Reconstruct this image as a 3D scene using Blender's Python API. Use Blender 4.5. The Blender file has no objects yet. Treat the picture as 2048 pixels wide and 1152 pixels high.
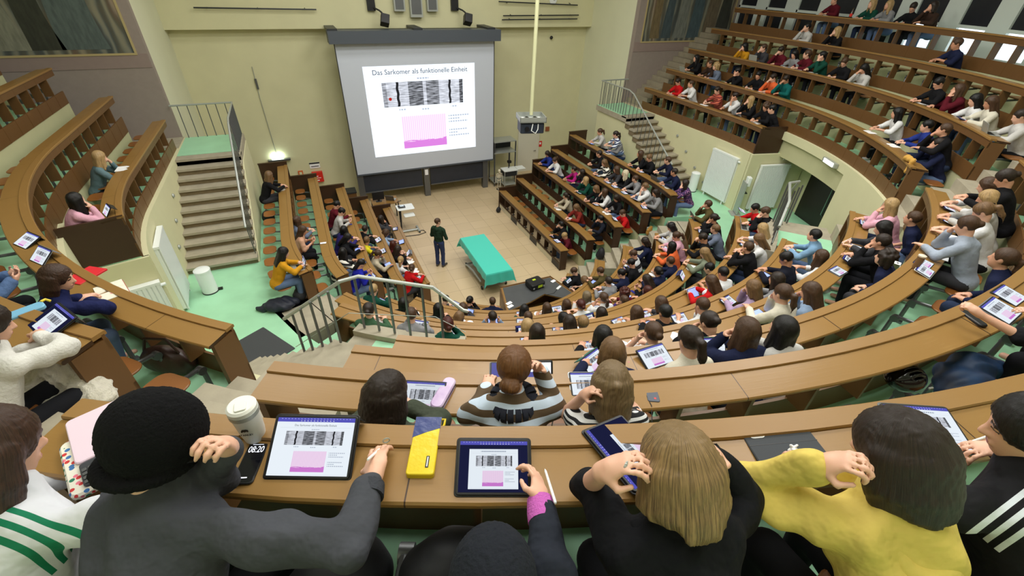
import bpy, math, random, re
import numpy as np
from mathutils import Vector, Matrix
random.seed(7)
SC = bpy.context.scene
COL = SC.collection

# ------------------------------------------------------------------ camera, world, lamps, exposure
def rad(d): return d * math.pi / 180.0
_f, _pi, _ya, _ro = 883.0, rad(35.455), rad(25.39), rad(2.236)
_F = Vector((math.sin(_ya) * math.cos(_pi), math.cos(_ya) * math.cos(_pi), -math.sin(_pi)))
_R0 = Vector((math.cos(_ya), -math.sin(_ya), 0.0)); _U0 = _R0.cross(_F)
_R = _R0 * math.cos(_ro) + _U0 * math.sin(_ro); _U = _U0 * math.cos(_ro) - _R0 * math.sin(_ro)
cam = bpy.data.cameras.new('camera'); cam.sensor_width = 36.0; cam.lens = _f / 2048.0 * 36.0
cam.clip_start = 0.05; cam.clip_end = 200
CAM = bpy.data.objects.new('camera', cam); COL.objects.link(CAM)
CAM.matrix_world = Matrix(((_R.x, _U.x, -_F.x, -4.616), (_R.y, _U.y, -_F.y, -10.98), (_R.z, _U.z, -_F.z, 8.267), (0, 0, 0, 1)))
SC.camera = CAM
vs = SC.view_settings
vs.view_transform = 'Standard'; vs.look = 'None'; vs.gamma = 1.0; vs.use_curve_mapping = False
vs.exposure = 0.0
W = bpy.data.worlds.new('world'); SC.world = W; W.use_nodes = True
W.node_tree.nodes['Background'].inputs[0].default_value = (0.75, 0.85, 1.0, 1)
W.node_tree.nodes['Background'].inputs[1].default_value = 0.13
CEIL = 11.6
def area(loc, sx, sy, power, col=(1, 0.985, 0.95), rot=(0, 0, 0), spread=180):
    l = bpy.data.lights.new('ceiling_light', 'AREA'); l.shape = 'RECTANGLE'; l.size = sx; l.size_y = sy
    l.energy = power; l.color = col; l.spread = rad(spread)
    o = bpy.data.objects.new('ceiling_light', l); COL.objects.link(o); o.location = loc; o.rotation_euler = rot
    return o
LAMPS = [(-4.5, -9.4, 115), (0, -9.8, 125), (3.9, -6.9, 170), (-6.3, -3.5, 150), (-1.8, -5.2, 290), (3.2, -4.6, 270), (7.2, -2.5, 60), (-3.4, 0.2, 210), (1.2, 0.2, 230), (-2.8, 3.4, 130), (2.0, 3.6, 120)]
for x, y, p in LAMPS:
    area((x, y, CEIL - 0.12), 3.2, 1.5, p)

# ------------------------------------------------------------------ materials
def lin(c):
    out = []
    for v in c:
        v = v / 255.0
        out.append(v / 12.92 if v <= 0.04045 else ((v + 0.055) / 1.055) ** 2.4)
    return tuple(out) + (1.0,)
MATS = {}
def nd(nt, t, **kw):
    n = nt.nodes.new(t)
    for k, v in kw.items(): setattr(n, k, v)
    return n
def mat(name, c, rough=0.6, metal=0.0, var=0.0, vscale=6.0, bump=0.0, bscale=60.0, stretch=None, coord='Object', emit=0.0, sheen=0.0, spec=0.5, c2=None, bdist=0.01):
    """principled material; var mixes towards c2 (or a darker tone) with noise"""
    if name in MATS: return MATS[name]
    m = bpy.data.materials.new(name); m.use_nodes = True; nt = m.node_tree; b = nt.nodes['Principled BSDF']
    col = lin(c); b.inputs['Base Color'].default_value = col; b.inputs['Roughness'].default_value = rough; b.inputs['Metallic'].default_value = metal
    b.inputs['Specular IOR Level'].default_value = spec
    if sheen: b.inputs['Sheen Weight'].default_value = sheen
    if emit:
        b.inputs['Emission Color'].default_value = col; b.inputs['Emission Strength'].default_value = emit
    if var or bump:
        tc = nd(nt, 'ShaderNodeTexCoord'); mp = nd(nt, 'ShaderNodeMapping'); nt.links.new(tc.outputs[coord], mp.inputs[0])
        if stretch: mp.inputs['Scale'].default_value = stretch
    if var:
        n = nd(nt, 'ShaderNodeTexNoise'); n.inputs['Scale'].default_value = vscale; n.inputs['Detail'].default_value = 5
        nt.links.new(mp.outputs[0], n.inputs['Vector'])
        r = nd(nt, 'ShaderNodeValToRGB'); r.color_ramp.elements[0].position = 0.32; r.color_ramp.elements[1].position = 0.68
        d = lin(c2) if c2 else tuple(v * (1 - var) for v in col[:3]) + (1,)
        r.color_ramp.elements[0].color = d; r.color_ramp.elements[1].color = col
        nt.links.new(n.outputs['Fac'], r.inputs[0]); nt.links.new(r.outputs[0], b.inputs['Base Color'])
    if bump:
        n2 = nd(nt, 'ShaderNodeTexNoise'); n2.inputs['Scale'].default_value = bscale; n2.inputs['Detail'].default_value = 3
        nt.links.new(mp.outputs[0], n2.inputs['Vector'])
        bp = nd(nt, 'ShaderNodeBump'); bp.inputs['Strength'].default_value = bump; bp.inputs['Distance'].default_value = bdist
        nt.links.new(n2.outputs['Fac'], bp.inputs['Height']); nt.links.new(bp.outputs[0], b.inputs['Normal'])
    MATS[name] = m
    return m
def wood(name, c1, c2, rough=0.3, coord='UV', scale=(1.2, 22, 1), joints=0.0, spec=0.5):
    if name in MATS: return MATS[name]
    m = bpy.data.materials.new(name); m.use_nodes = True; nt = m.node_tree; b = nt.nodes['Principled BSDF']
    tc = nd(nt, 'ShaderNodeTexCoord'); mp = nd(nt, 'ShaderNodeMapping'); nt.links.new(tc.outputs[coord], mp.inputs[0]); mp.inputs['Scale'].default_value = scale
    n = nd(nt, 'ShaderNodeTexNoise'); n.inputs['Scale'].default_value = 2.2; n.inputs['Detail'].default_value = 8; n.inputs['Roughness'].default_value = 0.62; n.inputs['Distortion'].default_value = 0.6
    nt.links.new(mp.outputs[0], n.inputs['Vector'])
    w = nd(nt, 'ShaderNodeTexNoise'); w.inputs['Scale'].default_value = 1.6; w.inputs['Detail'].default_value = 3; nt.links.new(tc.outputs[coord], w.inputs['Vector'])
    ad = nd(nt, 'ShaderNodeMath', operation='MULTIPLY_ADD'); ad.inputs[1].default_value = 0.135; nt.links.new(n.outputs['Fac'], ad.inputs[0])
    m2 = nd(nt, 'ShaderNodeMath', operation='MULTIPLY'); m2.inputs[1].default_value = 0.45; nt.links.new(w.outputs['Fac'], m2.inputs[0]); nt.links.new(m2.outputs[0], ad.inputs[2])
    r = nd(nt, 'ShaderNodeValToRGB'); e = r.color_ramp.elements; e[0].position = 0.36; e[0].color = lin(c2); e[1].position = 0.62; e[1].color = lin(c1)
    nt.links.new(ad.outputs[0], r.inputs[0]); out = r.outputs[0]
    if joints:
        sp = nd(nt, 'ShaderNodeSeparateXYZ'); nt.links.new(tc.outputs['UV'], sp.inputs[0])
        md = nd(nt, 'ShaderNodeMath', operation='MODULO'); md.inputs[1].default_value = joints; nt.links.new(sp.outputs[0], md.inputs[0])
        ab = nd(nt, 'ShaderNodeMath', operation='ABSOLUTE'); nt.links.new(md.outputs[0], ab.inputs[0])
        lt = nd(nt, 'ShaderNodeMath', operation='LESS_THAN'); lt.inputs[1].default_value = 0.006; nt.links.new(ab.outputs[0], lt.inputs[0])
        mx = nd(nt, 'ShaderNodeMixRGB'); mx.inputs[2].default_value = lin((60, 36, 16)); nt.links.new(lt.outputs[0], mx.inputs[0]); nt.links.new(out, mx.inputs[1]); out = mx.outputs[0]
    nt.links.new(out, b.inputs['Base Color'])
    rr = nd(nt, 'ShaderNodeMapRange'); rr.inputs[3].default_value = rough - 0.08; rr.inputs[4].default_value = rough + 0.12; nt.links.new(w.outputs['Fac'], rr.inputs[0]); nt.links.new(rr.outputs[0], b.inputs['Roughness'])
    b.inputs['Specular IOR Level'].default_value = spec
    bp = nd(nt, 'ShaderNodeBump'); bp.inputs['Strength'].default_value = 0.12; bp.inputs['Distance'].default_value = 0.004
    nt.links.new(n.outputs['Fac'], bp.inputs['Height']); nt.links.new(bp.outputs[0], b.inputs['Normal'])
    MATS[name] = m
    return m
M_TOP = wood('oak_worktop', (214, 178, 114), (146, 110, 58), 0.3, joints=2.3)
M_EDGE = wood('oak_ledge', (206, 168, 104), (144, 108, 58), 0.34)
M_PANEL = wood('brown_panel', (156, 112, 64), (104, 72, 38), 0.42, coord='Object', scale=(3, 3, 14))
M_DARK = wood('dark_panel', (92, 62, 36), (58, 37, 20), 0.42, coord='Object', scale=(3, 3, 14))
M_SEAT = wood('seat_wood', (194, 132, 70), (140, 88, 40), 0.35, coord='Object', scale=(4, 26, 4))
M_YEL = mat('yellow_plaster', (212, 208, 168), 0.8, var=0.05, vscale=1.5, bump=0.05, bscale=120)
M_CREAM = mat('cream_plaster', (218, 219, 190), 0.8, var=0.04, vscale=1.0)
M_MAUVE = mat('mauve_plaster', (150, 137, 128), 0.9, var=0.06, vscale=8, bump=0.08)
M_CONC = mat('concrete', (172, 163, 142), 0.75, var=0.16, vscale=5, bump=0.1, bscale=40)
M_GREEN = mat('green_linoleum', (166, 222, 182), 0.42, var=0.10, vscale=2.2)
M_METAL = mat('painted_steel', (172, 176, 170), 0.4, 0.35)
M_DKMET = mat('dark_steel', (58, 60, 62), 0.45, 0.5)
M_GRMET = mat('grey_steel', (112, 114, 116), 0.4, 0.7)
M_WHITE = mat('white_enamel', (232, 236, 234), 0.35)
M_BLACK = mat('black_plastic', (22, 22, 25), 0.4)
M_PAPER = mat('paper', (240, 240, 240), 0.8)
M_RED = mat('red_paint', (214, 40, 30), 0.4)

# ------------------------------------------------------------------ mesh builder
def tag(o, label=None, cat=None, group=None, kind=None):
    if label: o['label'] = label
    if cat: o['category'] = cat
    if group: o['group'] = group
    if kind: o['kind'] = kind
    return o
def empty(name, loc=(0, 0, 0), rz=0.0):
    o = bpy.data.objects.new(name, None); COL.objects.link(o); o.location = loc; o.rotation_euler = (0, 0, rz); o.empty_display_size = 0.1
    return o
def link(name, me, parent=None, loc=None, rot=None):
    o = bpy.data.objects.new(name, me); COL.objects.link(o)
    if parent: o.parent = parent
    if loc is not None: o.location = loc
    if rot is not None: o.rotation_euler = rot
    return o
class MB:
    def __init__(s): s.v = []; s.f = []; s.uv = []; s.mi = []
    def face(s, idx, uv=None, mi=0): s.f.append(tuple(idx)); s.uv.append(uv); s.mi.append(mi)
    def add(s, vs, fs, mi=0):
        b = len(s.v); s.v += [tuple(p) for p in vs]
        for f in fs: s.face([b + i for i in f], None, mi)
        return s
    def box(s, lo, hi, M=None, mi=0):
        x0, y0, z0 = lo; x1, y1, z1 = hi
        vs = [(x0, y0, z0), (x1, y0, z0), (x1, y1, z0), (x0, y1, z0), (x0, y0, z1), (x1, y0, z1), (x1, y1, z1), (x0, y1, z1)]
        if M is not None: vs = [M @ Vector(p) for p in vs]
        return s.add(vs, [(3, 2, 1, 0), (4, 5, 6, 7), (0, 1, 5, 4), (1, 2, 6, 5), (2, 3, 7, 6), (3, 0, 4, 7)], mi)
    def rbox(s, lo, hi, r, M=None, mi=0, seg=4, axis=2):
        """box with rounded vertical corners and a small chamfer"""
        x0, y0, z0 = lo; x1, y1, z1 = hi; r = min(r, (x1 - x0) / 2 - 1e-4, (y1 - y0) / 2 - 1e-4); c = min(0.25 * r, (z1 - z0) * 0.3)
        ring = []
        for cx, cy, a0 in ((x1 - r, y1 - r, 0), (x0 + r, y1 - r, 90), (x0 + r, y0 + r, 180), (x1 - r, y0 + r, 270)):
            for k in range(seg + 1):
                a = rad(a0 + 90 * k / seg); ring.append((cx, cy, math.cos(a), math.sin(a)))
        n = len(ring); vs = []
        for z, q in ((z0, r - c), (z0 + c, r), (z1 - c, r), (z1, r - c)):
            vs += [(cx + q * ca, cy + q * sa, z) for cx, cy, ca, sa in ring]
        if M is not None: vs = [M @ Vector(p) for p in vs]
        fs = [tuple(range(n - 1, -1, -1)), tuple(range(3 * n, 4 * n))]
        for l in range(3):
            for i in range(n):
                j = (i + 1) % n; fs.append((l * n + i, l * n + j, (l + 1) * n + j, (l + 1) * n + i))
        return s.add(vs, fs, mi)
    def tube(s, pts, r, seg=10, mi=0, caps=True):
        pts = [Vector(p) for p in pts]; rs = r if isinstance(r, (list, tuple)) else [r] * len(pts); b = len(s.v); up = None
        for i, p in enumerate(pts):
            t = (pts[min(i + 1, len(pts) - 1)] - pts[max(i - 1, 0)]).normalized()
            if up is None:
                up = Vector((0, 0, 1)) if abs(t.z) < 0.9 else Vector((1, 0, 0))
            u = (up - t * up.dot(t))
            if u.length < 1e-6: u = Vector((1, 0, 0)) - t * t.x
            u.normalize(); w = t.cross(u); up = u
            for k in range(seg):
                a = 2 * math.pi * k / seg; s.v.append(tuple(p + (u * math.cos(a) + w * math.sin(a)) * rs[i]))
        for i in range(len(pts) - 1):
            for k in range(seg):
                j = (k + 1) % seg; s.face((b + i * seg + k, b + i * seg + j, b + (i + 1) * seg + j, b + (i + 1) * seg + k), None, mi)
        if caps:
            s.face([b + k for k in range(seg - 1, -1, -1)], None, mi); e = b + (len(pts) - 1) * seg; s.face([e + k for k in range(seg)], None, mi)
        return s
    def lathe(s, prof, seg=24, M=None, mi=0):
        b = len(s.v); n = len(prof)
        for k in range(seg):
            a = 2 * math.pi * k / seg
            for r, z in prof:
                p = Vector((r * math.cos(a), r * math.sin(a), z)); s.v.append(tuple(M @ p if M is not None else p))
        for k in range(seg):
            j = (k + 1) % seg
            for i in range(n - 1): s.face((b + k * n + i, b + j * n + i, b + j * n + i + 1, b + k * n + i + 1), None, mi)
        if prof[0][0] > 1e-6: s.face([b + k * n for k in range(seg - 1, -1, -1)], None, mi)
        if prof[-1][0] > 1e-6: s.face([b + k * n + n - 1 for k in range(seg)], None, mi)
        return s
    def prism(s, poly, z0, z1, M=None, mi=0):
        n = len(poly); vs = [(x, y, z0) for x, y in poly] + [(x, y, z1) for x, y in poly]
        if M is not None: vs = [M @ Vector(p) for p in vs]
        fs = [tuple(range(n - 1, -1, -1)), tuple(range(n, 2 * n))] + [(i, (i + 1) % n, n + (i + 1) % n, n + i) for i in range(n)]
        return s.add(vs, fs, mi)
    def ball(s, c, r, seg=14, rings=9, M=None, mi=0):
        rx, ry, rz = r if isinstance(r, (tuple, list)) else (r, r, r)
        b = len(s.v); vs = []
        for i in range(rings + 1):
            t = math.pi * i / rings
            for k in range(seg):
                a = 2 * math.pi * k / seg; p = Vector((c[0] + rx * math.sin(t) * math.cos(a), c[1] + ry * math.sin(t) * math.sin(a), c[2] + rz * math.cos(t)))
                vs.append(M @ p if M is not None else p)
        fs = []
        for i in range(rings):
            for k in range(seg):
                j = (k + 1) % seg; fs.append((i * seg + k, (i + 1) * seg + k, (i + 1) * seg + j, i * seg + j))
        return s.add(vs, fs, mi)
    def quad_uv(s, pts, mi=0):
        b = len(s.v); s.v += [tuple(p) for p in pts]; s.face((b, b + 1, b + 2, b + 3), [(0, 0), (1, 0), (1, 1), (0, 1)], mi); return s
    def mesh(s, name, mats, smooth=False, angle=40):
        me = bpy.data.meshes.new(name); me.from_pydata(s.v, [], s.f)
        for m in (mats if isinstance(mats, (list, tuple)) else [mats]): me.materials.append(m)
        if any(s.mi): me.polygons.foreach_set('material_index', s.mi)
        if any(u is not None for u in s.uv):
            ul = me.uv_layers.new(name='UVMap'); k = 0; dat = np.zeros(len(me.loops) * 2)
            for f, u in zip(s.f, s.uv):
                for q in range(len(f)):
                    if u is not None: dat[2 * k], dat[2 * k + 1] = u[q]
                    k += 1
            ul.data.foreach_set('uv', dat)
        if smooth:
            me.shade_smooth()
            try: me.set_sharp_from_angle(angle=rad(angle))
            except Exception: pass
        me.update()
        return me
    def build(s, name, mats, parent=None, smooth=False, angle=40): return link(name, s.mesh(name, mats, smooth, angle), parent)

# ------------------------------------------------------------------ the horseshoe of desk rows
RR = [0, 2.30, 3.08, 3.82, 4.65, 5.47, 6.32, 7.155, 8.06, 8.955, 9.87, 10.80, 11.75]
ZZ = [0, 0.80, 1.25, 1.83, 2.31, 2.84, 3.485, 4.08, 4.755, 5.41, 6.09, 6.77, 7.47]
FL = [0] + [z - 0.78 for z in ZZ[1:]]
RR.append(12.75); FL.append(7.4)
def UA(R, deg): return R * rad(deg)                                   # signed arc length from the axis
def UY(R, y, side): return side * (R * math.pi / 2 + y)
def pt(R, u, dr=0.0):
    q = R * math.pi / 2
    if abs(u) <= q:
        a = u / R; n = (math.sin(a), -math.cos(a)); return ((R + dr) * n[0], (R + dr) * n[1]), n
    sd = 1 if u > 0 else -1
    return (sd * (R + dr), abs(u) - q), (sd * 1.0, 0.0)
def usteps(R, u0, u1, step=0.16):
    q = R * math.pi / 2; us = {u0, u1}
    for a in (-q, q):
        if u0 < a < u1: us.add(a)
    us = sorted(us); out = []
    for a, b in zip(us, us[1:]):
        st = 5.0 if (a >= q - 1e-6 or b <= -q + 1e-6) else step * max(1, R / 5)
        n = max(1, int(math.ceil((b - a) / st))); out += [a + (b - a) * i / n for i in range(n)]
    return out + [u1]
def sweep(mb, R, u0, u1, prof, mi=0, mis=None):
    """closed profile [(dr,z)..] swept along the row; profile runs counter-clockwise seen along +u"""
    us = usteps(R, u0, u1); n = len(prof); b = len(mb.v)
    per = [0.0]
    for i in range(n):
        a, c = prof[i], prof[(i + 1) % n]; per.append(per[-1] + math.hypot(c[0] - a[0], c[1] - a[1]))
    for u in us:
        for dr, z in prof:
            (x, y), _ = pt(R, u, dr); mb.v.append((x, y, z))
    for k in range(len(us) - 1):
        for i in range(n):
            j = (i + 1) % n
            mb.face((b + k * n + j, b + k * n + i, b + (k + 1) * n + i, b + (k + 1) * n + j), [(us[k], per[i + 1]), (us[k], per[i]), (us[k + 1], per[i]), (us[k + 1], per[i + 1])], (mis[i] if mis else mi))
    mb.face([b + i for i in range(n)], None, mi); e = b + (len(us) - 1) * n; mb.face([e + i for i in range(n - 1, -1, -1)], None, mi)
    return mb
def rect(a, b, z0, z1): return [(a, z0), (b, z0), (b, z1), (a, z1)]
def frame_at(R, u, dr, z):
    """matrix: local +x along the row, +y towards the stage, origin on the row"""
    (x, y), n = pt(R, u, dr)
    return Matrix(((-n[1], -n[0], 0, x), (n[0], -n[1], 0, y), (0, 0, 1, z), (0, 0, 0, 1)))
# ------------------------------------------------------------------ the room
def struct(name, mb, m, smooth=False): return tag(mb.build(name, m, smooth=smooth), kind='structure')
def wallbox(name, lo, hi, m): return struct(name, MB().box(lo, hi), m)
# stage floor: large beige tiles
mt = bpy.data.materials.new('stage_tiles'); mt.use_nodes = True; _n = mt.node_tree; _b = _n.nodes['Principled BSDF']
_tc = nd(_n, 'ShaderNodeTexCoord'); _br = nd(_n, 'ShaderNodeTexBrick'); _br.offset = 0.0
_n.links.new(_tc.outputs['Object'], _br.inputs['Vector'])
_br.inputs['Scale'].default_value = 1.0; _br.inputs['Brick Width'].default_value = 0.62; _br.inputs['Row Height'].default_value = 0.62; _br.inputs['Mortar Size'].default_value = 0.006
_br.inputs['Color1'].default_value = lin((204, 182, 146)); _br.inputs['Color2'].default_value = lin((196, 174, 138)); _br.inputs['Mortar'].default_value = lin((162, 142, 112))
_n.links.new(_br.outputs['Color'], _b.inputs['Base Color']); _b.inputs['Roughness'].default_value = 0.38
wallbox('floor', (-8.2, -7.2, -0.12), (8.2, 9.0, 0.0), mt)
# front wall: recess with an upper wall set forward, side returns, mural walls
wallbox('wall_front', (-8.3, 8.80, 0), (8.3, 9.0, 6.9), M_YEL)
wallbox('wall_front_upper', (-8.3, 8.40, 6.44), (8.3, 8.8, CEIL), M_YEL)
wallbox('wall_return_left', (-8.35, 5.42, 0), (-8.07, 8.9, CEIL), M_CREAM)
wallbox('wall_return_right', (8.0, 5.42, 0), (8.28, 8.9, CEIL), M_CREAM)
wallbox('wall_mural_left', (-15.2, 5.20, 2.0), (-8.07, 5.42, CEIL), M_MAUVE)
wallbox('wall_mural_right', (8.0, 5.20, 2.0), (15.2, 5.42, CEIL), M_MAUVE)
M_MAUVE2 = mat('mauve_band', (146, 128, 120), 0.9, var=0.05)
for sd, x0, x1 in (('left', -15.0, -8.09), ('right', 8.02, 15.0)):
    wallbox('trim_' + ('1' if sd == 'left' else '2'), (x0, 5.185, 5.86), (x1, 5.2, 6.2), M_MAUVE2)
    xa, xb = (x0, -8.33) if sd == 'left' else (8.3, x1)
# ceiling and the rear horseshoe wall with windows
wallbox('ceiling', (-15.3, -15.3, CEIL), (15.3, 9.1, CEIL + 0.2), mat('ceiling_white', (235, 235, 228), 0.9))
RB = 13.1
mw = MB()
sweep(mw, RB, UA(RB, -90) - 5.3, UA(RB, 30), rect(0, 0.2, 5.9, CEIL)); sweep(mw, RB, UA(RB, 30), UA(RB, 90) + 5.3, rect(0, 0.2, 5.9, 6.75)); sweep(mw, RB, UA(RB, 30), UA(RB, 90) + 5.3, rect(0, 0.2, 10.4, CEIL))
struct('wall_rear', mw, M_CREAM)
M_SILL = mat('window_frame', (205, 212, 205), 0.5); M_BLIND = mat('dark_blind', (20, 22, 30), 0.5); M_DAY = mat('daylight_pane', (226, 238, 250), 0.3, emit=1.6)
wn = 0; u = UA(RB, 30); uend = UA(RB, 90) + 5.3
while u < uend - 1.0:
    wn += 1; ww = 1.35; root = empty('window_%d' % wn); tag(root, kind='structure')
    fr = MB()
    for a, b_, z0, z1 in ((u, u + 0.5, 6.75, 10.4), (u + ww - 0.06, u + ww, 6.75, 10.4), (u + 0.5, u + ww, 6.75, 6.83), (u + 0.5, u + ww, 7.42, 7.5)):
        sweep(fr, RB, a, b_, rect(0.0, 0.2, z0, z1))
    fr.build('frame', M_SILL, root)
    sweep(MB(), RB, u + 0.5, u + ww - 0.06, rect(0.1, 0.12, 6.83, 7.42)).build('pane', M_DAY if u < UA(RB, 80) else M_BLIND, root)
    sweep(MB(), RB, u + 0.5, u + ww - 0.06, rect(0.06, 0.1, 7.5, 10.4)).build('blind', M_BLIND, root)
    u += ww
# murals: generic painted figures and drapery, flat panels on the mauve walls
mm = bpy.data.materials.new('mural_paint'); mm.use_nodes = True; _n = mm.node_tree; _b = _n.nodes['Principled BSDF']; _b.inputs['Roughness'].default_value = 0.85
_tc = nd(_n, 'ShaderNodeTexCoord'); _mp = nd(_n, 'ShaderNodeMapping'); _mp.inputs['Scale'].default_value = (1.0, 1.0, 0.32); _n.links.new(_tc.outputs['Object'], _mp.inputs[0])
_wv = nd(_n, 'ShaderNodeTexWave'); _wv.bands_direction = 'X'; _wv.inputs['Scale'].default_value = 1.1; _wv.inputs['Distortion'].default_value = 9.0; _wv.inputs['Detail'].default_value = 3.0; _wv.inputs['Detail Scale'].default_value = 1.3
_no = nd(_n, 'ShaderNodeTexNoise'); _no.inputs['Scale'].default_value = 1.4; _no.inputs['Detail'].default_value = 4
_n.links.new(_mp.outputs[0], _wv.inputs['Vector']); _n.links.new(_mp.outputs[0], _no.inputs['Vector'])
_r1 = nd(_n, 'ShaderNodeValToRGB'); _cr = _r1.color_ramp; _cr.elements[0].color = lin((44, 46, 40)); _cr.elements[1].color = lin((150, 146, 122))
for p, c in ((0.35, (66, 68, 60)), (0.6, (98, 104, 98))): _cr.elements.new(p).color = lin(c)
_r2 = nd(_n, 'ShaderNodeValToRGB'); _cr = _r2.color_ramp; _cr.elements[0].position = 0.3; _cr.elements[0].color = lin((52, 52, 42)); _cr.elements[1].position = 0.72; _cr.elements[1].color = lin((148, 112, 90))
for p, c in ((0.45, (84, 92, 92)), (0.58, (120, 112, 88))): _cr.elements.new(p).color = lin(c)
_mx = nd(_n, 'ShaderNodeMixRGB'); _mx.inputs[0].default_value = 0.5
_n.links.new(_wv.outputs['Fac'], _r1.inputs[0]); _n.links.new(_no.outputs['Fac'], _r2.inputs[0]); _n.links.new(_r1.outputs[0], _mx.inputs[1]); _n.links.new(_r2.outputs[0], _mx.inputs[2]); _n.links.new(_mx.outputs[0], _b.inputs['Base Color'])
M_GILT = mat('ochre_border', (178, 160, 112), 0.7)
def figure_col(c): return mat('mural_' + '_'.join(map(str, c)), c, 0.85, var=0.35, vscale=5, stretch=(3, 3, 0.7))
def mural(x0, x1, label, figs):
    z0, z1 = 6.22, 10.6; root = empty('mural', ((x0 + x1) / 2, 5.2, z0)); tag(root, label, 'mural'); cx = (x0 + x1) / 2
    MB().box((x0 - cx, -0.02, 0), (x1 - cx, -0.002, z1 - z0)).build('painted_panel', mm, root)
    fr = MB()
    for a, b, c, d in ((x0, x1, -0.05, 0.0), (x0, x1, z1 - z0, z1 - z0 + 0.05), (x0 - 0.05, x0, -0.05, z1 - z0 + 0.05), (x1, x1 + 0.05, -0.05, z1 - z0 + 0.05)): fr.box((a - cx, -0.03, c), (b - cx, -0.002, d))
    fr.build('border', M_GILT, root)
    for fx, w, h, c in figs:                                          # robed figures, painted flat
        m = MB(); n = 12; poly = []
        for k in range(n + 1): t = k / n; poly.append((fx - cx + w * (0.5 - 0.28 * t) * (1 + 0.12 * math.sin(7 * t + fx)), 0.1 + h * t))
        for k in range(n, -1, -1): t = k / n; poly.append((fx - cx - w * (0.5 - 0.28 * t) * (1 + 0.12 * math.sin(6 * t + 2 * fx)), 0.1 + h * t))
        M = Matrix(((1, 0, 0, 0), (0, 0, 1, 0), (0, 1, 0, 0), (0, 0, 0, 1)))
        m.prism(poly, -0.024, -0.021, M); m.build('painted_figure', figure_col(c), root)
mural(-12.9, -8.35, 'wide dark mural of robed figures above the empty gallery benches', [(-12.3, 0.9, 2.8, (132, 130, 116)), (-11.4, 0.55, 2.6, (150, 104, 84)), (-10.9, 0.9, 3.0, (138, 138, 120)), (-10.1, 0.7, 2.2, (58, 60, 48)), (-9.3, 1.0, 3.6, (92, 104, 100))])
mural(8.35, 12.9, 'dark mural of robed figures beside the crowded window-side gallery', [(8.9, 0.5, 1.8, (120, 104, 72)), (9.5, 0.5, 2.4, (70, 84, 88)), (10.2, 0.6, 2.6, (120, 124, 116)), (10.9, 0.7, 2.3, (74, 92, 98)), (11.7, 0.7, 2.4, (110, 98, 78)), (12.4, 0.7, 2.5, (60, 60, 52))])

# ------------------------------------------------------------------ tiers, risers, walls under the galleries
M_RISER = mat('riser_plaster', (190, 187, 146), 0.8, var=0.06, vscale=2)
def tier(R0, R1, u0, u1, z, zlow, t=0.2, nose=True, Rref=None):
    """green walking surface with the plastered riser at its stage side"""
    mb = MB(); w = R1 - R0; R = R0
    sweep(mb, R, u0, u1, [(0.0, zlow), (0.07, zlow), (0.07, z - t), (w, z - t), (w, z), (0.0, z)], mis=[1, 1, 1, 1, 0, 1])
    struct('floor', mb, [M_GREEN, M_RISER])
YF = 5.15
AL = {1: (81, 86), 2: (78, 80.5), 3: (73, 75.5), 4: (72.5, 75.2), 5: (70.5, 75.5)}     # lower blocks: aisle ends in degrees (mural side, radiator side)
for k in range(2, 6):
    R0, R1 = RR[k], RR[k + 1]
    tier(R0, R1, UY(R0, YF, -1), UA(R0, -AL[k][0]), FL[k], FL[k - 1] - 0.1)
    tier(R0, R1, UA(R0, AL[k][1]), UY(R0, YF, 1), FL[k], FL[k - 1] - 0.1)
CA = {1: (-58, 58), 2: (-56, 58), 3: (-54, 58), 4: (-54, 58.3), 5: (-57, 58.5), 6: (-48, 49.4), 7: (-26, 31.5), 8: (-31, 35.2), 9: (-31.2, 35.9), 10: (-31.5, 36), 11: (-32, 36), 12: (-32, 36)}
for k in range(2, 13):
    a0, a1 = CA[k]; tier(RR[k], RR[k + 1], UA(RR[k], a0), UA(RR[k], a1), FL[k], FL[k - 1] - 0.1)
# cross aisles behind the lower blocks, out to the gallery walls
for sd in (-1, 1):
    R0 = RR[6]; e = CA[6][0] if sd < 0 else CA[6][1]
    mb = MB(); u0, u1 = sorted((UA(R0, e), UY(R0, 5.2, sd))); rw = 2.66
    sweep(mb, R0, u0, u1, rect(0.0, rw, 1.5, FL[5])); struct('floor', mb, M_GREEN)
    mb = MB(); u0, u1 = sorted((UA(R0, 33 * sd), UA(R0, e)))
    sweep(mb, RR[7], *sorted((UA(RR[7], (26 if sd < 0 else 31.5) * sd), UA(RR[7], e))), rect(0.0, 1.83, 1.5, FL[5])); struct('floor', mb, M_GREEN)
    R8 = 7.96
    mb = MB(); sweep(mb, R8, *sorted((UA(R8, (74 if sd < 0 else 77.7) * sd), UY(R8, 5.2, sd))), rect(0, 0.1, 1.9, FL[8] - 0.02)); struct('wall_gallery_%s' % ('left' if sd < 0 else 'right'), mb, M_YEL)
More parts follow.
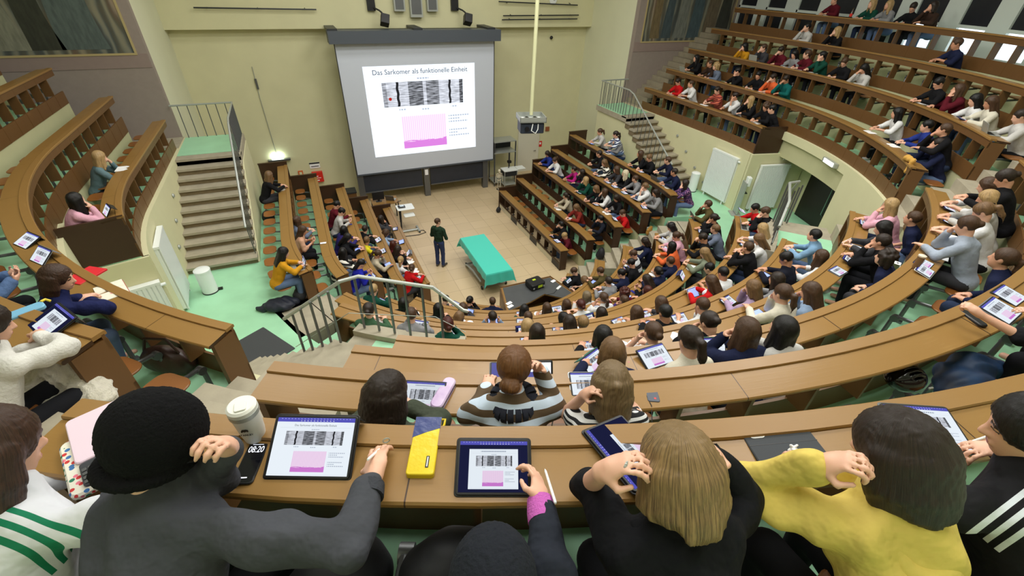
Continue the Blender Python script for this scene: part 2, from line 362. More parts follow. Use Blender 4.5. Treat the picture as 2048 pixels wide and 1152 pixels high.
# gallery end walls (under the wooden end panels) and the curved wall under the next row
def radial_wall(name, deg, r0, r1, z0, z1, m, t=0.08):
    M = frame_at(1.0, rad(deg), 0, 0); mb = MB(); a = rad(deg); n = (math.sin(a), -math.cos(a))
    M = Matrix(((-n[1], -n[0], 0, 0), (n[0], -n[1], 0, 0), (0, 0, 1, 0), (0, 0, 0, 1)))
    mb.box((-t / 2, -r1, z0), (t / 2, -r0, z1), M); return struct(name, mb, m)
radial_wall('wall_end_left', -73.9, 7.97, 8.93, 1.9, FL[8] - 0.02, M_YEL); radial_wall('wall_end_right', 77.3, 7.97, 10.0, 1.9, FL[8] - 0.02, M_YEL)
mb = MB(); sweep(mb, 8.86, UA(8.86, -78), UA(8.86, -39.4), rect(0, 0.1, 1.9, FL[9] - 0.02)); struct('wall_under_left', mb, M_YEL)
mb = MB(); sweep(mb, 8.86, UA(8.86, 43.5), UA(8.86, 58.5), rect(0, 0.1, 1.9, FL[9] - 0.02)); sweep(mb, 8.86, UA(8.86, 58.5), UA(8.86, 78), rect(0, 0.1, 4.38, FL[9] - 0.02)); struct('wall_under_right', mb, M_YEL)
mb = MB(); sweep(mb, 10.05, UA(10.05, 52), UA(10.05, 80), rect(0, 0.1, 1.9, 4.5)); struct('wall_alcove', mb, M_YEL)
mb = MB(); sweep(mb, 8.9, UA(8.9, 50), UA(8.9, 80), rect(0, 1.2, 1.9, FL[5])); struct('floor', mb, M_GREEN)
mb = MB(); sweep(mb, 8.9, UA(8.9, 56), UA(8.9, 80), rect(0.05, 1.2, 4.38, 4.41)); struct('ceiling_alcove', mb, M_YEL)
radial_wall('wall_alcove_side', 58.3, 8.9, 10.1, 1.9, 4.4, M_YEL)
# upper tiers
for sd in (-1, 1):
    for k in range(8, 13):
        e = (74 if sd < 0 else 77.5) if k == 8 else (39.4 if sd < 0 else 43.5)
        R0, R1 = RR[k], RR[k + 1]; u0, u1 = sorted((UA(R0, e * sd), UY(R0, 4.12, sd)))
        tier(R0, R1 + (0.05 if k == 12 else 0), u0, u1, FL[k], FL[k - 1] - 0.1 if k > 8 else FL[k] - 0.25)
# steps along the mural walls and from the landings up to the galleries
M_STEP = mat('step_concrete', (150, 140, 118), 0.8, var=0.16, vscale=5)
M_RISE = mat('step_riser_shade', (128, 112, 84), 0.85, var=0.2, vscale=6)  # darker brown than the treads: shade under the nosings put into the colour
def steps_between(mb, z0, z1, n, fn):
    for i in range(n): fn(mb, i, z0 + (z1 - z0) * (i + 1) / n)
for sd, nm in ((-1, 'empty-gallery'), (1, 'window-side gallery')):
    mb = MB()
    for k in range(8, 12) if sd > 0 else ():
        for i in range(4):
            x0 = RR[k] + (RR[k + 1] - RR[k]) * (i + 0.2) / 4; z = FL[k] + (FL[k + 1] - FL[k]) * (i + 1) / 4
            xs = sorted((sd * x0, sd * (RR[k + 1] + 0.25))); mb.box((xs[0], 4.16, z - 0.3), (xs[1], 5.19, z))
    if sd > 0: tag(mb.build('staircase', M_STEP), 'narrow concrete steps climbing beside the mural wall of the ' + nm, 'stairs')
    mb = MB(); xs = sorted((sd * 8.0, sd * 14.8)); mb.box((xs[0], 4.14, 2.0), (xs[1], 5.19, FL[8])); struct('floor', mb, M_CONC)
# the two big flights from the cross aisles up to landings against the return walls
def big_flight(sd, xi, xo, label):
    root = empty('staircase', (sd * (xi + xo) / 2, 0.3, FL[5])); tag(root, label, 'stairs'); cx = sd * (xi + xo) / 2
    n = 11; y0, y1 = 0.30, 3.14; rise = (3.95 - FL[5]) / n; dy = (y1 - y0) / (n - 1); hw = abs(xo - xi) / 2
    mb = MB()
    for i in range(n):
        y = y0 + dy * i; z = rise * (i + 1)
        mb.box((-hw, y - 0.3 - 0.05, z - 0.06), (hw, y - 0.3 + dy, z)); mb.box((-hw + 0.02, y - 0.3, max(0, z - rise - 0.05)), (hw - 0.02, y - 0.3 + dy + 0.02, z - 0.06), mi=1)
    mb.box((-hw, y1 - 0.3, 3.95 - FL[5] - 0.2), (hw, 4.9, 3.95 - FL[5] - 0.012)); mb.build('steps', [M_CONC, M_RISE], root)
    MB().box((-hw + 0.02, y1 - 0.3 + 0.3, 3.95 - FL[5] - 0.02), (hw - 0.1, 4.86, 3.95 - FL[5] + 0.004)).build('landing', M_GREEN, root)
    s = MB(); side = -sd * (hw - 0.06); prof = [(0.02, 0.0), (4.84, 0.0), (4.84, 3.95 - FL[5] - 0.21), (y1 - 0.3, 3.95 - FL[5] - 0.21), (0.02, 0.02)]
    M = Matrix(((0, 0, 1, 0), (1, 0, 0, 0), (0, 1, 0, 0), (0, 0, 0, 1)))
    s.prism(prof, min(side, side + 0.08) - (0.0), max(side, side + 0.08), M); s.build('side_wall', M_YEL, root)
    return root
big_flight(-1, 6.42, 8.06, 'broad concrete staircase with shade-toned risers beside the tall wheeled white bin'); big_flight(1, 6.62, 7.99, 'broad concrete staircase climbing behind the desk rows near the ceiling projector')
def railing(pts, posts, label, r=0.024, name='handrail', mid=None, mt_=None, loc=None, pr=0.012):
    root = empty('railing', loc or pts[0]); o = Vector(root.location); tag(root, label, 'railing')
    MB().tube([Vector(p) - o for p in pts], r, 8).build(name, mt_ or M_METAL, root, True)
    for a, b in posts: MB().tube([Vector(a) - o, Vector(b) - o], pr, 8).build('post', mt_ or M_GRMET, root, True)
    if mid: MB().tube([Vector(p) - o for p in mid], 0.006, 6).build('wire', M_METAL, root)
    return root
def flight_rail(sd, xi, xw, label):
    z = lambda y: 3.95 - max(0.0, (3.14 - y)) * (3.95 - FL[5] - 0.1) / 2.84
    posts = []; y = 0.45
    while y < 3.2: posts.append(((sd * xi, y, z(y)), (sd * xi, y, z(y) + 0.92))); y += 0.22
    while y < 5.1: posts.append(((sd * xi, y, 3.95), (sd * xi, y, 4.87))); y += 0.16
    x = xi + 0.2
    while x < xw: posts.append(((sd * x, 5.12, 3.95), (sd * x, 5.12, 4.87))); x += 0.24
    railing([(sd * xi, 0.3, z(0.3) + 0.9), (sd * xi, 3.0, 4.79), (sd * xi, 3.3, 4.87), (sd * xi, 5.12, 4.87), (sd * xw, 5.12, 4.87)], posts, label, 0.026)
flight_rail(-1, 6.46, 8.05, 'long grey balustrade round the stair landing above the tall wheeled white bin'); flight_rail(1, 6.68, 7.97, 'grey balustrade round the stair landing near the ceiling projector')
# lower radial aisles (steps between the side blocks and the curved block)
for sd, lab in ((-1, 'short concrete steps between the stool rows and the curved block'), (1, 'short concrete steps with round step lights beside the desk block under the ceiling projector')):
    a = rad(66.5 * sd); n = (math.sin(a), -math.cos(a)); M = Matrix(((-n[1], n[0], 0, 0), (n[0], n[1], 0, 0), (0, 0, 1, 0), (0, 0, 0, 1)))
    root = empty('staircase', (n[0] * 2.4, n[1] * 2.4, 0)); tag(root, lab, 'stairs'); Mi = Matrix.Translation(-Vector(root.location)) @ M
    mb = MB(); lm = MB()
    for k in range(1, 5):
        for i in range(3):
            r0 = RR[k] + 0.2 + (RR[k + 1] - RR[k]) * i / 3; z = FL[k] + (FL[k + 1] - FL[k]) * (i + 1) / 3
            mb.box((-0.62, r0, max(0, FL[k] - 0.35)), (0.62, RR[k + 1] + 0.22, z), Mi)
        bx = -0.62 * sd
        xs = sorted((bx, bx + 0.34 * sd)); mb.box((xs[0], RR[k] + 0.16, max(0, FL[k] - 0.3)), (xs[1], RR[k] + 0.62, FL[k + 1] - 0.02), Mi)
        lm.lathe([(0.001, 0), (0.035, 0), (0.03, 0.012), (0.001, 0.014)], 14, Mi @ Matrix.Translation((bx + 0.17 * sd, RR[k] + 0.155, FL[k + 1] - 0.16)) @ Matrix.Rotation(rad(90), 4, 'X'))
    mb.box((-0.62, RR[5] + 0.2, FL[5] - 0.4), (0.62, 6.4, FL[5]), Mi)
    mb.build('steps', M_CONC, root); lm.build('step_light', mat('step_lamp', (255, 255, 245), 0.3, emit=2.0), root)
# the aisles that climb through the upper rows, the tangential flights and the landings
def upper_aisle(sd, c0, c1, f1, label):
    root = empty('staircase', (sd * 5.2, -5.2, FL[5])); tag(root, label, 'stairs'); o = Vector(root.location)
    mb = MB()
    def sw(R, a, b, prof): sweep(mb, R, *sorted((UA(R, a * sd), UA(R, b * sd))), prof)
    n = 10; zl = 3.66
    for i in range(n):
        a0 = c1 + 1.2 + (f1 - c1 - 1.2) * (n - 1 - i) / (n - 1); z = FL[5] + (zl - FL[5]) * (i + 1) / n
        sw(7.27, a0, a0 + 1.9, rect(0, 0.95, z - 0.35, z))
    sw(7.1, c0 - 0.3, c1 + 1.2, rect(0, 1.74, zl - 0.3, zl))
    for k in range(8, 12):
        d = RR[k + 1] - RR[k]
        for i in range(3):
            z = (FL[k] if k > 8 else zl) + (FL[k + 1] - (FL[k] if k > 8 else zl)) * (i + 1) / 3
            sw(RR[k], c0, c1, rect(0.15 + d * i / 3, d + 0.2, z - 0.5, z))
    for v in range(len(mb.v)): mb.v[v] = (mb.v[v][0] - o.x, mb.v[v][1] - o.y, mb.v[v][2] - o.z)
    mb.build('steps', M_CONC, root)
    g = MB(); sweep(g, 7.1, *sorted((UA(7.1, (c0 - 0.2) * sd), UA(7.1, (c0 + 6.3) * sd))), rect(0.01, 1.1, zl, zl + 0.012))
    for v in range(len(g.v)): g.v[v] = (g.v[v][0] - o.x, g.v[v][1] - o.y, g.v[v][2] - o.z)
    g.build('landing', M_GREEN, root)
    cb = MB(); sweep(cb, 6.88, *sorted((UA(6.88, (26.5 if sd < 0 else 31) * sd), UA(6.88, (c1 + 1.2) * sd))), rect(0, 0.22, 2.3, 3.76)); struct('wall_parapet_%s' % ('left' if sd < 0 else 'right'), cb, M_CONC)
    # balustrade
    P = lambda ang, z, R=7.0: (R * math.sin(rad(ang * sd)), -R * math.cos(rad(ang * sd)), z)
    s0 = c1 + 1.0; posts = []
    for ang, z in ((s0 + 7.0, 3.05), (s0 + 5.4, 3.22), (s0 + 3.6, 3.42), (s0 + 2.1, 3.58), (s0 + 0.7, 3.7)): posts.append((P(ang, z, 7.33), P(ang, z + 0.94, 7.33)))
    for i in range(6):
        ang = s0 - 1.0 - i * 2.05; zt = 4.72 if ang > c0 - 1.5 else 4.72 - (c0 - 1.5 - ang) * 0.11; posts.append((P(ang, 3.78), P(ang, zt)))
    railing([P(s0 + 8.4, 3.86, 7.36), P(s0 - 0.3, 4.75, 7.2), P(s0 - 1.6, 4.74), P(c0 - 1.3, 4.72), P(c0 - 4.6, 4.36), P(c0 - 5.2, 4.34)], posts, 'grey steel railing along the concrete parapet, ' + label, 0.028, pr=0.019, mid=[P(s0 + 8.0, 3.3, 7.36), P(s0 - 0.5, 4.2, 7.2), P(c0 - 1.3, 4.2), P(c0 - 4.8, 3.95)])
upper_aisle(-1, 31.2, 39.4, 58.5, 'beside the charcoal doormat'); upper_aisle(1, 35.6, 43.5, 60.0, 'in front of the dark exit door')
# ------------------------------------------------------------------ desk rows
ORD = ['', 'first', 'second', 'third', 'fourth', 'fifth', 'sixth', 'seventh', 'eighth', 'ninth', 'tenth', 'eleventh', 'twelfth', 'thirteenth', 'fourteenth', 'fifteenth', 'sixteenth', 'seventeenth', 'eighteenth', 'nineteenth', 'twentieth', 'twenty-first', 'twenty-second', 'twenty-third', 'twenty-fourth', 'twenty-fifth']
BLK = {'LL': 'block under the red cabinet', 'LR': 'block under the ceiling projector', 'C': 'curved middle block', 'UL': 'near-empty gallery', 'UR': 'window-side gallery'}
def rown(block, k): return ORD[k if block in ('LL', 'LR', 'C') else k - 7] + ' row'
def desk(block, k, u0, u1, ends=(False, False), pan=M_PANEL, plinth=False):
    R, Z, F = RR[k], ZZ[k], FL[k]
    (x, y), _ = pt(R, u0); root = empty('bench_desk', (x, y, F)); o = Vector((x, y, F))
    tag(root, ('short oak desk on the %s side of the projector desk' % ('stool-row' if u0 < 0 else 'radiator')) if (block, k) == ('C', 1) else 'long oak desk with brown panelled front, %s of the %s' % (rown(block, k), BLK[block]), 'desk', 'continuous desk rows')
    def fin(mb, name, m):
        mb.v = [(a - o.x, b - o.y, c - o.z) for a, b, c in mb.v]; return mb.build(name, m, root)
    fin(sweep(MB(), R, u0, u1, [(0.072, Z - 0.055), (0.275, Z - 0.07), (0.284, Z - 0.062), (0.284, Z - 0.045), (0.276, Z - 0.036), (0.072, Z - 0.022)]), 'worktop', M_TOP)
    fin(sweep(MB(), R, u0, u1, [(-0.03, Z - 0.04), (0.07, Z - 0.04), (0.07, Z - 0.016), (0.066, Z - 0.006), (-0.024, Z - 0.006), (-0.03, Z - 0.012)]), 'pen_ledge', M_EDGE)
    fin(sweep(MB(), R, u0, u1, rect(-0.012, 0.012, Z - 0.17, Z - 0.03)), 'fascia', pan)
    lo = F - (0.12 if k in (8, 9) and block[0] == 'U' else 0.02)
    if plinth: lo = F + 0.2
    fin(sweep(MB(), R, u0, u1, rect(-0.014, 0.012, lo, Z - 0.52)), 'front_panel', pan)
    n = max(1, int(round((u1 - u0) / 0.56)))
    for i in range(1, n):
        u = u0 + (u1 - u0) * i / n; M = frame_at(R, u, 0, 0)
        mb = MB().box((-0.014, -0.16, Z - 0.53), (0.014, 0.013, Z - 0.05), M); mb.box((-0.012, 0.0, lo), (0.012, 0.018, Z - 0.52), M); fin(mb, 'divider', pan)
    for e, u, sg in ((ends[0], u0, 1), (ends[1], u1, -1)):
        if not e: continue
        M = frame_at(R, u, 0, 0); d = 0.235 if e == 1 else 0.86; xs = sorted((0.0, 0.05 * sg))
        fin(MB().box((xs[0], -d, F if e == 1 else F - 0.2), (xs[1], 0.016, Z - (0.07 if e == 1 else -0.0)), M), 'end_panel', pan if e == 1 else M_DARK)
    if plinth:
        for i in range(n):
            ua, ub = u0 + (u1 - u0) * i / n, u0 + (u1 - u0) * (i + 1) / n
            fin(sweep(MB(), R, ua, ub, rect(0.0, 0.02, 0.0, F + 0.2)), 'plinth_panel', M_CREAMP if i % 3 else M_DKMET)
    return root
M_CREAMP = mat('cream_board', (206, 198, 170), 0.6)
DESKS = []
for k in range(1, 6):
    DESKS.append(('LL', k, UY(RR[k], YF, -1), UA(RR[k], -AL[k][0]), (False, 1)))
    DESKS.append(('LR', k, UA(RR[k], AL[k][1]), UY(RR[k], YF, 1), (1, False)))
    if k == 1: DESKS.append(('C', 1, UA(RR[1], -46), UA(RR[1], -19.5), (1, 1))); DESKS.append(('C', 1, UA(RR[1], 37), UA(RR[1], 52), (1, 1)))
    else: DESKS.append(('C', k, UA(RR[k], {2: -43, 3: -53}.get(k, CA[k][0])), UA(RR[k], CA[k][1]), (1, 1)))
for k in range(6, 12): DESKS.append(('C', k, UA(RR[k], CA[k][0]), UA(RR[k], CA[k][1]), (1, 1)))
for k in range(8, 13):
    if k < 12: DESKS.append(('UL', k, UY(RR[k], 4.1, -1), UA(RR[k], -(74 if k == 8 else 39.4)), (False, 2 if k == 8 else 1)))
    DESKS.append(('UR', k, UA(RR[k], 77.5 if k == 8 else 43.5), UY(RR[k], 4.1, 1), (2 if k == 8 else 1, False)))
for b, k, u0, u1, ends in DESKS: desk(b, k, u0, u1, ends, M_DARK if b == 'LR' else M_PANEL, plinth=(k == 1 and b != 'C'))
# dark wooden end walls where the lower rows meet the front
for sd, b in ((-1, 'LL'), (1, 'LR')):
    for k in range(1, 6):
        mb = MB(); xs = sorted((sd * (RR[k] - 0.03), sd * (RR[k + 1] - 0.03)))
        mb.box((xs[0], YF, FL[k] - 0.5), (xs[1], YF + 0.06, ZZ[k] + 0.08)); mb.box((xs[0] - 0.01, YF - 0.01, ZZ[k] + 0.08), (xs[1] + 0.01, YF + 0.07, ZZ[k] + 0.11))
        tag(mb.build('end_screen', M_DARK), 'dark wooden screen closing the stage end of the %s, %s' % (rown(b, k), BLK[b]), 'panel', 'wooden end screens')
# ------------------------------------------------------------------ tip-up seats
smb = MB(); smb.rbox((-0.19, -0.15, 0.425), (0.19, 0.15, 0.45), 0.11, seg=5); SEAT_ME = smb.mesh('seat', M_SEAT, True)
amb = MB(); amb.box((-0.03, 0.30, 0.0), (0.03, 0.40, 0.03)); amb.tube([(0, 0.35, 0), (0, 0.35, 0.30), (0, 0.30, 0.36), (0, 0.0, 0.40)], [0.026, 0.024, 0.024, 0.02], 8); amb.box((-0.1, -0.03, 0.40), (0.1, 0.03, 0.424)); amb.tube([(-0.03, 0.33, 0.33), (0.03, 0.33, 0.33)], 0.045, 10)
ARM_ME = amb.mesh('swing_arm', M_GRMET, True)
SEATSPEC = [('LL', k) for k in range(1, 6)] + [('LR', k) for k in range(1, 6)] + [('UR', k) for k in range(8, 12)] + [('UL', k) for k in (8, 9, 10)] + [('C', 9), ('C', 10), ('C', 11)]
ENDN = {'LL': 'the stage screen', 'LR': 'the aisle', 'UR': 'the aisle', 'UL': 'the mural wall', 'C': 'the doormat side'}
for b, k, u0, u1, ends in DESKS:
    if (b, k) not in SEATSPEC: continue
    n = max(1, int(round((u1 - u0) / 0.56)))
    for i in range(n):
        u = u0 + (u1 - u0) * (i + 0.5) / n; (x, y), nn = pt(RR[k], u, 0.60)
        if b == 'UL' and (x < -11.5 or (k == 10 and -9.6 > x and y < -1.5)): continue
        M = frame_at(RR[k], u, 0.60, FL[k]); root = empty('tip_up_seat', (x, y, FL[k])); root.rotation_euler = (0, 0, math.atan2(M[1][0], M[0][0]))
        tag(root, 'wooden tip-up seat, %s from %s, %s, %s' % (ORD[i + 1], ENDN[b], rown(b, k), BLK[b]), 'seat', 'tip-up seats, %s, %s' % (rown(b, k), BLK[b]))
        link('seat', SEAT_ME, root); link('swing_arm', ARM_ME, root)
# ------------------------------------------------------------------ the lecture slide (projected picture and tablet pages)
def slide_mat(name, strength, bar=False, dark=False, page=(0.0, 1.0, 0.0, 1.0), title=True):
    m = bpy.data.materials.new(name); m.use_nodes = True; nt = m.node_tree; nt.nodes.clear(); L = nt.links.new
    tc = nd(nt, 'ShaderNodeTexCoord'); sp = nd(nt, 'ShaderNodeSeparateXYZ'); L(tc.outputs['UV'], sp.inputs[0]); U0, V0 = sp.outputs[0], sp.outputs[1]
    def mth(op, a, b=None, c=None):
        n = nd(nt, 'ShaderNodeMath', operation=op)
        for i, x in enumerate((a, b, c)):
            if x is None: continue
            if isinstance(x, (int, float)): n.inputs[i].default_value = x
            else: L(x, n.inputs[i])
        return n.outputs[0]
    u0, u1, v0, v1 = page
    U = mth('DIVIDE', mth('SUBTRACT', U0, u0), u1 - u0); V = mth('DIVIDE', mth('SUBTRACT', V0, v0), v1 - v0)
    def rect_(x0, x1, y0, y1, uu=None, vv=None):
        uu = uu or U; vv = vv or V
        return mth('MULTIPLY', mth('MULTIPLY', mth('GREATER_THAN', uu, x0), mth('LESS_THAN', uu, x1)), mth('MULTIPLY', mth('GREATER_THAN', vv, y0), mth('LESS_THAN', vv, y1)))
    def mix(f, a, b):
        n = nd(nt, 'ShaderNodeMixRGB'); L(f, n.inputs[0])
        for i, x in ((1, a), (2, b)):
            if isinstance(x, tuple): n.inputs[i].default_value = x
            else: L(x, n.inputs[i])
        return n.outputs[0]
    cv = nd(nt, 'ShaderNodeCombineXYZ'); L(mth('MULTIPLY', U, 14.0), cv.inputs[0]); L(mth('MULTIPLY', V, 90.0), cv.inputs[1])
    no = nd(nt, 'ShaderNodeTexNoise'); no.inputs['Scale'].default_value = 1.0; no.inputs['Detail'].default_value = 4; L(cv.outputs[0], no.inputs['Vector']); N = no.outputs['Fac']
    col = (0.86, 0.93, 1.0, 1)
    # micrograph
    Um = mth('DIVIDE', mth('SUBTRACT', U, 0.14), 0.74)
    g = mth('MULTIPLY_ADD', mth('SUBTRACT', N, 0.5), 1.6, 0.62)
    for a, b, dk in ((0.31, 0.49, 0.42), (0.53, 0.69, 0.36), (0.0, 0.05, 0.25), (0.955, 1.0, 0.5)): g = mth('SUBTRACT', g, mth('MULTIPLY', rect_(a, b, 0, 1, Um), dk))
    wob = mth('MULTIPLY_ADD', mth('SINE', mth('MULTIPLY', V, 60.0)), 0.004, 0.0)
    for a, b in ((0.165, 0.195), (0.815, 0.842)): g = mth('SUBTRACT', g, mth('MULTIPLY', rect_(a, b, 0, 1, mth('ADD', Um, wob)), 0.9))
    g = mth('MAXIMUM', mth('MINIMUM', g, 1.0), 0.02); gg = nd(nt, 'ShaderNodeCombineXYZ'); L(mth('MULTIPLY', g, 0.86), gg.inputs[0]); L(mth('MULTIPLY', g, 0.9), gg.inputs[1]); L(g, gg.inputs[2])
    c = mix(rect_(0.14, 0.88, 0.565, 0.83), col, gg.outputs[0])
    # stained tissue
    st = mth('MULTIPLY_ADD', mth('SINE', mth('MULTIPLY', U, 330.0)), 0.5, 0.5); wv = mth('MULTIPLY', mth('GREATER_THAN', mth('MULTIPLY_ADD', N, 0.12, mth('MULTIPLY', V, -1.0)), -0.098), 1.0)
    pk = mix(mth('MULTIPLY', st, 0.55), (0.95, 0.78, 0.93, 1), (0.66, 0.36, 0.72, 1)); pk = mix(wv, pk, (0.62, 0.2, 0.64, 1))
    c = mix(rect_(0.28, 0.70, 0.07, 0.45), c, pk)
    # lines of small print
    for x0, x1, y in ((0.73, 0.93, 0.42), (0.73, 0.84, 0.385), (0.73, 0.92, 0.35), (0.73, 0.91, 0.25), (0.73, 0.82, 0.215), (0.73, 0.93, 0.18), (0.45, 0.56, 0.86), (0.27, 0.33, 0.53), (0.48, 0.55, 0.52), (0.76, 0.82, 0.53)):
        wd = mth('GREATER_THAN', mth('SINE', mth('MULTIPLY', U, 260.0)), -0.55); c = mix(mth('MULTIPLY', mth('MULTIPLY', rect_(x0, x1, y - 0.008, y + 0.008), wd), 0.6), c, (0.12, 0.16, 0.28, 1))
    for x0, x1, y0, y1, k in ((0.05, 0.97, 0.893, 0.897, 0.35), (0.25, 0.75, 0.862, 0.865, 0.3), (0.05, 0.97, 0.022, 0.025, 0.25)): c = mix(mth('MULTIPLY', rect_(x0, x1, y0, y1), k), c, (0.2, 0.25, 0.35, 1))
    if title and name != 'slide_projected':
        wd = mth('GREATER_THAN', mth('SINE', mth('MULTIPLY', U, 190.0)), -0.6); c = mix(mth('MULTIPLY', mth('MULTIPLY', rect_(0.24, 0.76, 0.925, 0.955), wd), 0.75), c, (0.15, 0.2, 0.3, 1))
    if dark: c = mix(rect_(0, 1, 0, 1), (0.012, 0.014, 0.05, 1), c)
    if bar:
        c = mix(rect_(0, 1, 0.925, 1.0, U0, V0), c, (0.10, 0.10, 0.52, 1))
        dots = mth('MULTIPLY', mth('GREATER_THAN', mth('SINE', mth('MULTIPLY', U0, 150.0)), 0.4), 0.7)
        c = mix(mth('MULTIPLY', rect_(0.3, 0.75, 0.938, 0.952, U0, V0), dots), c, (0.85, 0.88, 1.0, 1)); c = mix(mth('MULTIPLY', rect_(0.03, 0.97, 0.975, 0.985, U0, V0), dots), c, (0.6, 0.65, 0.95, 1))
    em = nd(nt, 'ShaderNodeEmission'); em.inputs['Strength'].default_value = strength; L(c, em.inputs[0])
    out = nd(nt, 'ShaderNodeOutputMaterial'); L(em.outputs[0], out.inputs[0]); MATS[name] = m
    return m
SLIDE = slide_mat('slide_projected', 1.25)
PAGE = slide_mat('slide_page', 0.95, bar=True, page=(0.0, 1.0, 0.0, 0.92))
PAGE_DK = slide_mat('slide_page_dark', 0.9, bar=True, dark=True, page=(0.14, 0.86, 0.06, 0.84))
DARKSCR = mat('screen_off', (10, 11, 20), 0.12)
SCR_BLUE = mat('screen_blue', (140, 158, 232), 0.3, emit=0.9); SCR_WHITE = mat('screen_white', (222, 230, 250), 0.3, emit=0.9); SCR_NAVY = mat('screen_navy', (38, 40, 110), 0.3, emit=0.7)
def text(s, size, m, parent, M, name='text', align='CENTER', extrude=0.0006):
    cu = bpy.data.curves.new(name, 'FONT'); cu.body = s; cu.size = size; cu.align_x = align; cu.align_y = 'CENTER'; cu.extrude = extrude; cu.resolution_u = 3
    o0 = bpy.data.objects.new(name, cu); dg_me = bpy.data.meshes.new_from_object(o0); bpy.data.objects.remove(o0); dg_me.materials.clear(); dg_me.materials.append(m)
    o = link(name, dg_me, parent); o.matrix_local = M
    return o
# ------------------------------------------------------------------ stage
M_CASE = mat('screen_housing', (74, 80, 88), 0.5); M_CLOTHSCR = mat('screen_cloth', (196, 202, 214), 0.75); M_BOARD = mat('chalkboard', (42, 46, 56), 0.55, var=0.2, vscale=3)
YS = 7.4
r = empty('projection_screen', (-0.1, YS, 1.35)); tag(r, 'large motorised projection screen showing the muscle slide', 'screen')
MB().box((-3.0, -0.012, 0), (3.0, 0.0, 4.8)).build('screen_cloth', M_CLOTHSCR, r)
MB().box((-3.0, -0.03, -0.06), (3.0, 0.02, 0.0)).build('bottom_bar', M_CASE, r)
MB().box((-3.17, -0.3, 4.75), (3.17, 0.28, 5.14)).build('housing', M_CASE, r)
for x in (-3.05, -0.1, 2.75): MB().box((x - 0.1, -0.2, 5.12), (x + 0.22, 1.02, 5.2)).build('bracket', M_DKMET, r)
for x in (-3.01, 2.99): MB().box((x, -0.02, 0), (x + 0.03, 0.004, 4.8)).build('side_hem', M_DKMET, r)
sm = MB().quad_uv([(-2.17, -0.016, 0.64), (2.16, -0.016, 0.64), (2.16, -0.016, 3.98), (-2.17, -0.016, 3.98)]).build('projected_slide', SLIDE, r)
MX = lambda x, y, z: Matrix(((1, 0, 0, x), (0, 0, -1, y), (0, 1, 0, z), (0, 0, 0, 1)))
M_INK = mat('slide_ink', (40, 60, 84), 0.7, emit=0.4)
text('Das Sarkomer als funktionelle Einheit', 0.245, M_INK, r, MX(0.0, -0.018, 3.76))
mk = MB(); mk.lathe([(0.035, 0), (0.06, 0), (0.06, 0.003), (0.035, 0.003)], 18, MX(-1.3, -0.018, 2.82)); mk.build('red_pointer_ring', M_RED, r)
for sd, x0, x1 in ((0, -2.88, -0.4), (1, -0.04, 2.42)):
    b = empty('chalkboard', ((x0 + x1) / 2, YS + 0.1, 0.48)); w = (x1 - x0) / 2
    tag(b, ('dark chalkboard nearer the red cabinet below the screen' if sd == 0 else 'dark chalkboard nearer the small skeleton below the screen'), 'chalkboard')
    MB().box((-w, 0, 0.04), (w, 0.05, 2.1)).build('board', M_BOARD, b); MB().box((-w, -0.06, 0), (w, 0.06, 0.04)).build('chalk_tray', M_GRMET, b)
for i, (x, lab) in enumerate(((-3.0, 'grey steel board column nearest the red cabinet'), (-0.22, 'middle grey steel column between the two chalkboards'), (2.53, 'grey steel board column beside the shelf rack and skeleton'))):
    b = empty('board_column', (x, YS + 0.02, 0)); tag(b, lab, 'column'); MB().box((-0.12, -0.0, 0), (0.12, 0.22, 2.3)).build('post', M_GRMET, b)
    if i == 1: MB().box((-0.07, -0.012, 0.98), (0.07, 0.0, 1.22)).build('notice', M_PAPER, b)
M_DOOR = mat('door_white', (214, 210, 192), 0.5)
d = empty('door_1', (5.35, 8.79, 0)); tag(d, kind='structure'); MB().box((-0.5, -0.03, 0), (0.5, 0.0, 2.05)).build('leaf', M_DOOR, d)
MB().tube([(0.4, -0.03, 1.02), (0.4, -0.09, 1.02), (0.28, -0.09, 1.02)], 0.012, 8).build('handle', M_GRMET, d)
fr = MB(); fr.box((-0.58, -0.05, 0), (-0.5, 0.0, 2.13)); fr.box((0.5, -0.05, 0), (0.58, 0.0, 2.13)); fr.box((-0.5, -0.05, 2.05), (0.5, 0.0, 2.13)); fr.build('frame', M_DOOR, d)
def simple(name, lab, cat, mb, m, loc=(0, 0, 0), group=None, smooth=False, rz=0):
    o = mb.build(name, m, smooth=smooth); o.location = loc; o.rotation_euler = (0, 0, rz); return tag(o, lab, cat, group)
# front wall fittings
b = empty('emergency_light', (-5.9, 8.78, 1.86)); tag(b, 'glowing emergency light low on the yellow front wall', 'lamp'); MB().box((-0.36, -0.16, -0.03), (0.46, 0.0, 0.03)).build('shelf', M_GRMET, b)
MB().box((-0.2, -0.12, 0.035), (0.2, -0.03, 0.22)).build('glowing_panel', mat('lamp_glow', (235, 255, 250), 0.3, emit=9.0), b)
b = empty('fire_hose_cabinet', (-4.58, 8.79, 1.0)); tag(b, 'red wall cabinet with white lettering on the yellow wall', 'cabinet'); MB().box((-0.21, -0.16, -0.22), (0.21, 0.0, 0.2)).build('case', M_RED, b)
MB().box((-0.15, -0.17, 0.02), (0.02, -0.16, 0.05)).build('lettering', M_PAPER, b); MB().box((-0.1, -0.172, -0.05), (0.12, -0.16, -0.03)).build('lettering', M_PAPER, b); MB().box((-0.04, -0.172, -0.16), (0.04, -0.16, -0.12)).build('lettering', M_PAPER, b)
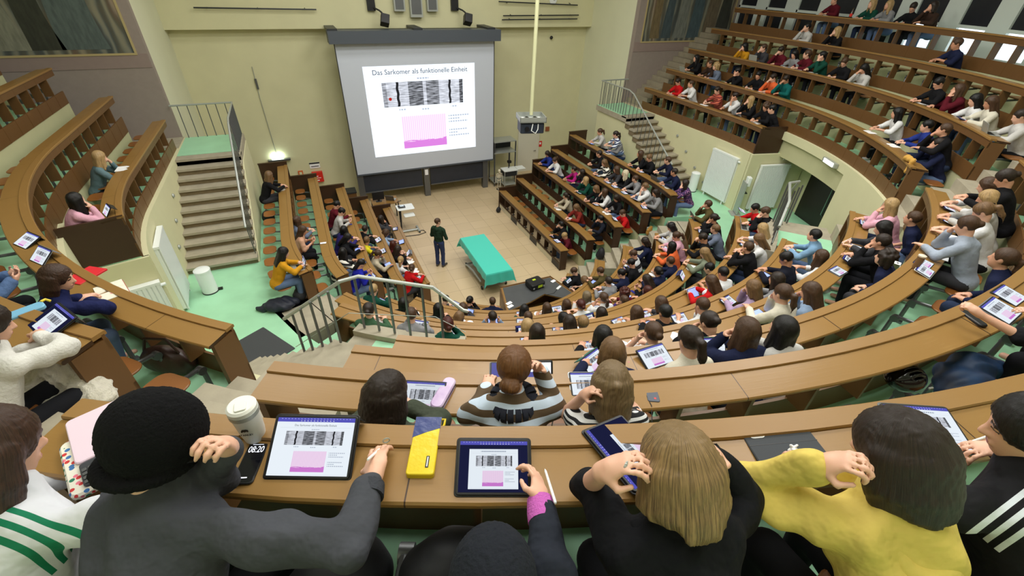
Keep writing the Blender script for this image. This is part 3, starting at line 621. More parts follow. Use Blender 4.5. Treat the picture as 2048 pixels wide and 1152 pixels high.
simple('notice_board', 'small white notice above the red wall cabinet', 'notice', MB().box((-0.2, -0.015, -0.12), (0.2, 0, 0.12)).box((-0.2, -0.018, 0.06), (0.2, -0.012, 0.12), mi=1).box((-0.15, -0.018, -0.06), (0.15, -0.012, -0.03), mi=1), [M_PAPER, M_DKMET], (-4.6, 8.795, 1.46))
simple('call_box', 'small orange call box on the yellow wall beside the red cabinet', 'box', MB().box((-0.09, -0.06, -0.1), (0.09, 0, 0.1)).box((-0.05, -0.066, -0.06), (0.05, -0.058, 0.06), mi=1), [mat('orange_box', (206, 96, 40), 0.5), M_YEL], (-5.2, 8.795, 1.2))
simple('call_box', 'small brown call box above the white door', 'box', MB().box((-0.1, -0.06, -0.1), (0.1, 0, 0.1)), mat('brown_box', (150, 84, 50), 0.5), (6.36, 8.795, 2.02))
simple('fire_extinguisher_sign', 'small red and white fire sign beside the white door', 'sign', MB().box((-0.1, -0.012, -0.14), (0.1, 0, 0.14)).box((-0.04, -0.016, -0.02), (0.05, -0.01, 0.08), mi=1), [M_RED, M_PAPER], (6.02, 8.795, 1.3))
def rod(x0, x1, z0, z1, lab):
    b = empty('curtain_rod', ((x0 + x1) / 2, 8.39, (z0 + z1) / 2)); tag(b, lab, 'rod'); MB().tube([(x0 - (x0 + x1) / 2, -0.12, z0 - (z0 + z1) / 2), (x1 - (x0 + x1) / 2, -0.12, z1 - (z0 + z1) / 2)], 0.022, 8).build('rod', M_DKMET, b)
    for t in (0.1, 0.5, 0.9): MB().tube([((t - 0.5) * (x1 - x0), 0, 0.02), ((t - 0.5) * (x1 - x0), -0.12, 0.0)], 0.014, 6).build('bracket', M_DKMET, b)
rod(-7.05, -3.4, 7.06, 7.03, 'long dark rod mounted high above the emergency light'); rod(3.45, 7.1, 7.34, 7.25, 'topmost of three dark rods high beside the wall clock'); rod(3.65, 7.2, 6.86, 6.89, 'middle of three dark rods high beside the wall clock'); rod(3.6, 7.15, 6.72, 6.75, 'lowest of three dark rods high beside the wall clock')
b = empty('wall_clock', (5.95, 8.38, 7.42)); tag(b, 'round white wall clock high on the front wall', 'clock'); MB().lathe([(0.001, 0.04), (0.15, 0.04), (0.17, 0.02), (0.17, 0)], 28, MX(0, 0, 0)).build('face', M_WHITE, b); MB().box((-0.01, -0.05, 0), (0.01, -0.041, 0.1)).box((0, -0.05, -0.01), (0.07, -0.041, 0.01)).build('hand', M_BLACK, b)
for x, z, lab in ((-1.5, 7.05, 'black stage speaker on an arm nearer the empty gallery'), (1.65, 7.07, 'black stage speaker on an arm nearer the three dark rods')):
    b = empty('speaker', (x, 8.4, z)); tag(b, lab, 'speaker'); MB().box((-0.16, -0.12, -0.05), (0.12, 0.0, 0.45)).build('wall_box', M_BLACK, b); MB().tube([(0.05, -0.1, 0.05), (0.2, -0.35, -0.02), (0.26, -0.5, -0.08)], 0.03, 8).build('arm', M_DKMET, b)
    MB().rbox((-0.13, -0.16, -0.18), (0.17, 0.16, 0.14), 0.03, Matrix.Translation((0.3, -0.6, -0.28)) @ Matrix.Rotation(rad(-30), 4, 'X') @ Matrix.Rotation(rad(14), 4, 'Y')).build('cabinet', M_BLACK, b)
for x, z, s, lab in ((-0.52, 7.12, 0, 'grey wall loudspeaker nearest the angled black speaker arm'), (0.1, 7.05, 1, 'largest grey loudspeaker hung in the centre above the screen'), (0.72, 7.12, 0, 'grey wall loudspeaker beside the three dark rods')):
    b = empty('loudspeaker', (x, 8.4, z)); tag(b, lab, 'speaker'); w = 0.2 + 0.03 * s; MB().box((-w, -0.22, -0.12 - 0.12 * s), (w, 0, 0.75)).build('case', M_METAL, b); MB().box((-w + 0.05, -0.235, -0.06 - 0.08 * s), (w - 0.05, -0.215, 0.42)).build('grille', M_GRMET, b)
b = empty('cable_conduit', (-5.9, 8.79, 4.5)); tag(b, 'thin vertical cable conduit on the recessed front wall', 'conduit'); MB().tube([(0, -0.03, 0.75), (-0.03, -0.03, -0.3), (0.0, -0.02, -2.4)], 0.012, 6).build('pipe', M_METAL, b); MB().box((-0.04, -0.06, 0.0), (0.03, -0.01, 0.35)).build('junction_box', M_GRMET, b)
simple('wall_sensor', 'small round dark sensor on the recessed wall near the pole', 'sensor', MB().ball((0, -0.04, 0), 0.07), M_BLACK, (6.2, 8.78, 6.0), smooth=True)
# ceiling projector on its pole
PX, PY, PZ = 1.96, 1.96, 4.16
b = empty('ceiling_projector', (PX, PY, PZ)); tag(b, 'dark projector in a grey tray hanging from a long ceiling pole', 'projector')
Mz = Matrix.Rotation(rad(-14), 4, 'Z')
MB().tube([(0, 0, 0.5), (0, 0, CEIL - PZ)], 0.055, 12).build('pole', mat('cream_pole', (222, 222, 178), 0.5), b, True)
t = MB(); t.box((-0.42, -0.36, 0.34), (0.42, 0.36, 0.37), Mz)
for a in ((-0.42, -0.36, 0.42, -0.34), (-0.42, 0.34, 0.42, 0.36), (-0.42, -0.36, -0.40, 0.36), (0.40, -0.36, 0.42, 0.36)): t.box((a[0], a[1], 0.34), (a[2], a[3], 0.5), Mz)
t.build('tray', M_METAL, b); MB().rbox((-0.38, -0.3, 0.0), (0.38, 0.3, 0.3), 0.06, Mz).build('projector_body', mat('projector_blue_black', (44, 52, 66), 0.5), b)
for x in (-0.3, 0.3): MB().box((x - 0.02, -0.02, 0.29), (x + 0.02, 0.02, 0.36), Mz).build('hanger', M_DKMET, b)
MB().tube([Mz @ Vector(p) for p in ((0.0, -0.31, 0.3), (-0.06, -0.4, 0.12), (0.08, -0.38, 0.03), (0.16, -0.34, 0.14), (0.17, -0.31, 0.3))], 0.016, 8).build('cable', M_WHITE, b, True)
for i in range(5): MB().box((-0.3 + 0.13 * i, -0.2 + 0.05 * (i % 3), 0.37), (-0.22 + 0.13 * i, 0.1, 0.41 + 0.02 * (i % 2)), Mz).build('wiring', M_BLACK if i % 2 else M_WHITE, b)
MB().lathe([(0.001, 0), (0.07, 0), (0.07, 0.05), (0.001, 0.05)], 16, Mz @ MX(-0.18, -0.3, 0.15)).build('lens', M_BLACK, b)
# examination couch under a turquoise cloth
M_TEAL = mat('turquoise_cloth', (66, 196, 176), 0.8, bump=0.12, bscale=14, sheen=0.2)
b = empty('examination_couch', (-0.15, 0.5, 0)); tag(b, 'wheeled examination couch standing under the turquoise cloth', 'couch'); MB().box((-0.36, -1.05, 0.72), (0.36, 1.1, 0.82)).build('bed', M_DKMET, b)
for y in (-0.7, 0.8): MB().tube([(-0.42, y, 0.08), (0.42, y, 0.08)], 0.03, 8).build('foot_bar', M_METAL, b); MB().box((-0.06, y - 0.05, 0.1), (0.06, y + 0.05, 0.72)).build('column', M_METAL, b)
MB().tube([(-0.45, 0.75, 0.08), (-0.47, 0.5, 0.2), (-0.46, 0.0, 0.3), (-0.4, -0.6, 0.22)], 0.035, 8).build('side_tube', M_METAL, b, True)
for y in (-0.7, 0.8):
    for x in (-0.42, 0.42): MB().lathe([(0.0, -0.02), (0.06, -0.02), (0.06, 0.02), (0.0, 0.02)], 14, Matrix.Translation((x, y, 0.06)) @ Matrix.Rotation(rad(90), 4, 'Y')).build('wheel', M_BLACK, b)
def drape(label):
    """cloth over the couch: top plus hanging skirt with soft folds and drooping corners"""
    nx, ny = 40, 84; hx, hy = 0.44, 1.22; dx, dy = 0.22, 0.36; mb = MB(); rnd = random.Random(3)
    for j in range(ny + 1):
        for i in range(nx + 1):
            a = -(hx + dx) + 2 * (hx + dx) * i / nx; c = -(hy + dy) + 2 * (hy + dy) * j / ny
            ox = max(0, abs(a) - hx); oy = max(0, abs(c) - hy); sx = 1 if a > 0 else -1; sy = 1 if c > 0 else -1
            d = math.hypot(ox, oy); z = 0.865 - d
            fl = 0.14 * d + 0.012 * math.sin((c if ox > oy else a) * 16 + 1.3 * sx) * min(1, d * 4)
            x = sx * (min(abs(a), hx) + fl * (ox / d if d else 0)); y = sy * (min(abs(c), hy) + fl * (oy / d if d else 0))
            if ox > 0 and oy > 0: k = min(ox / dx, oy / dy); x += sx * 0.07 * k; y += sy * 0.07 * k
            mb.v.append((x, y, z + 0.002 * math.sin(7 * a + 3 * c)))
    for j in range(ny):
        for i in range(nx): q = j * (nx + 1) + i; mb.face((q, q + 1, q + nx + 2, q + nx + 1))
    o = mb.build('cloth', M_TEAL, smooth=True); o.location = (-0.17, 0.53, 0); return tag(o, label, 'cloth')
drape('turquoise cloth draped over the examination couch on the stage')
# document camera cart
b = empty('camera_cart', (-1.83, 4.6, 0)); tag(b, 'white wheeled stand with a document camera on the stage floor', 'cart')
MB().rbox((-0.32, -0.25, 0.93), (0.32, 0.25, 0.96), 0.05).build('top_board', M_WHITE, b); MB().rbox((-0.12, -0.42, 0.72), (0.28, -0.1, 0.745), 0.04).build('lower_board', M_WHITE, b)
MB().tube([(-0.2, -0.1, 0.93), (-0.22, -0.12, 0.5), (-0.25, -0.15, 0.1)], 0.03, 8).build('column', M_DKMET, b); MB().tube([(-0.35, -0.2, 0.05), (0.4, -0.2, 0.05)], 0.045, 10).build('base', M_METAL, b); MB().tube([(0.38, -0.42, 0.05), (0.38, 0.05, 0.05)], 0.045, 10).build('base', M_METAL, b)
MB().tube([(0.38, -0.3, 0.03), (0.55, -0.3, 0.02), (0.6, -0.5, 0.02), (0.3, -0.6, 0.02), (-0.2, -0.55, 0.02), (-0.3, -0.2, 0.06)], 0.014, 6).build('cable', M_BLACK, b, True)
for x, y in ((-0.35, -0.2), (0.38, 0.05), (0.38, -0.42)): MB().ball((x, y, 0.035), 0.035, 10, 6).build('wheel', M_BLACK, b)
b = empty('document_camera', (-1.95, 4.62, 0.96)); tag(b, 'black document camera lying on the white wheeled stand', 'camera'); MB().rbox((-0.13, -0.11, 0), (0.13, 0.11, 0.03), 0.03).build('base', M_BLACK, b); MB().rbox((-0.06, -0.05, 0.035), (0.09, 0.07, 0.05), 0.01).build('glass', mat('bright_glass', (200, 214, 226), 0.15), b); MB().tube([(-0.1, 0.08, 0.03), (-0.1, 0.1, 0.2), (0.02, 0.04, 0.24)], 0.014, 8).build('arm', M_BLACK, b)
# media table behind the wooden screen: monitor and laptop
b = empty('media_table', (-2.4, 5.62, 0)); tag(b, 'small media table behind the first wooden end screen', 'table'); MB().box((-0.5, -0.34, 0.84), (0.5, 0.34, 0.88)).build('top', M_EDGE, b)
for x in (-0.46, 0.46):
    for y in (-0.3, 0.3): MB().box((x - 0.02, y - 0.02, 0), (x + 0.02, y + 0.02, 0.84)).build('leg', M_DKMET, b)
b = empty('monitor', (-2.62, 5.6, 0.88)); tag(b, 'black monitor seen from behind on the media table', 'monitor'); MB().rbox((-0.22, -0.03, 0.08), (0.22, 0.01, 0.40), 0.01).build('housing', M_BLACK, b); MB().box((-0.04, -0.02, 0.02), (0.04, 0.02, 0.1)).build('stand', M_BLACK, b); MB().rbox((-0.11, -0.08, 0), (0.11, 0.08, 0.02), 0.03).build('foot', M_BLACK, b)
b = empty('laptop', (-2.14, 5.62, 0.88), rad(150)); tag(b, 'open silver laptop on the media table beside the black monitor', 'laptop'); MB().rbox((-0.17, -0.12, 0), (0.17, 0.12, 0.018), 0.02).build('base', M_METAL, b); MB().rbox((-0.17, -0.008, 0), (0.17, 0.008, 0.23), 0.005, Matrix.Translation((0, 0.12, 0.012)) @ Matrix.Rotation(rad(-18), 4, 'X')).build('lid', M_GRMET, b)
# low cabinet by the boards
simple('side_cabinet', 'low brown cabinet with a dark top beside the chalkboard', 'cabinet', MB().box((-0.3, -0.25, 0), (0.3, 0.25, 0.82)).box((-0.32, -0.27, 0.82), (0.32, 0.27, 0.87), mi=1), [M_PANEL, M_DKMET], (-3.6, 7.1, 0))
# steel shelf rack, side table and little skeleton near the white door
b = empty('shelf_rack', (3.5, 7.75, 0)); tag(b, 'tall grey steel rack with a roofed top shelf beside the screen', 'rack')
for x in (-0.52, 0.52):
    for y in (-0.33, 0.33): MB().box((x - 0.025, y - 0.025, 0), (x + 0.025, y + 0.025, 2.06)).build('post', M_GRMET, b)
for z in (0.16, 1.55, 2.04): MB().box((-0.55, -0.36, z), (0.55, 0.36, z + 0.04)).build('shelf', M_METAL, b)
MB().box((-0.53, 0.3, 1.56), (0.53, 0.34, 2.05)).build('back_panel', M_DKMET, b)
b = empty('equipment_cart', (3.62, 7.1, 0)); tag(b, 'low cart with a hinged white flap in front of the steel rack', 'cart'); MB().box((-0.38, -0.25, 0.86), (0.3, 0.25, 0.9)).build('top', M_WHITE, b); MB().box((0.32, -0.2, 0.88), (0.72, 0.22, 0.9)).build('flap', M_WHITE, b); MB().box((-0.35, -0.22, 0.62), (0.28, 0.22, 0.86)).build('drawer_box', M_DKMET, b)
for x in (-0.35, 0.27):
    for y in (-0.22, 0.22): MB().box((x - 0.015, y - 0.015, 0.0), (x + 0.015, y + 0.015, 0.86)).build('leg', M_METAL, b)
MB().box((-0.36, -0.23, 0.2), (0.28, 0.23, 0.22)).build('shelf', M_METAL, b); MB().tube([(-0.02, 0.1, 0.9), (-0.02, 0.12, 1.6)], 0.02, 8).build('mast', M_DKMET, b); MB().box((-0.08, 0.02, 1.15), (0.08, 0.16, 1.25)).build('clamp', M_BLACK, b)
b = empty('model_skeleton', (3.05, 7.02, 0)); tag(b, 'small anatomical model skeleton standing beside the steel rack', 'skeleton'); M_BONE = mat('bone', (222, 212, 186), 0.6)
sk = MB(); sk.ball((0, -0.01, 0.9), (0.06, 0.075, 0.075)); sk.box((-0.035, -0.075, 0.81), (0.035, -0.02, 0.85)); sk.build('skull', M_BONE, b, True)
sk = MB(); sk.tube([(0, 0.02, 0.82), (0, 0.03, 0.7), (0, 0.0, 0.55), (0, 0.02, 0.47)], 0.016, 8); sk.tube([(-0.12, 0, 0.77), (0.12, 0, 0.77)], 0.014, 8)
for i in range(7):
    z = 0.75 - i * 0.026; w = 0.075 + 0.012 * min(i, 3); sk.tube([(w * math.sin(a), -0.055 * math.cos(a) - 0.0, z - 0.012 * math.cos(a)) for a in [k * math.pi / 6 for k in range(-6, 7)]], 0.007, 5)
sk.build('rib_cage', M_BONE, b, True)
sk = MB(); sk.tube([(-0.085, 0, 0.5), (-0.05, -0.02, 0.44), (0, 0.02, 0.43), (0.05, -0.02, 0.44), (0.085, 0, 0.5)], 0.02, 8); sk.build('pelvis', M_BONE, b, True)
for sx in (-1, 1):
    sk = MB(); sk.tube([(sx * 0.13, 0, 0.77), (sx * 0.16, 0, 0.6), (sx * 0.17, -0.03, 0.44)], [0.014, 0.011, 0.011], 7); sk.ball((sx * 0.17, -0.035, 0.41), (0.018, 0.012, 0.035), 8, 5); sk.build('arm_bones', M_BONE, b, True)
    sk = MB(); sk.tube([(sx * 0.06, 0, 0.44), (sx * 0.055, -0.01, 0.24), (sx * 0.05, 0, 0.05)], [0.018, 0.014, 0.012], 7); sk.ball((sx * 0.05, -0.03, 0.03), (0.02, 0.05, 0.018), 8, 5); sk.build('leg_bones', M_BONE, b, True)
sk = MB(); sk.tube([(0, 0.05, 0.03), (0, 0.05, 0.6), (0, 0.02, 0.62)], 0.008, 6); sk.lathe([(0.001, 0), (0.12, 0), (0.12, 0.02), (0.001, 0.025)], 18); sk.build('stand', M_DKMET, b)
# projector desk in the first curved row
b = empty('projector_desk', (0.25, -2.0, 0)); tag(b, 'angular wooden desk with a dark top carrying the black projector', 'desk')
pd = [(-0.5, -1.5), (-0.78, -2.60), (0.02, -2.44), (0.56, -2.25), (1.10, -2.76), (1.40, -2.64), (1.13, -1.52)]; pd = [(x - 0.25, y + 2.0) for x, y in pd]
cg = (sum(x for x, y in pd) / 7, sum(y for x, y in pd) / 7)
MB().prism(pd, 0.87, 0.91).build('frame', M_EDGE, b); MB().prism([(cg[0] + (x - cg[0]) * 0.93, cg[1] + (y - cg[1]) * 0.93) for x, y in pd], 0.91, 0.916).build('desk_pad', mat('desk_pad', (72, 74, 76), 0.5, var=0.15, vscale=4), b)
for i, j in ((0, 1), (5, 6), (6, 0)):
    (x0, y0), (x1, y1) = pd[i], pd[j]; L_ = math.hypot(x1 - x0, y1 - y0); M = Matrix.Translation((x0, y0, 0)) @ Matrix.Rotation(math.atan2(y1 - y0, x1 - x0), 4, 'Z'); MB().box((0, 0.0, 0), (L_, 0.03, 0.93), M).build('side_panel', M_PANEL, b)
b = empty('table_projector', (0.46, -1.82, 0.916), rad(8)); tag(b, 'black table projector with a yellow-green label on the angular desk', 'projector'); MB().rbox((-0.24, -0.2, 0.03), (0.24, 0.2, 0.2), 0.07, seg=5).build('body', M_BLACK, b); MB().box((-0.03, -0.205, 0.07), (0.12, -0.198, 0.15)).build('label', mat('lime_label', (190, 214, 40), 0.5), b); MB().box((-0.06, 0.02, 0.2), (0.04, 0.08, 0.207)).build('button_panel', mat('lime_label', (190, 214, 40), 0.5), b)
for x in (-0.17, 0.17): MB().lathe([(0.001, 0), (0.03, 0), (0.03, 0.01), (0.001, 0.01)], 12, MX(x, -0.2, 0.09)).build('knob', M_METAL, b); MB().box((x - 0.03, -0.15, 0), (x + 0.03, 0.15, 0.03)).build('foot', M_DKMET, b)
for x, y, lab in ((1.10, -1.78, 'white card beside the adapter on the dark projector desk'), (-0.56, -2.28, 'upper of two white cards on the corner of the projector desk'), (-0.58, -2.42, 'lower of two white cards on the corner of the projector desk')): simple('card', lab, 'card', MB().rbox((-0.09, -0.05, 0), (0.09, 0.05, 0.006), 0.01), M_PAPER, (x, y, 0.9165), rz=rad(18))
b = empty('power_adapter', (1.06, -2.16, 0.916), rad(30)); tag(b, 'white power adapter with a cable on the projector desk', 'adapter'); MB().rbox((-0.1, -0.035, 0), (0.1, 0.035, 0.035), 0.012).build('brick', M_WHITE, b); MB().tube([(-0.1, 0, 0.012), (-0.3, -0.02, 0.008), (-0.48, 0.1, 0.008)], 0.006, 6).build('cable', M_DKMET, b); MB().tube([(0.1, 0, 0.012), (0.16, 0.01, 0.01)], 0.01, 6).build('plug', M_METAL, b)
b = empty('desk_chair', (0.42, -2.62, 0)); tag(b, 'grey chair with a curved back tucked under the projector desk', 'chair'); MB().rbox((-0.22, -0.2, 0.43), (0.22, 0.2, 0.47), 0.08).build('seat', M_DKMET, b)
bk = MB(); n = 12
for i in range(n): a0 = rad(200 + 140 * i / n) ; a1 = rad(200 + 140 * (i + 1) / n); q = [(0.26 * math.cos(a), 0.2 * math.sin(a)) for a in (a0, a1)]; q2 = [(0.235 * math.cos(a), 0.175 * math.sin(a)) for a in (a0, a1)]; bk.add([(q[0][0], q[0][1], 0.62), (q[1][0], q[1][1], 0.62), (q2[1][0], q2[1][1], 0.62), (q2[0][0], q2[0][1], 0.62), (q[0][0], q[0][1], 0.9), (q[1][0], q[1][1], 0.9), (q2[1][0], q2[1][1], 0.9), (q2[0][0], q2[0][1], 0.9)], [(0, 1, 5, 4), (2, 3, 7, 6), (4, 5, 6, 7), (3, 2, 1, 0), (0, 4, 7, 3), (1, 2, 6, 5)])
bk.build('backrest', M_METAL, b)
MB().tube([(0, 0, 0.05), (0, 0, 0.44)], 0.03, 8).build('column', M_GRMET, b)
for i in range(5): MB().tube([(0, 0, 0.08), (0.24 * math.cos(i * 1.257), 0.24 * math.sin(i * 1.257), 0.03)], 0.018, 6).build('foot', M_GRMET, b)
# radiators, bins, dispenser, door, small fittings
def radiator(loc, rz, w, h, lab, n, d=0.11, name='radiator'):
    b = empty(name, loc, rz); tag(b, lab, 'radiator')
    mb = MB(); st = w / n
    for i in range(n): mb.box((-w / 2 + i * st + st * 0.12, -d, 0.12), (-w / 2 + (i + 1) * st - st * 0.12, -d + 0.03, h - 0.03)); mb.box((-w / 2 + i * st, -d + 0.012, 0.12), (-w / 2 + (i + 1) * st, -d + 0.03, h - 0.03))
    mb.build('fins', M_WHITE, b); MB().box((-w / 2 - 0.01, -d - 0.004, h - 0.05), (w / 2 + 0.01, -0.01, h)).build('top_cover', M_WHITE, b)
    for x in (-w / 2, w / 2 - 0.012): MB().box((x, -d, 0.1), (x + 0.012, -0.01, h - 0.02)).build('side_cover', M_WHITE, b)
    for x in (-w / 2 + 0.1, w / 2 - 0.14): MB().box((x, -d + 0.02, 0), (x + 0.04, -d + 0.06, 0.14)).build('foot', M_WHITE, b)
    MB().tube([(w / 2, -d / 2, h - 0.1), (w / 2 + 0.08, -d / 2, h - 0.1)], 0.03, 10).build('valve', M_WHITE, b)
    return b
radiator((7.9, -0.78, FL[5]), rad(-93), 1.12, 1.62, 'large white panel radiator under the gallery behind the white bin', 30)
a_ = rad(77.3); radiator((8.86 * math.sin(a_) - 0.0, -8.86 * math.cos(a_) - 0.06, FL[5]), a_ - rad(90), 1.0, 1.58, 'white ribbed radiator on the end wall beside the dark exit door', 22)
radiator((-7.9, -0.85, FL[5]), rad(95), 1.0, 1.62, 'tall white radiator seen edge-on behind the wheeled bin', 26)
a3_ = rad(-74); radiator((8.26 * math.sin(a3_) + 0.05 * math.cos(a3_), -8.26 * math.cos(a3_) + 0.05 * math.sin(a3_), FL[5] + 0.33), a3_ + rad(90), 0.5, 1.1, 'low ribbed radiator half hidden behind the desk corner', 7, 0.14)
def bin_(loc, lab, r0=0.16, h=0.62):
    b = empty('pedal_bin', loc); tag(b, lab, 'bin'); MB().lathe([(0.001, 0.02), (r0, 0.02), (r0, h - 0.06), (0.001, h - 0.06)], 28).build('body', M_WHITE, b, True); MB().lathe([(r0 + 0.006, h - 0.07), (r0 + 0.006, h - 0.03), (r0 - 0.04, h), (0.001, h + 0.008)], 28).build('lid', M_WHITE, b, True); MB().lathe([(r0 - 0.002, 0), (r0 + 0.008, 0), (r0 + 0.008, 0.025), (r0 - 0.002, 0.025)], 28).build('base_ring', M_BLACK, b)
    MB().box((r0, -0.03, 0.01), (r0 + 0.09, 0.03, 0.05)).build('pedal', M_BLACK, b)
bin_((-7.42, -0.66, FL[5]), 'tall white pedal bin at the foot of the empty-gallery staircase'); bin_((7.66, 0.05, FL[5]), 'white pedal bin beside the large radiator below the crowded gallery', 0.15, 0.7)
b = empty('sanitiser_stand', (7.66, -1.95, FL[5]), rad(60)); tag(b, 'hand sanitiser dispenser on a steel stand in front of the radiator', 'dispenser'); MB().box((-0.17, -0.02, 0.05), (0.17, 0.02, 1.1)).build('panel', M_METAL, b); MB().rbox((-0.2, -0.16, 0), (0.2, 0.16, 0.03), 0.03).build('base', M_METAL, b); MB().rbox((-0.1, -0.14, 0.98), (0.1, -0.02, 1.26), 0.03).build('dispenser', M_WHITE, b); MB().box((-0.1, -0.13, 0.74), (0.1, -0.02, 0.77)).build('drip_tray', M_BLACK, b)
# dark exit door in the alcove with its lamp
a2 = rad(71.5); b = empty('door_2', (10.0 * math.sin(a2), -10.0 * math.cos(a2), FL[5]), a2); tag(b, kind='structure')
M_DKDOOR = mat('dark_door', (30, 24, 20), 0.35)
MB().box((-1.5, 0.01, 0), (0.5, 0.06, 2.32)).build('leaf', M_DKDOOR, b)
for x in (-0.75, -0.58): MB().tube([(x, 0.06, 0.45), (x, 0.12, 0.5), (x, 0.12, 1.75), (x, 0.06, 1.8)], 0.016, 8).build('pull_bar', mat('bar_green', (120, 150, 140), 0.3, 0.6), b)
(x, y), n_ = pt(8.86, UA(8.86, 62.6)); b = empty('exit_lamp', (x - n_[0] * 0.02, y - n_[1] * 0.02, 4.47), rad(62.6)); tag(b, 'glowing exit lamp above the dark exit door', 'lamp'); MB().box((-0.3, 0.0, -0.05), (0.3, 0.09, 0.06)).build('case', M_METAL, b); MB().box((-0.22, 0.09, -0.045), (0.22, 0.1, 0.05)).build('glowing_panel', mat('lamp_glow2', (250, 255, 240), 0.3, emit=6.0), b)
M = Matrix.Translation((9.16, -2.14, 4.02)); b = empty('wall_camera', (9.02, -2.12, 4.1), rad(77.3)); tag(b, 'white dome camera on the wall above the ribbed radiator', 'camera'); MB().ball((0, 0, 0), 0.11).build('dome', M_WHITE, b, True); MB().box((-0.1, -0.05, 0.0), (0.3, 0.1, 0.06)).build('mount', M_METAL, b)
simple('notice_board', 'white notice under the dome camera near the exit door', 'notice', MB().box((-0.35, -0.02, -0.1), (0.35, 0, 0.12)), mat('notice_grey', (214, 216, 206), 0.6), (9.2, -2.14, 3.86), rz=a_ - rad(90))
simple('doormat', 'large charcoal doormat on the green floor', 'mat', MB().rbox((-0.55, -0.75, 0.0), (0.55, 0.75, 0.012), 0.02), mat('charcoal_mat', (66, 68, 70), 0.95, bump=0.3, bscale=200), (-6.66, -3.35, FL[5] + 0.002), rz=rad(-58))
for i, (z, y) in enumerate(((3.55, 2.1), (3.15, 1.5), (2.75, 0.9), (2.4, 0.35))):
    for sd in (-1, 1): simple('step_lamp', '%s wall lamp down the broad staircase, beside the %s' % (('topmost round', 'second round', 'third round', 'lowest round')[i], 'empty gallery' if sd < 0 else 'crowded gallery'), 'lamp', MB().lathe([(0.001, 0.03), (0.045, 0.03), (0.055, 0)], 14, Matrix.Rotation(rad(90 * -sd), 4, 'Y')), M_METAL, (sd * 7.95, y - 0.45, z))
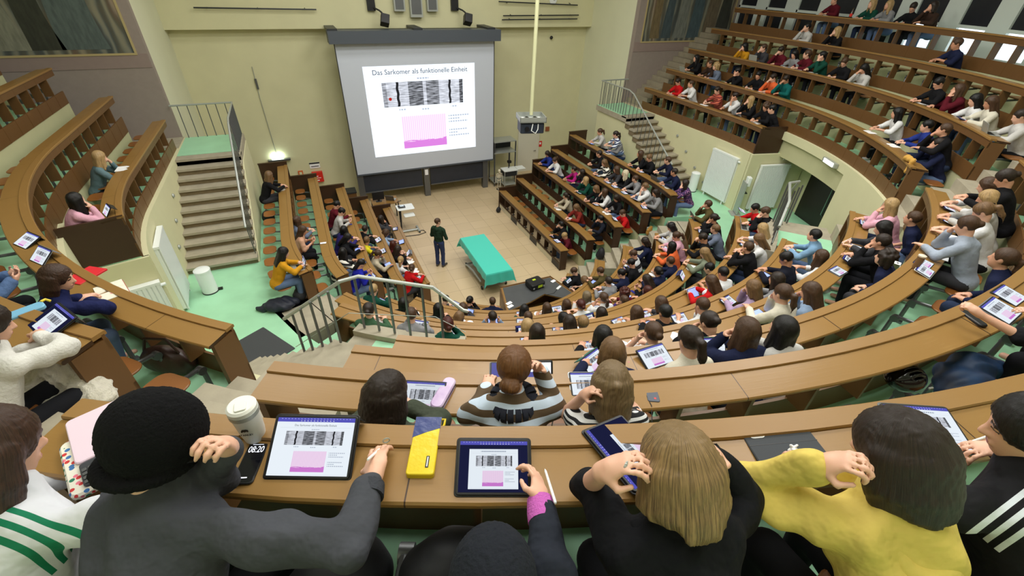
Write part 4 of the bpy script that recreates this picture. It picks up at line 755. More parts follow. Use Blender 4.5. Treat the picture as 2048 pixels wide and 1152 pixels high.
# ------------------------------------------------------------------ organic shapes: smooth unions of rounded cones and ellipsoids, meshed as one surface
class Sdf:
    def __init__(s): s.ops = []
    def cap(s, a, b, ra, rb=None, k=0.03): s.ops.append(('c', np.array(a, float), np.array(b, float), ra, ra if rb is None else rb, k)); return s
    def ell(s, c, r, R=None, k=0.03): s.ops.append(('e', np.array(c, float), np.array(r, float), R, k)); return s
    def cut(s, c, r, R=None, k=0.015): s.ops.append(('x', np.array(c, float), np.array(r, float), R, k)); return s
    def grow(s, d):
        o = Sdf()
        for p in s.ops:
            if p[0] == 'c': o.ops.append(('c', p[1], p[2], p[3] + d, p[4] + d, p[5]))
            else: o.ops.append((p[0], p[1], p[2] + d, p[3], p[4]))
        return o
    def move(s, M):
        """all shapes carried along by the 4x4 matrix"""
        R = np.array(M.to_3x3()); t = np.array(M.translation); o = Sdf()
        for p in s.ops:
            if p[0] == 'c': o.ops.append(('c', R @ p[1] + t, R @ p[2] + t, p[3], p[4], p[5]))
            else: o.ops.append((p[0], R @ p[1] + t, p[2], R @ (np.eye(3) if p[3] is None else p[3]), p[4]))
        return o
    def __add__(s, t): o = Sdf(); o.ops = s.ops + t.ops; return o
    def mesh(s, name, h, disp=None):
        lo = np.full(3, 1e9); hi = -lo
        for p in s.ops:
            if p[0] == 'c':
                for q, r in ((p[1], p[3]), (p[2], p[4])): lo = np.minimum(lo, q - r); hi = np.maximum(hi, q + r)
            elif p[0] == 'e': m = p[2].max(); lo = np.minimum(lo, p[1] - m); hi = np.maximum(hi, p[1] + m)
        lo -= 3 * h; hi += 3 * h; n = np.ceil((hi - lo) / h).astype(int) + 1
        F = np.full(n, 0.5, np.float32); ax = [lo[i] + h * np.arange(n[i]) for i in range(3)]
        for p in s.ops:
            k = p[4] if p[0] != 'c' else p[5]; mg = k + 3 * h
            if p[0] == 'c': bl = np.minimum(p[1] - p[3], p[2] - p[4]) - mg; bh = np.maximum(p[1] + p[3], p[2] + p[4]) + mg
            else: m = p[2].max(); bl = p[1] - m - mg; bh = p[1] + m + mg
            i0 = np.clip(np.floor((bl - lo) / h).astype(int), 0, n); i1 = np.clip(np.ceil((bh - lo) / h).astype(int) + 1, 0, n)
            if (i1 <= i0).any(): continue
            sl = tuple(slice(a, b) for a, b in zip(i0, i1))
            X, Y, Z = np.meshgrid(ax[0][sl[0]], ax[1][sl[1]], ax[2][sl[2]], indexing='ij')
            if p[0] == 'c':
                a, b = p[1], p[2]; d = b - a; L2 = d @ d + 1e-12; px, py, pz = X - a[0], Y - a[1], Z - a[2]
                t = np.clip((px * d[0] + py * d[1] + pz * d[2]) / L2, 0, 1)
                g = np.sqrt((px - t * d[0]) ** 2 + (py - t * d[1]) ** 2 + (pz - t * d[2]) ** 2) - (p[3] + t * (p[4] - p[3]))
            else:
                qx, qy, qz = X - p[1][0], Y - p[1][1], Z - p[1][2]
                if p[3] is not None: R = p[3]; qx, qy, qz = R[0, 0] * qx + R[1, 0] * qy + R[2, 0] * qz, R[0, 1] * qx + R[1, 1] * qy + R[2, 1] * qz, R[0, 2] * qx + R[1, 2] * qy + R[2, 2] * qz
                r = p[2]; k0 = np.sqrt((qx / r[0]) ** 2 + (qy / r[1]) ** 2 + (qz / r[2]) ** 2); k1 = np.sqrt((qx / r[0] ** 2) ** 2 + (qy / r[1] ** 2) ** 2 + (qz / r[2] ** 2) ** 2) + 1e-9
                g = k0 * (k0 - 1.0) / k1
            f = F[sl]
            if p[0] == 'x':
                hh = np.clip(0.5 - 0.5 * (f + g) / k, 0, 1); F[sl] = f * (1 - hh) + (-g) * hh + k * hh * (1 - hh)
            else:
                hh = np.clip(0.5 + 0.5 * (f - g) / k, 0, 1); F[sl] = f * (1 - hh) + g * hh - k * hh * (1 - hh)
        if disp is not None:
            X, Y, Z = np.meshgrid(*ax, indexing='ij'); F += disp(X, Y, Z).astype(np.float32)
        return nets(name, F, lo, h)
def nets(name, F, lo, h):
    S = F < 0; c = np.zeros(tuple(np.array(F.shape) - 1), np.int8); offs = [(i, j, k) for i in (0, 1) for j in (0, 1) for k in (0, 1)]
    nx, ny, nz = F.shape
    V = lambda A, o: A[o[0]:nx - 1 + o[0], o[1]:ny - 1 + o[1], o[2]:nz - 1 + o[2]]
    for o in offs: c += V(S, o)
    act = (c > 0) & (c < 8); I = np.array(np.nonzero(act)).T; idx = np.full(c.shape, -1, np.int32); idx[act] = np.arange(len(I))
    fv = np.stack([V(F, o)[act] for o in offs], 1); P = np.zeros((len(I), 3)); cnt = np.zeros(len(I)); of = np.array(offs, float)
    for a in range(8):
        for b in range(a + 1, 8):
            if np.abs(of[a] - of[b]).sum() != 1: continue
            m = (fv[:, a] < 0) != (fv[:, b] < 0)
            if not m.any(): continue
            t = fv[m, a] / (fv[m, a] - fv[m, b]); P[m] += of[a] + t[:, None] * (of[b] - of[a]); cnt[m] += 1
    P = lo + h * (I + P / cnt[:, None]); quads = []
    for d in range(3):
        e = [(1, 2), (2, 0), (0, 1)][d]; A = np.moveaxis(S, d, 0); D = A[:-1] != A[1:]; D = np.moveaxis(D, 0, d)
        J = np.array(np.nonzero(D)).T
        J = J[(J[:, e[0]] > 0) & (J[:, e[1]] > 0) & (J[:, e[0]] < c.shape[e[0]]) & (J[:, e[1]] < c.shape[e[1]])]
        if not len(J): continue
        u = np.zeros(3, int); u[e[0]] = 1; v = np.zeros(3, int); v[e[1]] = 1
        g = lambda q: idx[q[:, 0], q[:, 1], q[:, 2]]
        q = np.stack([g(J - u - v), g(J - v), g(J), g(J - u)], 1); neg = S[J[:, 0], J[:, 1], J[:, 2]]
        q[~neg] = q[~neg][:, ::-1]; quads.append(q)
    Q = np.concatenate(quads); Q = Q[(Q >= 0).all(1)]
    me = bpy.data.meshes.new(name); me.vertices.add(len(P)); me.vertices.foreach_set('co', P.astype(np.float32).ravel())
    me.loops.add(Q.size); me.loops.foreach_set('vertex_index', Q.astype(np.int32).ravel()); me.polygons.add(len(Q)); me.polygons.foreach_set('loop_start', np.arange(0, Q.size, 4, dtype=np.int32))
    try: me.polygons.foreach_set('loop_total', np.full(len(Q), 4, np.int32))
    except Exception: pass
    me.update(calc_edges=True); me.validate(); me.shade_smooth()
    return me
def rotm(x=0, y=0, z=0): return (Matrix.Rotation(rad(z), 4, 'Z') @ Matrix.Rotation(rad(y), 4, 'Y') @ Matrix.Rotation(rad(x), 4, 'X'))
def npv(v): return np.array(v, float)
def unit(v): v = npv(v); return v / (np.linalg.norm(v) + 1e-9)
def hand(W, d, up, side, curl=0.5, fr=0.0085, s=1.0, spread=1.0, pinch=False):
    """palm, four unequal jointed fingers and a thumb; W wrist, d pointing direction, up the back of the hand"""
    o = Sdf(); d = unit(d); lat = unit(np.cross(d, up)) * side; up = unit(np.cross(lat * side, d)); R = np.stack([lat, d, up], 1)
    o.cap(W, W + d * 0.03 * s, 0.026 * s, 0.03 * s, 0.02); o.ell(W + d * 0.052 * s, (0.041 * s, 0.047 * s, 0.017 * s), R, 0.02)
    for i, (off, l) in enumerate(((-0.030, 0.88), (-0.010, 1.0), (0.011, 0.95), (0.030, 0.76))):
        b = W + d * (0.09 - 0.004 * abs(i - 1.3)) * s + lat * off * s; dirn = d + lat * off * 3.0 * spread
        a1, a2, a3 = curl * 0.7, curl * 1.7, curl * 2.5
        if pinch and i == 0: a1, a2, a3 = curl * 0.6, curl * 1.2, curl * 1.6
        p = b
        for a, seg in ((a1, 0.040), (a2, 0.025), (a3, 0.021)):
            q = p + (unit(dirn) * math.cos(a) - up * math.sin(a)) * seg * l * s; o.cap(p, q, fr * s, fr * 0.88 * s, 0.006); p = q
    tb = W + d * 0.022 * s - lat * 0.03 * s; t1 = tb + (d * 0.55 - lat * 0.75 - up * 0.35 * (1 + curl)) * 0.036 * s; t2 = t1 + (d * 0.95 - lat * (0.1 - 0.5 * curl) - up * (0.2 + 0.4 * curl)) * 0.032 * s
    o.cap(tb, t1, fr * 1.45 * s, fr * 1.15 * s, 0.015); o.cap(t1, t2, fr * 1.15 * s, fr * s, 0.006)
    return o
POSE = {  # per arm: elbow, wrist, hand direction, back of the hand, curl   (x is outwards)
    'desk': ((0.25, 0.36, 0.80), (0.11, 0.53, 0.815), (-0.5, 0.85, -0.05), (0, 0, 1), 0.35),
    'write': ((0.24, 0.38, 0.80), (0.10, 0.58, 0.83), (-0.45, 0.8, -0.25), (0.35, 0.1, 0.9), 0.75),
    'chin': ((0.17, 0.46, 0.80), (0.055, 0.12, -0.15), (-0.3, -0.25, 0.9), (0.2, 0.95, 0.3), 1.0),
    'temple': ((0.23, 0.42, 0.80), (0.115, 0.07, -0.10), (-0.15, -0.35, 0.9), (0.9, 0.35, 0.1), 0.45),
    'ears': ((0.24, 0.40, 0.82), (0.125, 0.04, -0.12), (-0.15, -0.3, 0.95), (0.95, 0.2, 0.1), 0.25),
    'hold': ((0.23, 0.22, 0.76), (0.09, 0.44, 0.85), (-0.4, 0.75, 0.35), (0.5, 0.3, -0.7), 0.8),
    'lap': ((0.24, 0.10, 0.74), (0.10, 0.32, 0.64), (-0.5, 0.85, -0.1), (0.2, 0, 1), 0.5),
    'cross': ((0.25, 0.38, 0.80), (-0.06, 0.47, 0.83), (-0.98, 0.1, 0.0), (0, 0.2, 1), 0.3),
    'reach': ((0.24, 0.40, 0.82), (0.16, 0.66, 0.815), (-0.2, 0.95, -0.1), (0, 0, 1), 0.25),
}
PAIR = {'desk': ('desk', 'desk'), 'write': ('desk', 'write'), 'chin': ('desk', 'chin'), 'hold': ('hold', 'hold'), 'lap': ('lap', 'lap'), 'cross': ('cross', 'desk'), 'ears': ('ears', 'ears'), 'temple': ('desk', 'temple'), 'reach': ('desk', 'reach')}
HEADZ = 1.18
def head_frame(L, yaw, pitch): return Matrix.Translation((0, L, HEADZ)) @ rotm(-pitch, 0, yaw)
def arm_pts(L, side, pose, ov=None):
    E, Wp, d, up, curl = ov or POSE[pose]; S = npv((side * 0.158, 0.70 * L, 0.965))
    m = npv((side, 1, 1)); E = npv(E) * m; Wp = npv(Wp) * m
    if pose in ('chin', 'temple', 'ears') and not ov: Wp = Wp + npv((0, L, HEADZ))
    return S, E, Wp, npv(d) * m, npv(up) * m, curl
def torso(L, w=1.0):
    o = Sdf(); o.ell((0, 0.0, 0.52), (0.165 * w, 0.125, 0.12), None, 0.05)
    R = np.array(rotm(-math.degrees(math.atan2(L * 0.8, 0.5)), 0, 0).to_3x3())
    o.ell((0, 0.30 * L, 0.71), (0.145 * w, 0.105, 0.2), R, 0.06); o.ell((0, 0.53 * L, 0.87), (0.162 * w, 0.108, 0.15), R, 0.06)
    o.cap((-0.115, 0.70 * L, 0.972), (0.115, 0.70 * L, 0.972), 0.056, None, 0.06); o.cap((0, 0.72 * L, 0.98), (0, 0.82 * L, 1.04), 0.066, 0.055, 0.05)
    return o
def arm_sdf(L, side, pose, ov=None, extra=0.0, upto=1.0):
    S, E, Wp, d, up, c = arm_pts(L, side, pose, ov); o = Sdf(); W2 = E + (Wp - E) * upto
    o.cap(S, S + (E - S) * 0.5, 0.047 + extra, 0.042 + extra, 0.03); o.cap(S + (E - S) * 0.5, E, 0.042 + extra, 0.037 + extra, 0.03); o.cap(E, W2, 0.037 + extra, 0.037 + extra + (0.026 - 0.037) * upto, 0.025)
    return o
def head_sdf():
    o = Sdf(); o.ell((0, -0.012, 0.028), (0.074, 0.093, 0.088), None, 0.03); o.ell((0, 0.022, -0.035), (0.060, 0.070, 0.082), None, 0.03); o.ell((0, 0.050, -0.088), (0.032, 0.034, 0.028), None, 0.03)
    o.cap((0, 0.090, 0.006), (0, 0.106, -0.030), 0.008, 0.0135, 0.012); o.cap((-0.012, 0.094, -0.034), (0.012, 0.094, -0.034), 0.009, None, 0.01); o.cap((-0.02, 0.088, -0.062), (0.02, 0.088, -0.062), 0.0085, None, 0.01)
    o.cap((-0.04, 0.076, 0.022), (0.04, 0.076, 0.022), 0.012, None, 0.02)
    for sx in (-1, 1): o.ell((sx * 0.076, -0.004, -0.008), (0.011, 0.021, 0.031), np.array(rotm(-12, 0, sx * -18).to_3x3()), 0.008)
    return o
def legs(L=0, extra=0.0, spread=1.0, feet=True):
    o = Sdf(); o.ell((0, 0.0, 0.52), (0.16 + extra, 0.12 + extra, 0.1 + extra), None, 0.05)
    for sx in (-1, 1):
        o.cap((sx * 0.085, 0.0, 0.51), (sx * 0.115 * spread, 0.40, 0.505), 0.083 + extra, 0.06 + extra, 0.03); o.cap((sx * 0.115 * spread, 0.41, 0.49), (sx * 0.115 * spread, 0.37, 0.12), 0.056 + extra, 0.04 + extra, 0.03)
        if feet: o.cap((sx * 0.115 * spread, 0.36, 0.06), (sx * 0.13 * spread, 0.52, 0.04), 0.036, 0.03, 0.03)
    return o
def body_sdf(L, yaw, pitch, pose, fr=0.0085, ovs=(None, None)):
    H = head_frame(L, yaw, pitch); o = torso(L); pl, pr = pose
    for side, p, ov in ((-1, pl, ovs[0]), (1, pr, ovs[1])):
        o = o + arm_sdf(L, side, p, ov); S, E, Wp, d, up, c = arm_pts(L, side, p, ov); o = o + hand(Wp, d, up, side, c, fr, pinch=(p == 'write'))
    nk = H @ Vector((0, -0.025, -0.07)); o.cap((0, 0.78 * L, 1.0), nk, 0.056, 0.05, 0.03)
    return o + head_sdf().move(H) + legs()
def top_sdf(L, pose, ext=0.016, hood=False, ovs=(None, None), sleeves=(0.94, 0.94), w=1.0, collar=False):
    o = torso(L, w).grow(ext); pl, pr = pose
    for side, p, ov, sl in ((-1, pl, ovs[0], sleeves[0]), (1, pr, ovs[1], sleeves[1])):
        if sl > 0.05: o = o + arm_sdf(L, side, p, ov, min(ext, 0.02) + 0.004, sl)
        else:
            S, E, *_ = arm_pts(L, side, p, ov); o.cap(S, S + (E - S) * 0.6, 0.066, 0.062, 0.03)
    if hood: o.cap((-0.09, 0.78 * L - 0.01, 1.02), (0, 0.62 * L - 0.06, 0.975), 0.045, 0.06, 0.03); o.cap((0.09, 0.78 * L - 0.01, 1.02), (0, 0.62 * L - 0.06, 0.975), 0.045, 0.06, 0.03); o.cap((-0.085, 0.78 * L, 1.02), (-0.05, 0.95 * L, 1.0), 0.035, 0.03, 0.03); o.cap((0.085, 0.78 * L, 1.02), (0.05, 0.95 * L, 1.0), 0.035, 0.03, 0.03)
    if collar: o.cap((0, 0.74 * L, 1.0), (0, 0.86 * L, 1.055), 0.072, 0.066, 0.02)
    return o
def hair_sdf(style, big=1.0):
    o = Sdf()
    if style == 'cap':
        o.ell((0, -0.014, 0.045), (0.086, 0.104, 0.085), None, 0.02); o.cut((0, 0.06, -0.07), (0.11, 0.13, 0.1), None, 0.012); o.cut((0, -0.03, -0.13), (0.2, 0.2, 0.1), None, 0.01)
        o.cap((0, -0.06, -0.04), (0, -0.10, -0.16), 0.055, 0.04, 0.03); return o
    g = 0.004 if style == 'short' else 0.008
    o.ell((0, -0.016, 0.034), (0.081 + g, 0.101 + g, 0.094 + g), None, 0.02)
    if style == 'curly':
        rnd = random.Random(5)
        for i in range(46):
            t = rnd.uniform(-0.35, 1); a = rnd.uniform(0, 6.283); r = math.sqrt(max(0, 1 - t * t)); o.ell((0.088 * r * math.cos(a), -0.02 + 0.1 * r * math.sin(a), 0.03 + 0.1 * t), (0.026, 0.026, 0.026), None, 0.012)
    if style in ('long', 'med', 'bob', 'curly'):
        dn = {'long': -0.29, 'med': -0.165, 'bob': -0.13, 'curly': -0.1}[style]
        for sx in (-1, 0, 1): o.cap((sx * 0.05, -0.062, 0.0), (sx * 0.062, -0.075 - 0.02 * (style == 'long'), dn), 0.044, 0.034, 0.03)
        for sx in (-1, 1): o.cap((sx * 0.074, -0.005, 0.03), (sx * 0.086, -0.012, dn * 0.75), 0.026, 0.026, 0.03); o.cap((sx * 0.068, 0.025, 0.05), (sx * 0.08, 0.03, dn * 0.6), 0.016, 0.014, 0.02)
    if style == 'pony': o.cap((0, -0.105, 0.035), (0, -0.15, 0.02), 0.026, 0.03, 0.02); o.cap((0, -0.15, 0.02), (0, -0.155, -0.09), 0.034, 0.034, 0.02); o.cap((0, -0.155, -0.09), (0, -0.135, -0.2), 0.034, 0.014, 0.02)
    if style == 'bun': o.ell((0, -0.125, 0.02), (0.042, 0.036, 0.04), None, 0.015)
    # face and neck openings
    o.cut((0, 0.105, -0.055), (0.066, 0.085, 0.108), None, 0.015)
    if style in ('short', 'pony', 'bun'):
        o.cut((0, 0.0, -0.155), (0.15, 0.15, 0.108), None, 0.015)
        for sx in (-1, 1): o.cut((sx * 0.09, 0.0, -0.02), (0.03, 0.026, 0.045), None, 0.01)
    return o
def strands(amp, n=60):
    def f(X, Y, Z):
        th = np.arctan2(X, -(Y + 0.01)); return amp * (np.sin(n * th + 9 * np.sin(Z * 22 + 3 * th)) + 0.6 * np.sin(n * 1.9 * th + 5 * Z * 20))
    return f
HAIRC = {'black': ((24, 21, 21), 'black'), 'dbrown': ((46, 34, 27), 'dark brown'), 'brown': ((80, 57, 40), 'brown'), 'lbrown': ((122, 92, 62), 'light brown'), 'blond': ((184, 152, 104), 'blonde'), 'dblond': ((150, 120, 80), 'dark blonde'), 'platinum': ((226, 212, 180), 'platinum'), 'auburn': ((76, 32, 24), 'auburn'), 'ash': ((128, 112, 88), 'ash blonde'), 'ginger': ((150, 92, 44), 'ginger')}
def hair_strand_mat(name, c, c2, fine=26.0, rough=0.4, tip=None):
    """strands run down from the crown: colour and relief vary with the angle round the head"""
    if name in MATS: return MATS[name]
    m = bpy.data.materials.new(name); m.use_nodes = True; nt = m.node_tree; b = nt.nodes['Principled BSDF']; L = nt.links.new
    tc = nd(nt, 'ShaderNodeTexCoord'); sp = nd(nt, 'ShaderNodeSeparateXYZ'); L(tc.outputs['Object'], sp.inputs[0])
    ya = nd(nt, 'ShaderNodeMath', operation='ADD'); ya.inputs[1].default_value = 0.025; L(sp.outputs[1], ya.inputs[0])
    th = nd(nt, 'ShaderNodeMath', operation='ARCTAN2'); L(sp.outputs[0], th.inputs[0]); ng = nd(nt, 'ShaderNodeMath', operation='MULTIPLY'); ng.inputs[1].default_value = -1.0; L(ya.outputs[0], ng.inputs[0]); L(ng.outputs[0], th.inputs[1])
    cv = nd(nt, 'ShaderNodeCombineXYZ'); L(th.outputs[0], cv.inputs[0])
    zz = nd(nt, 'ShaderNodeMath', operation='MULTIPLY'); zz.inputs[1].default_value = 2.6; L(sp.outputs[2], zz.inputs[0]); L(zz.outputs[0], cv.inputs[1])
    n1 = nd(nt, 'ShaderNodeTexNoise'); n1.inputs['Scale'].default_value = 1.0; n1.inputs['Detail'].default_value = 6; n1.inputs['Roughness'].default_value = 0.7; mp = nd(nt, 'ShaderNodeMapping'); mp.inputs['Scale'].default_value = (fine, 3.0, 1.0); L(cv.outputs[0], mp.inputs[0]); L(mp.outputs[0], n1.inputs['Vector'])
    r = nd(nt, 'ShaderNodeValToRGB'); e = r.color_ramp.elements; e[0].position = 0.34; e[0].color = lin(c2); e[1].position = 0.66; e[1].color = lin(c); L(n1.outputs['Fac'], r.inputs[0]); out = r.outputs[0]
    L(out, b.inputs['Base Color']); b.inputs['Roughness'].default_value = rough; b.inputs['Specular IOR Level'].default_value = 0.35
    bp = nd(nt, 'ShaderNodeBump'); bp.inputs['Strength'].default_value = 0.55; bp.inputs['Distance'].default_value = 0.006; L(n1.outputs['Fac'], bp.inputs['Height']); L(bp.outputs[0], b.inputs['Normal']); MATS[name] = m
    return m
def hair_mat(c): return hair_strand_mat('hair_' + c, tuple(min(255, int(v * 1.12)) for v in HAIRC[c][0]), tuple(int(v * 0.6) for v in HAIRC[c][0]))
SKIN = [mat('skin_%d' % i, c, 0.5, var=0.08, vscale=14) for i, c in enumerate(((226, 176, 150), (214, 160, 132), (196, 142, 112)))]
for m_ in SKIN: m_.node_tree.nodes['Principled BSDF'].inputs['Subsurface Weight'].default_value = 0.08
M_EYE = mat('eye_dark', (44, 34, 30), 0.3); M_LIP = mat('lips', (176, 104, 96), 0.45)
TOPC = {'black': ((24, 24, 27), 'black', 'sweater'), 'mustard': ((204, 146, 34), 'mustard', 'sweater'), 'greyblue': ((106, 116, 136), 'grey-blue', 'sweater'), 'peach': ((206, 160, 132), 'peach', 'shirt'), 'maroon': ((92, 24, 36), 'maroon', 'hoodie'), 'lgrey': ((196, 194, 190), 'light grey', 'sweater'), 'indigo': ((52, 44, 110), 'indigo', 'sweater'), 'royal': ((34, 40, 160), 'royal blue', 'hoodie'), 'yellow': ((222, 208, 40), 'yellow', 'shirt'), 'beige': ((190, 178, 154), 'beige', 'sweater'), 'dgrey': ((62, 62, 66), 'dark grey', 'sweater'), 'lblue': ((150, 172, 202), 'light blue', 'hoodie'), 'white': ((226, 226, 226), 'white', 'shirt'), 'red': ((196, 26, 30), 'red', 'sweater'), 'dgreen': ((22, 72, 58), 'dark green', 'sweater'), 'green': ((60, 92, 66), 'green', 'jacket'), 'grey': ((138, 138, 140), 'grey', 'hoodie'), 'navy': ((28, 34, 62), 'navy', 'sweater'), 'lbgrey': ((160, 170, 186), 'pale blue-grey', 'hoodie'), 'purple': ((78, 58, 130), 'purple', 'sweater'), 'olive': ((86, 76, 44), 'olive', 'jacket'), 'denim': ((58, 82, 124), 'blue denim', 'jacket'), 'pink': ((222, 168, 186), 'pink', 'sweater'), 'orange': ((226, 106, 58), 'orange', 'sweater'), 'sage': ((124, 132, 112), 'sage green', 'sweater'), 'denimblue': ((124, 160, 192), 'pale denim', 'jacket'), 'lilac': ((172, 148, 178), 'lilac', 'sweatshirt'), 'cream': ((216, 210, 192), 'cream', 'sweater'), 'skinarm': ((150, 150, 146), 'sleeveless grey', 'top'), 'blue': ((40, 56, 132), 'blue', 'sweater'), 'dbrownt': ((58, 42, 34), 'dark brown', 'sweater'), 'teal': ((18, 96, 92), 'teal', 'sweater'), 'magenta': ((176, 36, 122), 'magenta', 'sweater'), 'rust': ((130, 44, 36), 'rust', 'sweater'), 'dnavy': ((30, 34, 46), 'dark navy', 'jacket'), 'bluegrey': ((98, 122, 128), 'blue-grey', 'sweater'),
        'stripebw': ((232, 228, 216), 'black-and-white striped', 'sweater'), 'stripegrey': ((196, 198, 200), 'black-and-grey banded', 'jersey'), 'stripejkt': ((26, 28, 40), 'black', 'jacket with a maroon and white panel'), 'stripenavy': ((210, 216, 226), 'navy-striped', 'shirt'), 'navystripe': ((26, 30, 52), 'navy', 'track jacket with white sleeve stripes'), 'purplepat': ((92, 58, 110), 'purple patterned', 'jumper'), 'plaid': ((176, 84, 66), 'red plaid', 'shirt')}
STRIPE = {'stripebw': ((232, 228, 216), (20, 20, 22), 9.0), 'stripegrey': ((206, 208, 210), (26, 26, 30), 4.5), 'stripenavy': ((214, 220, 230), (36, 48, 92), 14.0), 'plaid': ((190, 96, 70), (120, 40, 40), 16.0), 'purplepat': ((60, 36, 84), (168, 110, 150), 0), 'knit_brownblue': ((196, 212, 230), (88, 70, 48), 11.5), 'tee_bw': ((226, 226, 226), (20, 20, 24), 34.0)}
def cloth_mat(key):
    if key in STRIPE and 'cloth_' + key not in MATS:
        a, b_, fq = STRIPE[key]; m = mat('cloth_' + key, a, 0.85, var=0.01, bump=0.3, bscale=12); nt = m.node_tree; b = nt.nodes['Principled BSDF']
        tc = nd(nt, 'ShaderNodeTexCoord')
        if fq:
            sp = nd(nt, 'ShaderNodeSeparateXYZ'); nt.links.new(tc.outputs['Object'], sp.inputs[0])
            s1 = nd(nt, 'ShaderNodeMath', operation='MULTIPLY_ADD'); s1.inputs[1].default_value = 0.35; nt.links.new(sp.outputs[1], s1.inputs[0]); nt.links.new(sp.outputs[2], s1.inputs[2])
            s2 = nd(nt, 'ShaderNodeMath', operation='MULTIPLY'); s2.inputs[1].default_value = fq * 6.283; nt.links.new(s1.outputs[0], s2.inputs[0])
            s3 = nd(nt, 'ShaderNodeMath', operation='SINE'); nt.links.new(s2.outputs[0], s3.inputs[0]); f = nd(nt, 'ShaderNodeMath', operation='GREATER_THAN'); f.inputs[1].default_value = 0.0; nt.links.new(s3.outputs[0], f.inputs[0]); fo = f.outputs[0]
        else:
            v = nd(nt, 'ShaderNodeTexVoronoi'); v.inputs['Scale'].default_value = 26; nt.links.new(tc.outputs['Object'], v.inputs['Vector']); f = nd(nt, 'ShaderNodeMath', operation='LESS_THAN'); f.inputs[1].default_value = 0.35; nt.links.new(v.outputs['Distance'], f.inputs[0]); fo = f.outputs[0]
        mx = nd(nt, 'ShaderNodeMixRGB'); mx.inputs[1].default_value = lin(a); mx.inputs[2].default_value = lin(b_); nt.links.new(fo, mx.inputs[0]); nt.links.new(mx.outputs[0], b.inputs['Base Color'])
        return m
    c = TOPC[key][0]; return mat('cloth_' + key, c, 0.9, var=0.14, vscale=7, bump=0.6, bscale=9, spec=0.15, bdist=0.03)
M_JEANS = [mat('trousers_%d' % i, c, 0.9, var=0.12, bump=0.2, bscale=14, spec=0.2) for i, c in enumerate(((40, 52, 78), (24, 25, 30), (96, 116, 150), (58, 58, 62)))]
M_SHOES = [mat('shoe_%d' % i, c, 0.6) for i, c in enumerate(((30, 30, 32), (210, 210, 206), (74, 56, 40)))]
CACHE = {}
def cached(key, fn):
    if key not in CACHE: CACHE[key] = fn()
    return CACHE[key]
def setmat(o, m): o.material_slots[0].link = 'OBJECT'; o.material_slots[0].material = m
def face_slots(me, H):
    """eyes, brows and lips get their own slots on the skin mesh"""
    n = len(me.polygons); ctr = np.zeros(n * 3); me.polygons.foreach_get('center', ctr); ctr = ctr.reshape(-1, 3)
    Hi = np.array(H.inverted()); q = ctr @ Hi[:3, :3].T + Hi[:3, 3]; mi = np.zeros(n, np.int32)
    f = q[:, 1] > 0.05
    for sx in (-1, 1): mi[f & (((q[:, 0] - sx * 0.031) / 0.015) ** 2 + ((q[:, 2] - 0.004) / 0.008) ** 2 < 1)] = 1
    mi[f & (np.abs(np.abs(q[:, 0]) - 0.033) < 0.019) & (np.abs(q[:, 2] - 0.026) < 0.005)] = 1
    mi[f & (np.abs(q[:, 0]) < 0.024) & (np.abs(q[:, 2] + 0.062) < 0.009)] = 2
    me.polygons.foreach_set('material_index', mi)
def make_person(name, loc, rz, L, yaw, pitch, pose, hair, hairc, top, h, label, scale=1.03, skin=0, legm=0, hood=False, garment='sweater', group=None, collar=False, ovs=(None, None), sleeves=(0.94, 0.94), nocache=False, disp=None, topm=None, hairscale=1.0, shoes=False, bulk=0.02):
    yb = int(round(yaw / 15.0)) * 15; pb = int(round(pitch / 12.0)) * 12
    if nocache: yb, pb = yaw, pitch
    H = head_frame(L, yb, pb); key = (pose, yb, pb, h, L, name if nocache else '')
    def mk():
        me = body_sdf(L, yb, pb, pose, max(0.0085, 0.62 * h), ovs).mesh('body', h)
        for m in (SKIN[0], M_EYE, M_LIP): me.materials.append(m)
        if h < 0.016: face_slots(me, H)
        return me
    body = link('person', cached(('b',) + key, mk), None, loc, (0, 0, rz)); body.scale = (scale,) * 3; setmat(body, SKIN[skin]); tag(body, label, 'person', group)
    def mt():
        me = top_sdf(L, pose, 0.014 if not nocache else bulk, hood, ovs, sleeves, 1.0, collar).mesh('top', h, disp); me.materials.append(M_JEANS[0]); return me
    t = link(garment, cached(('t', pose, h, L, hood, collar, sleeves, name if nocache else ''), mt), body); setmat(t, topm or cloth_mat(top))
    def ml():
        me = legs(0, 0.012, 1.0, False).mesh('trousers', max(h, 0.016)); me.materials.append(M_JEANS[0]); return me
    l = link('trousers', cached(('l', max(h, 0.016)), ml), body); setmat(l, M_JEANS[legm])
    if shoes:
        def msh():
            sd_ = Sdf(); sd_.cap((0, 0.355, 0.052), (0.0, 0.53, 0.038), 0.047, 0.038, 0.02); me = sd_.mesh('shoe', 0.016); me.materials.append(M_SHOES[0]); return me
        for sx in (-1, 1): o = link('shoe', cached(('shoe',), msh), body, (sx * 0.12, 0, 0)); setmat(o, M_SHOES[legm % 3])
    if hair:
        def mh():
            hh = min(h, 0.013); me = hair_sdf(hair).mesh('hair', hh, strands(0.0022 if hh < 0.01 else 0.0015)); me.materials.append(M_JEANS[0]); return me
        o = link('hair' if hair != 'cap' else 'hair', cached(('h', hair, min(h, 0.013)), mh), body); o.matrix_local = H @ Matrix.Scale(hairscale, 4); setmat(o, hair_mat(hairc))
    return body
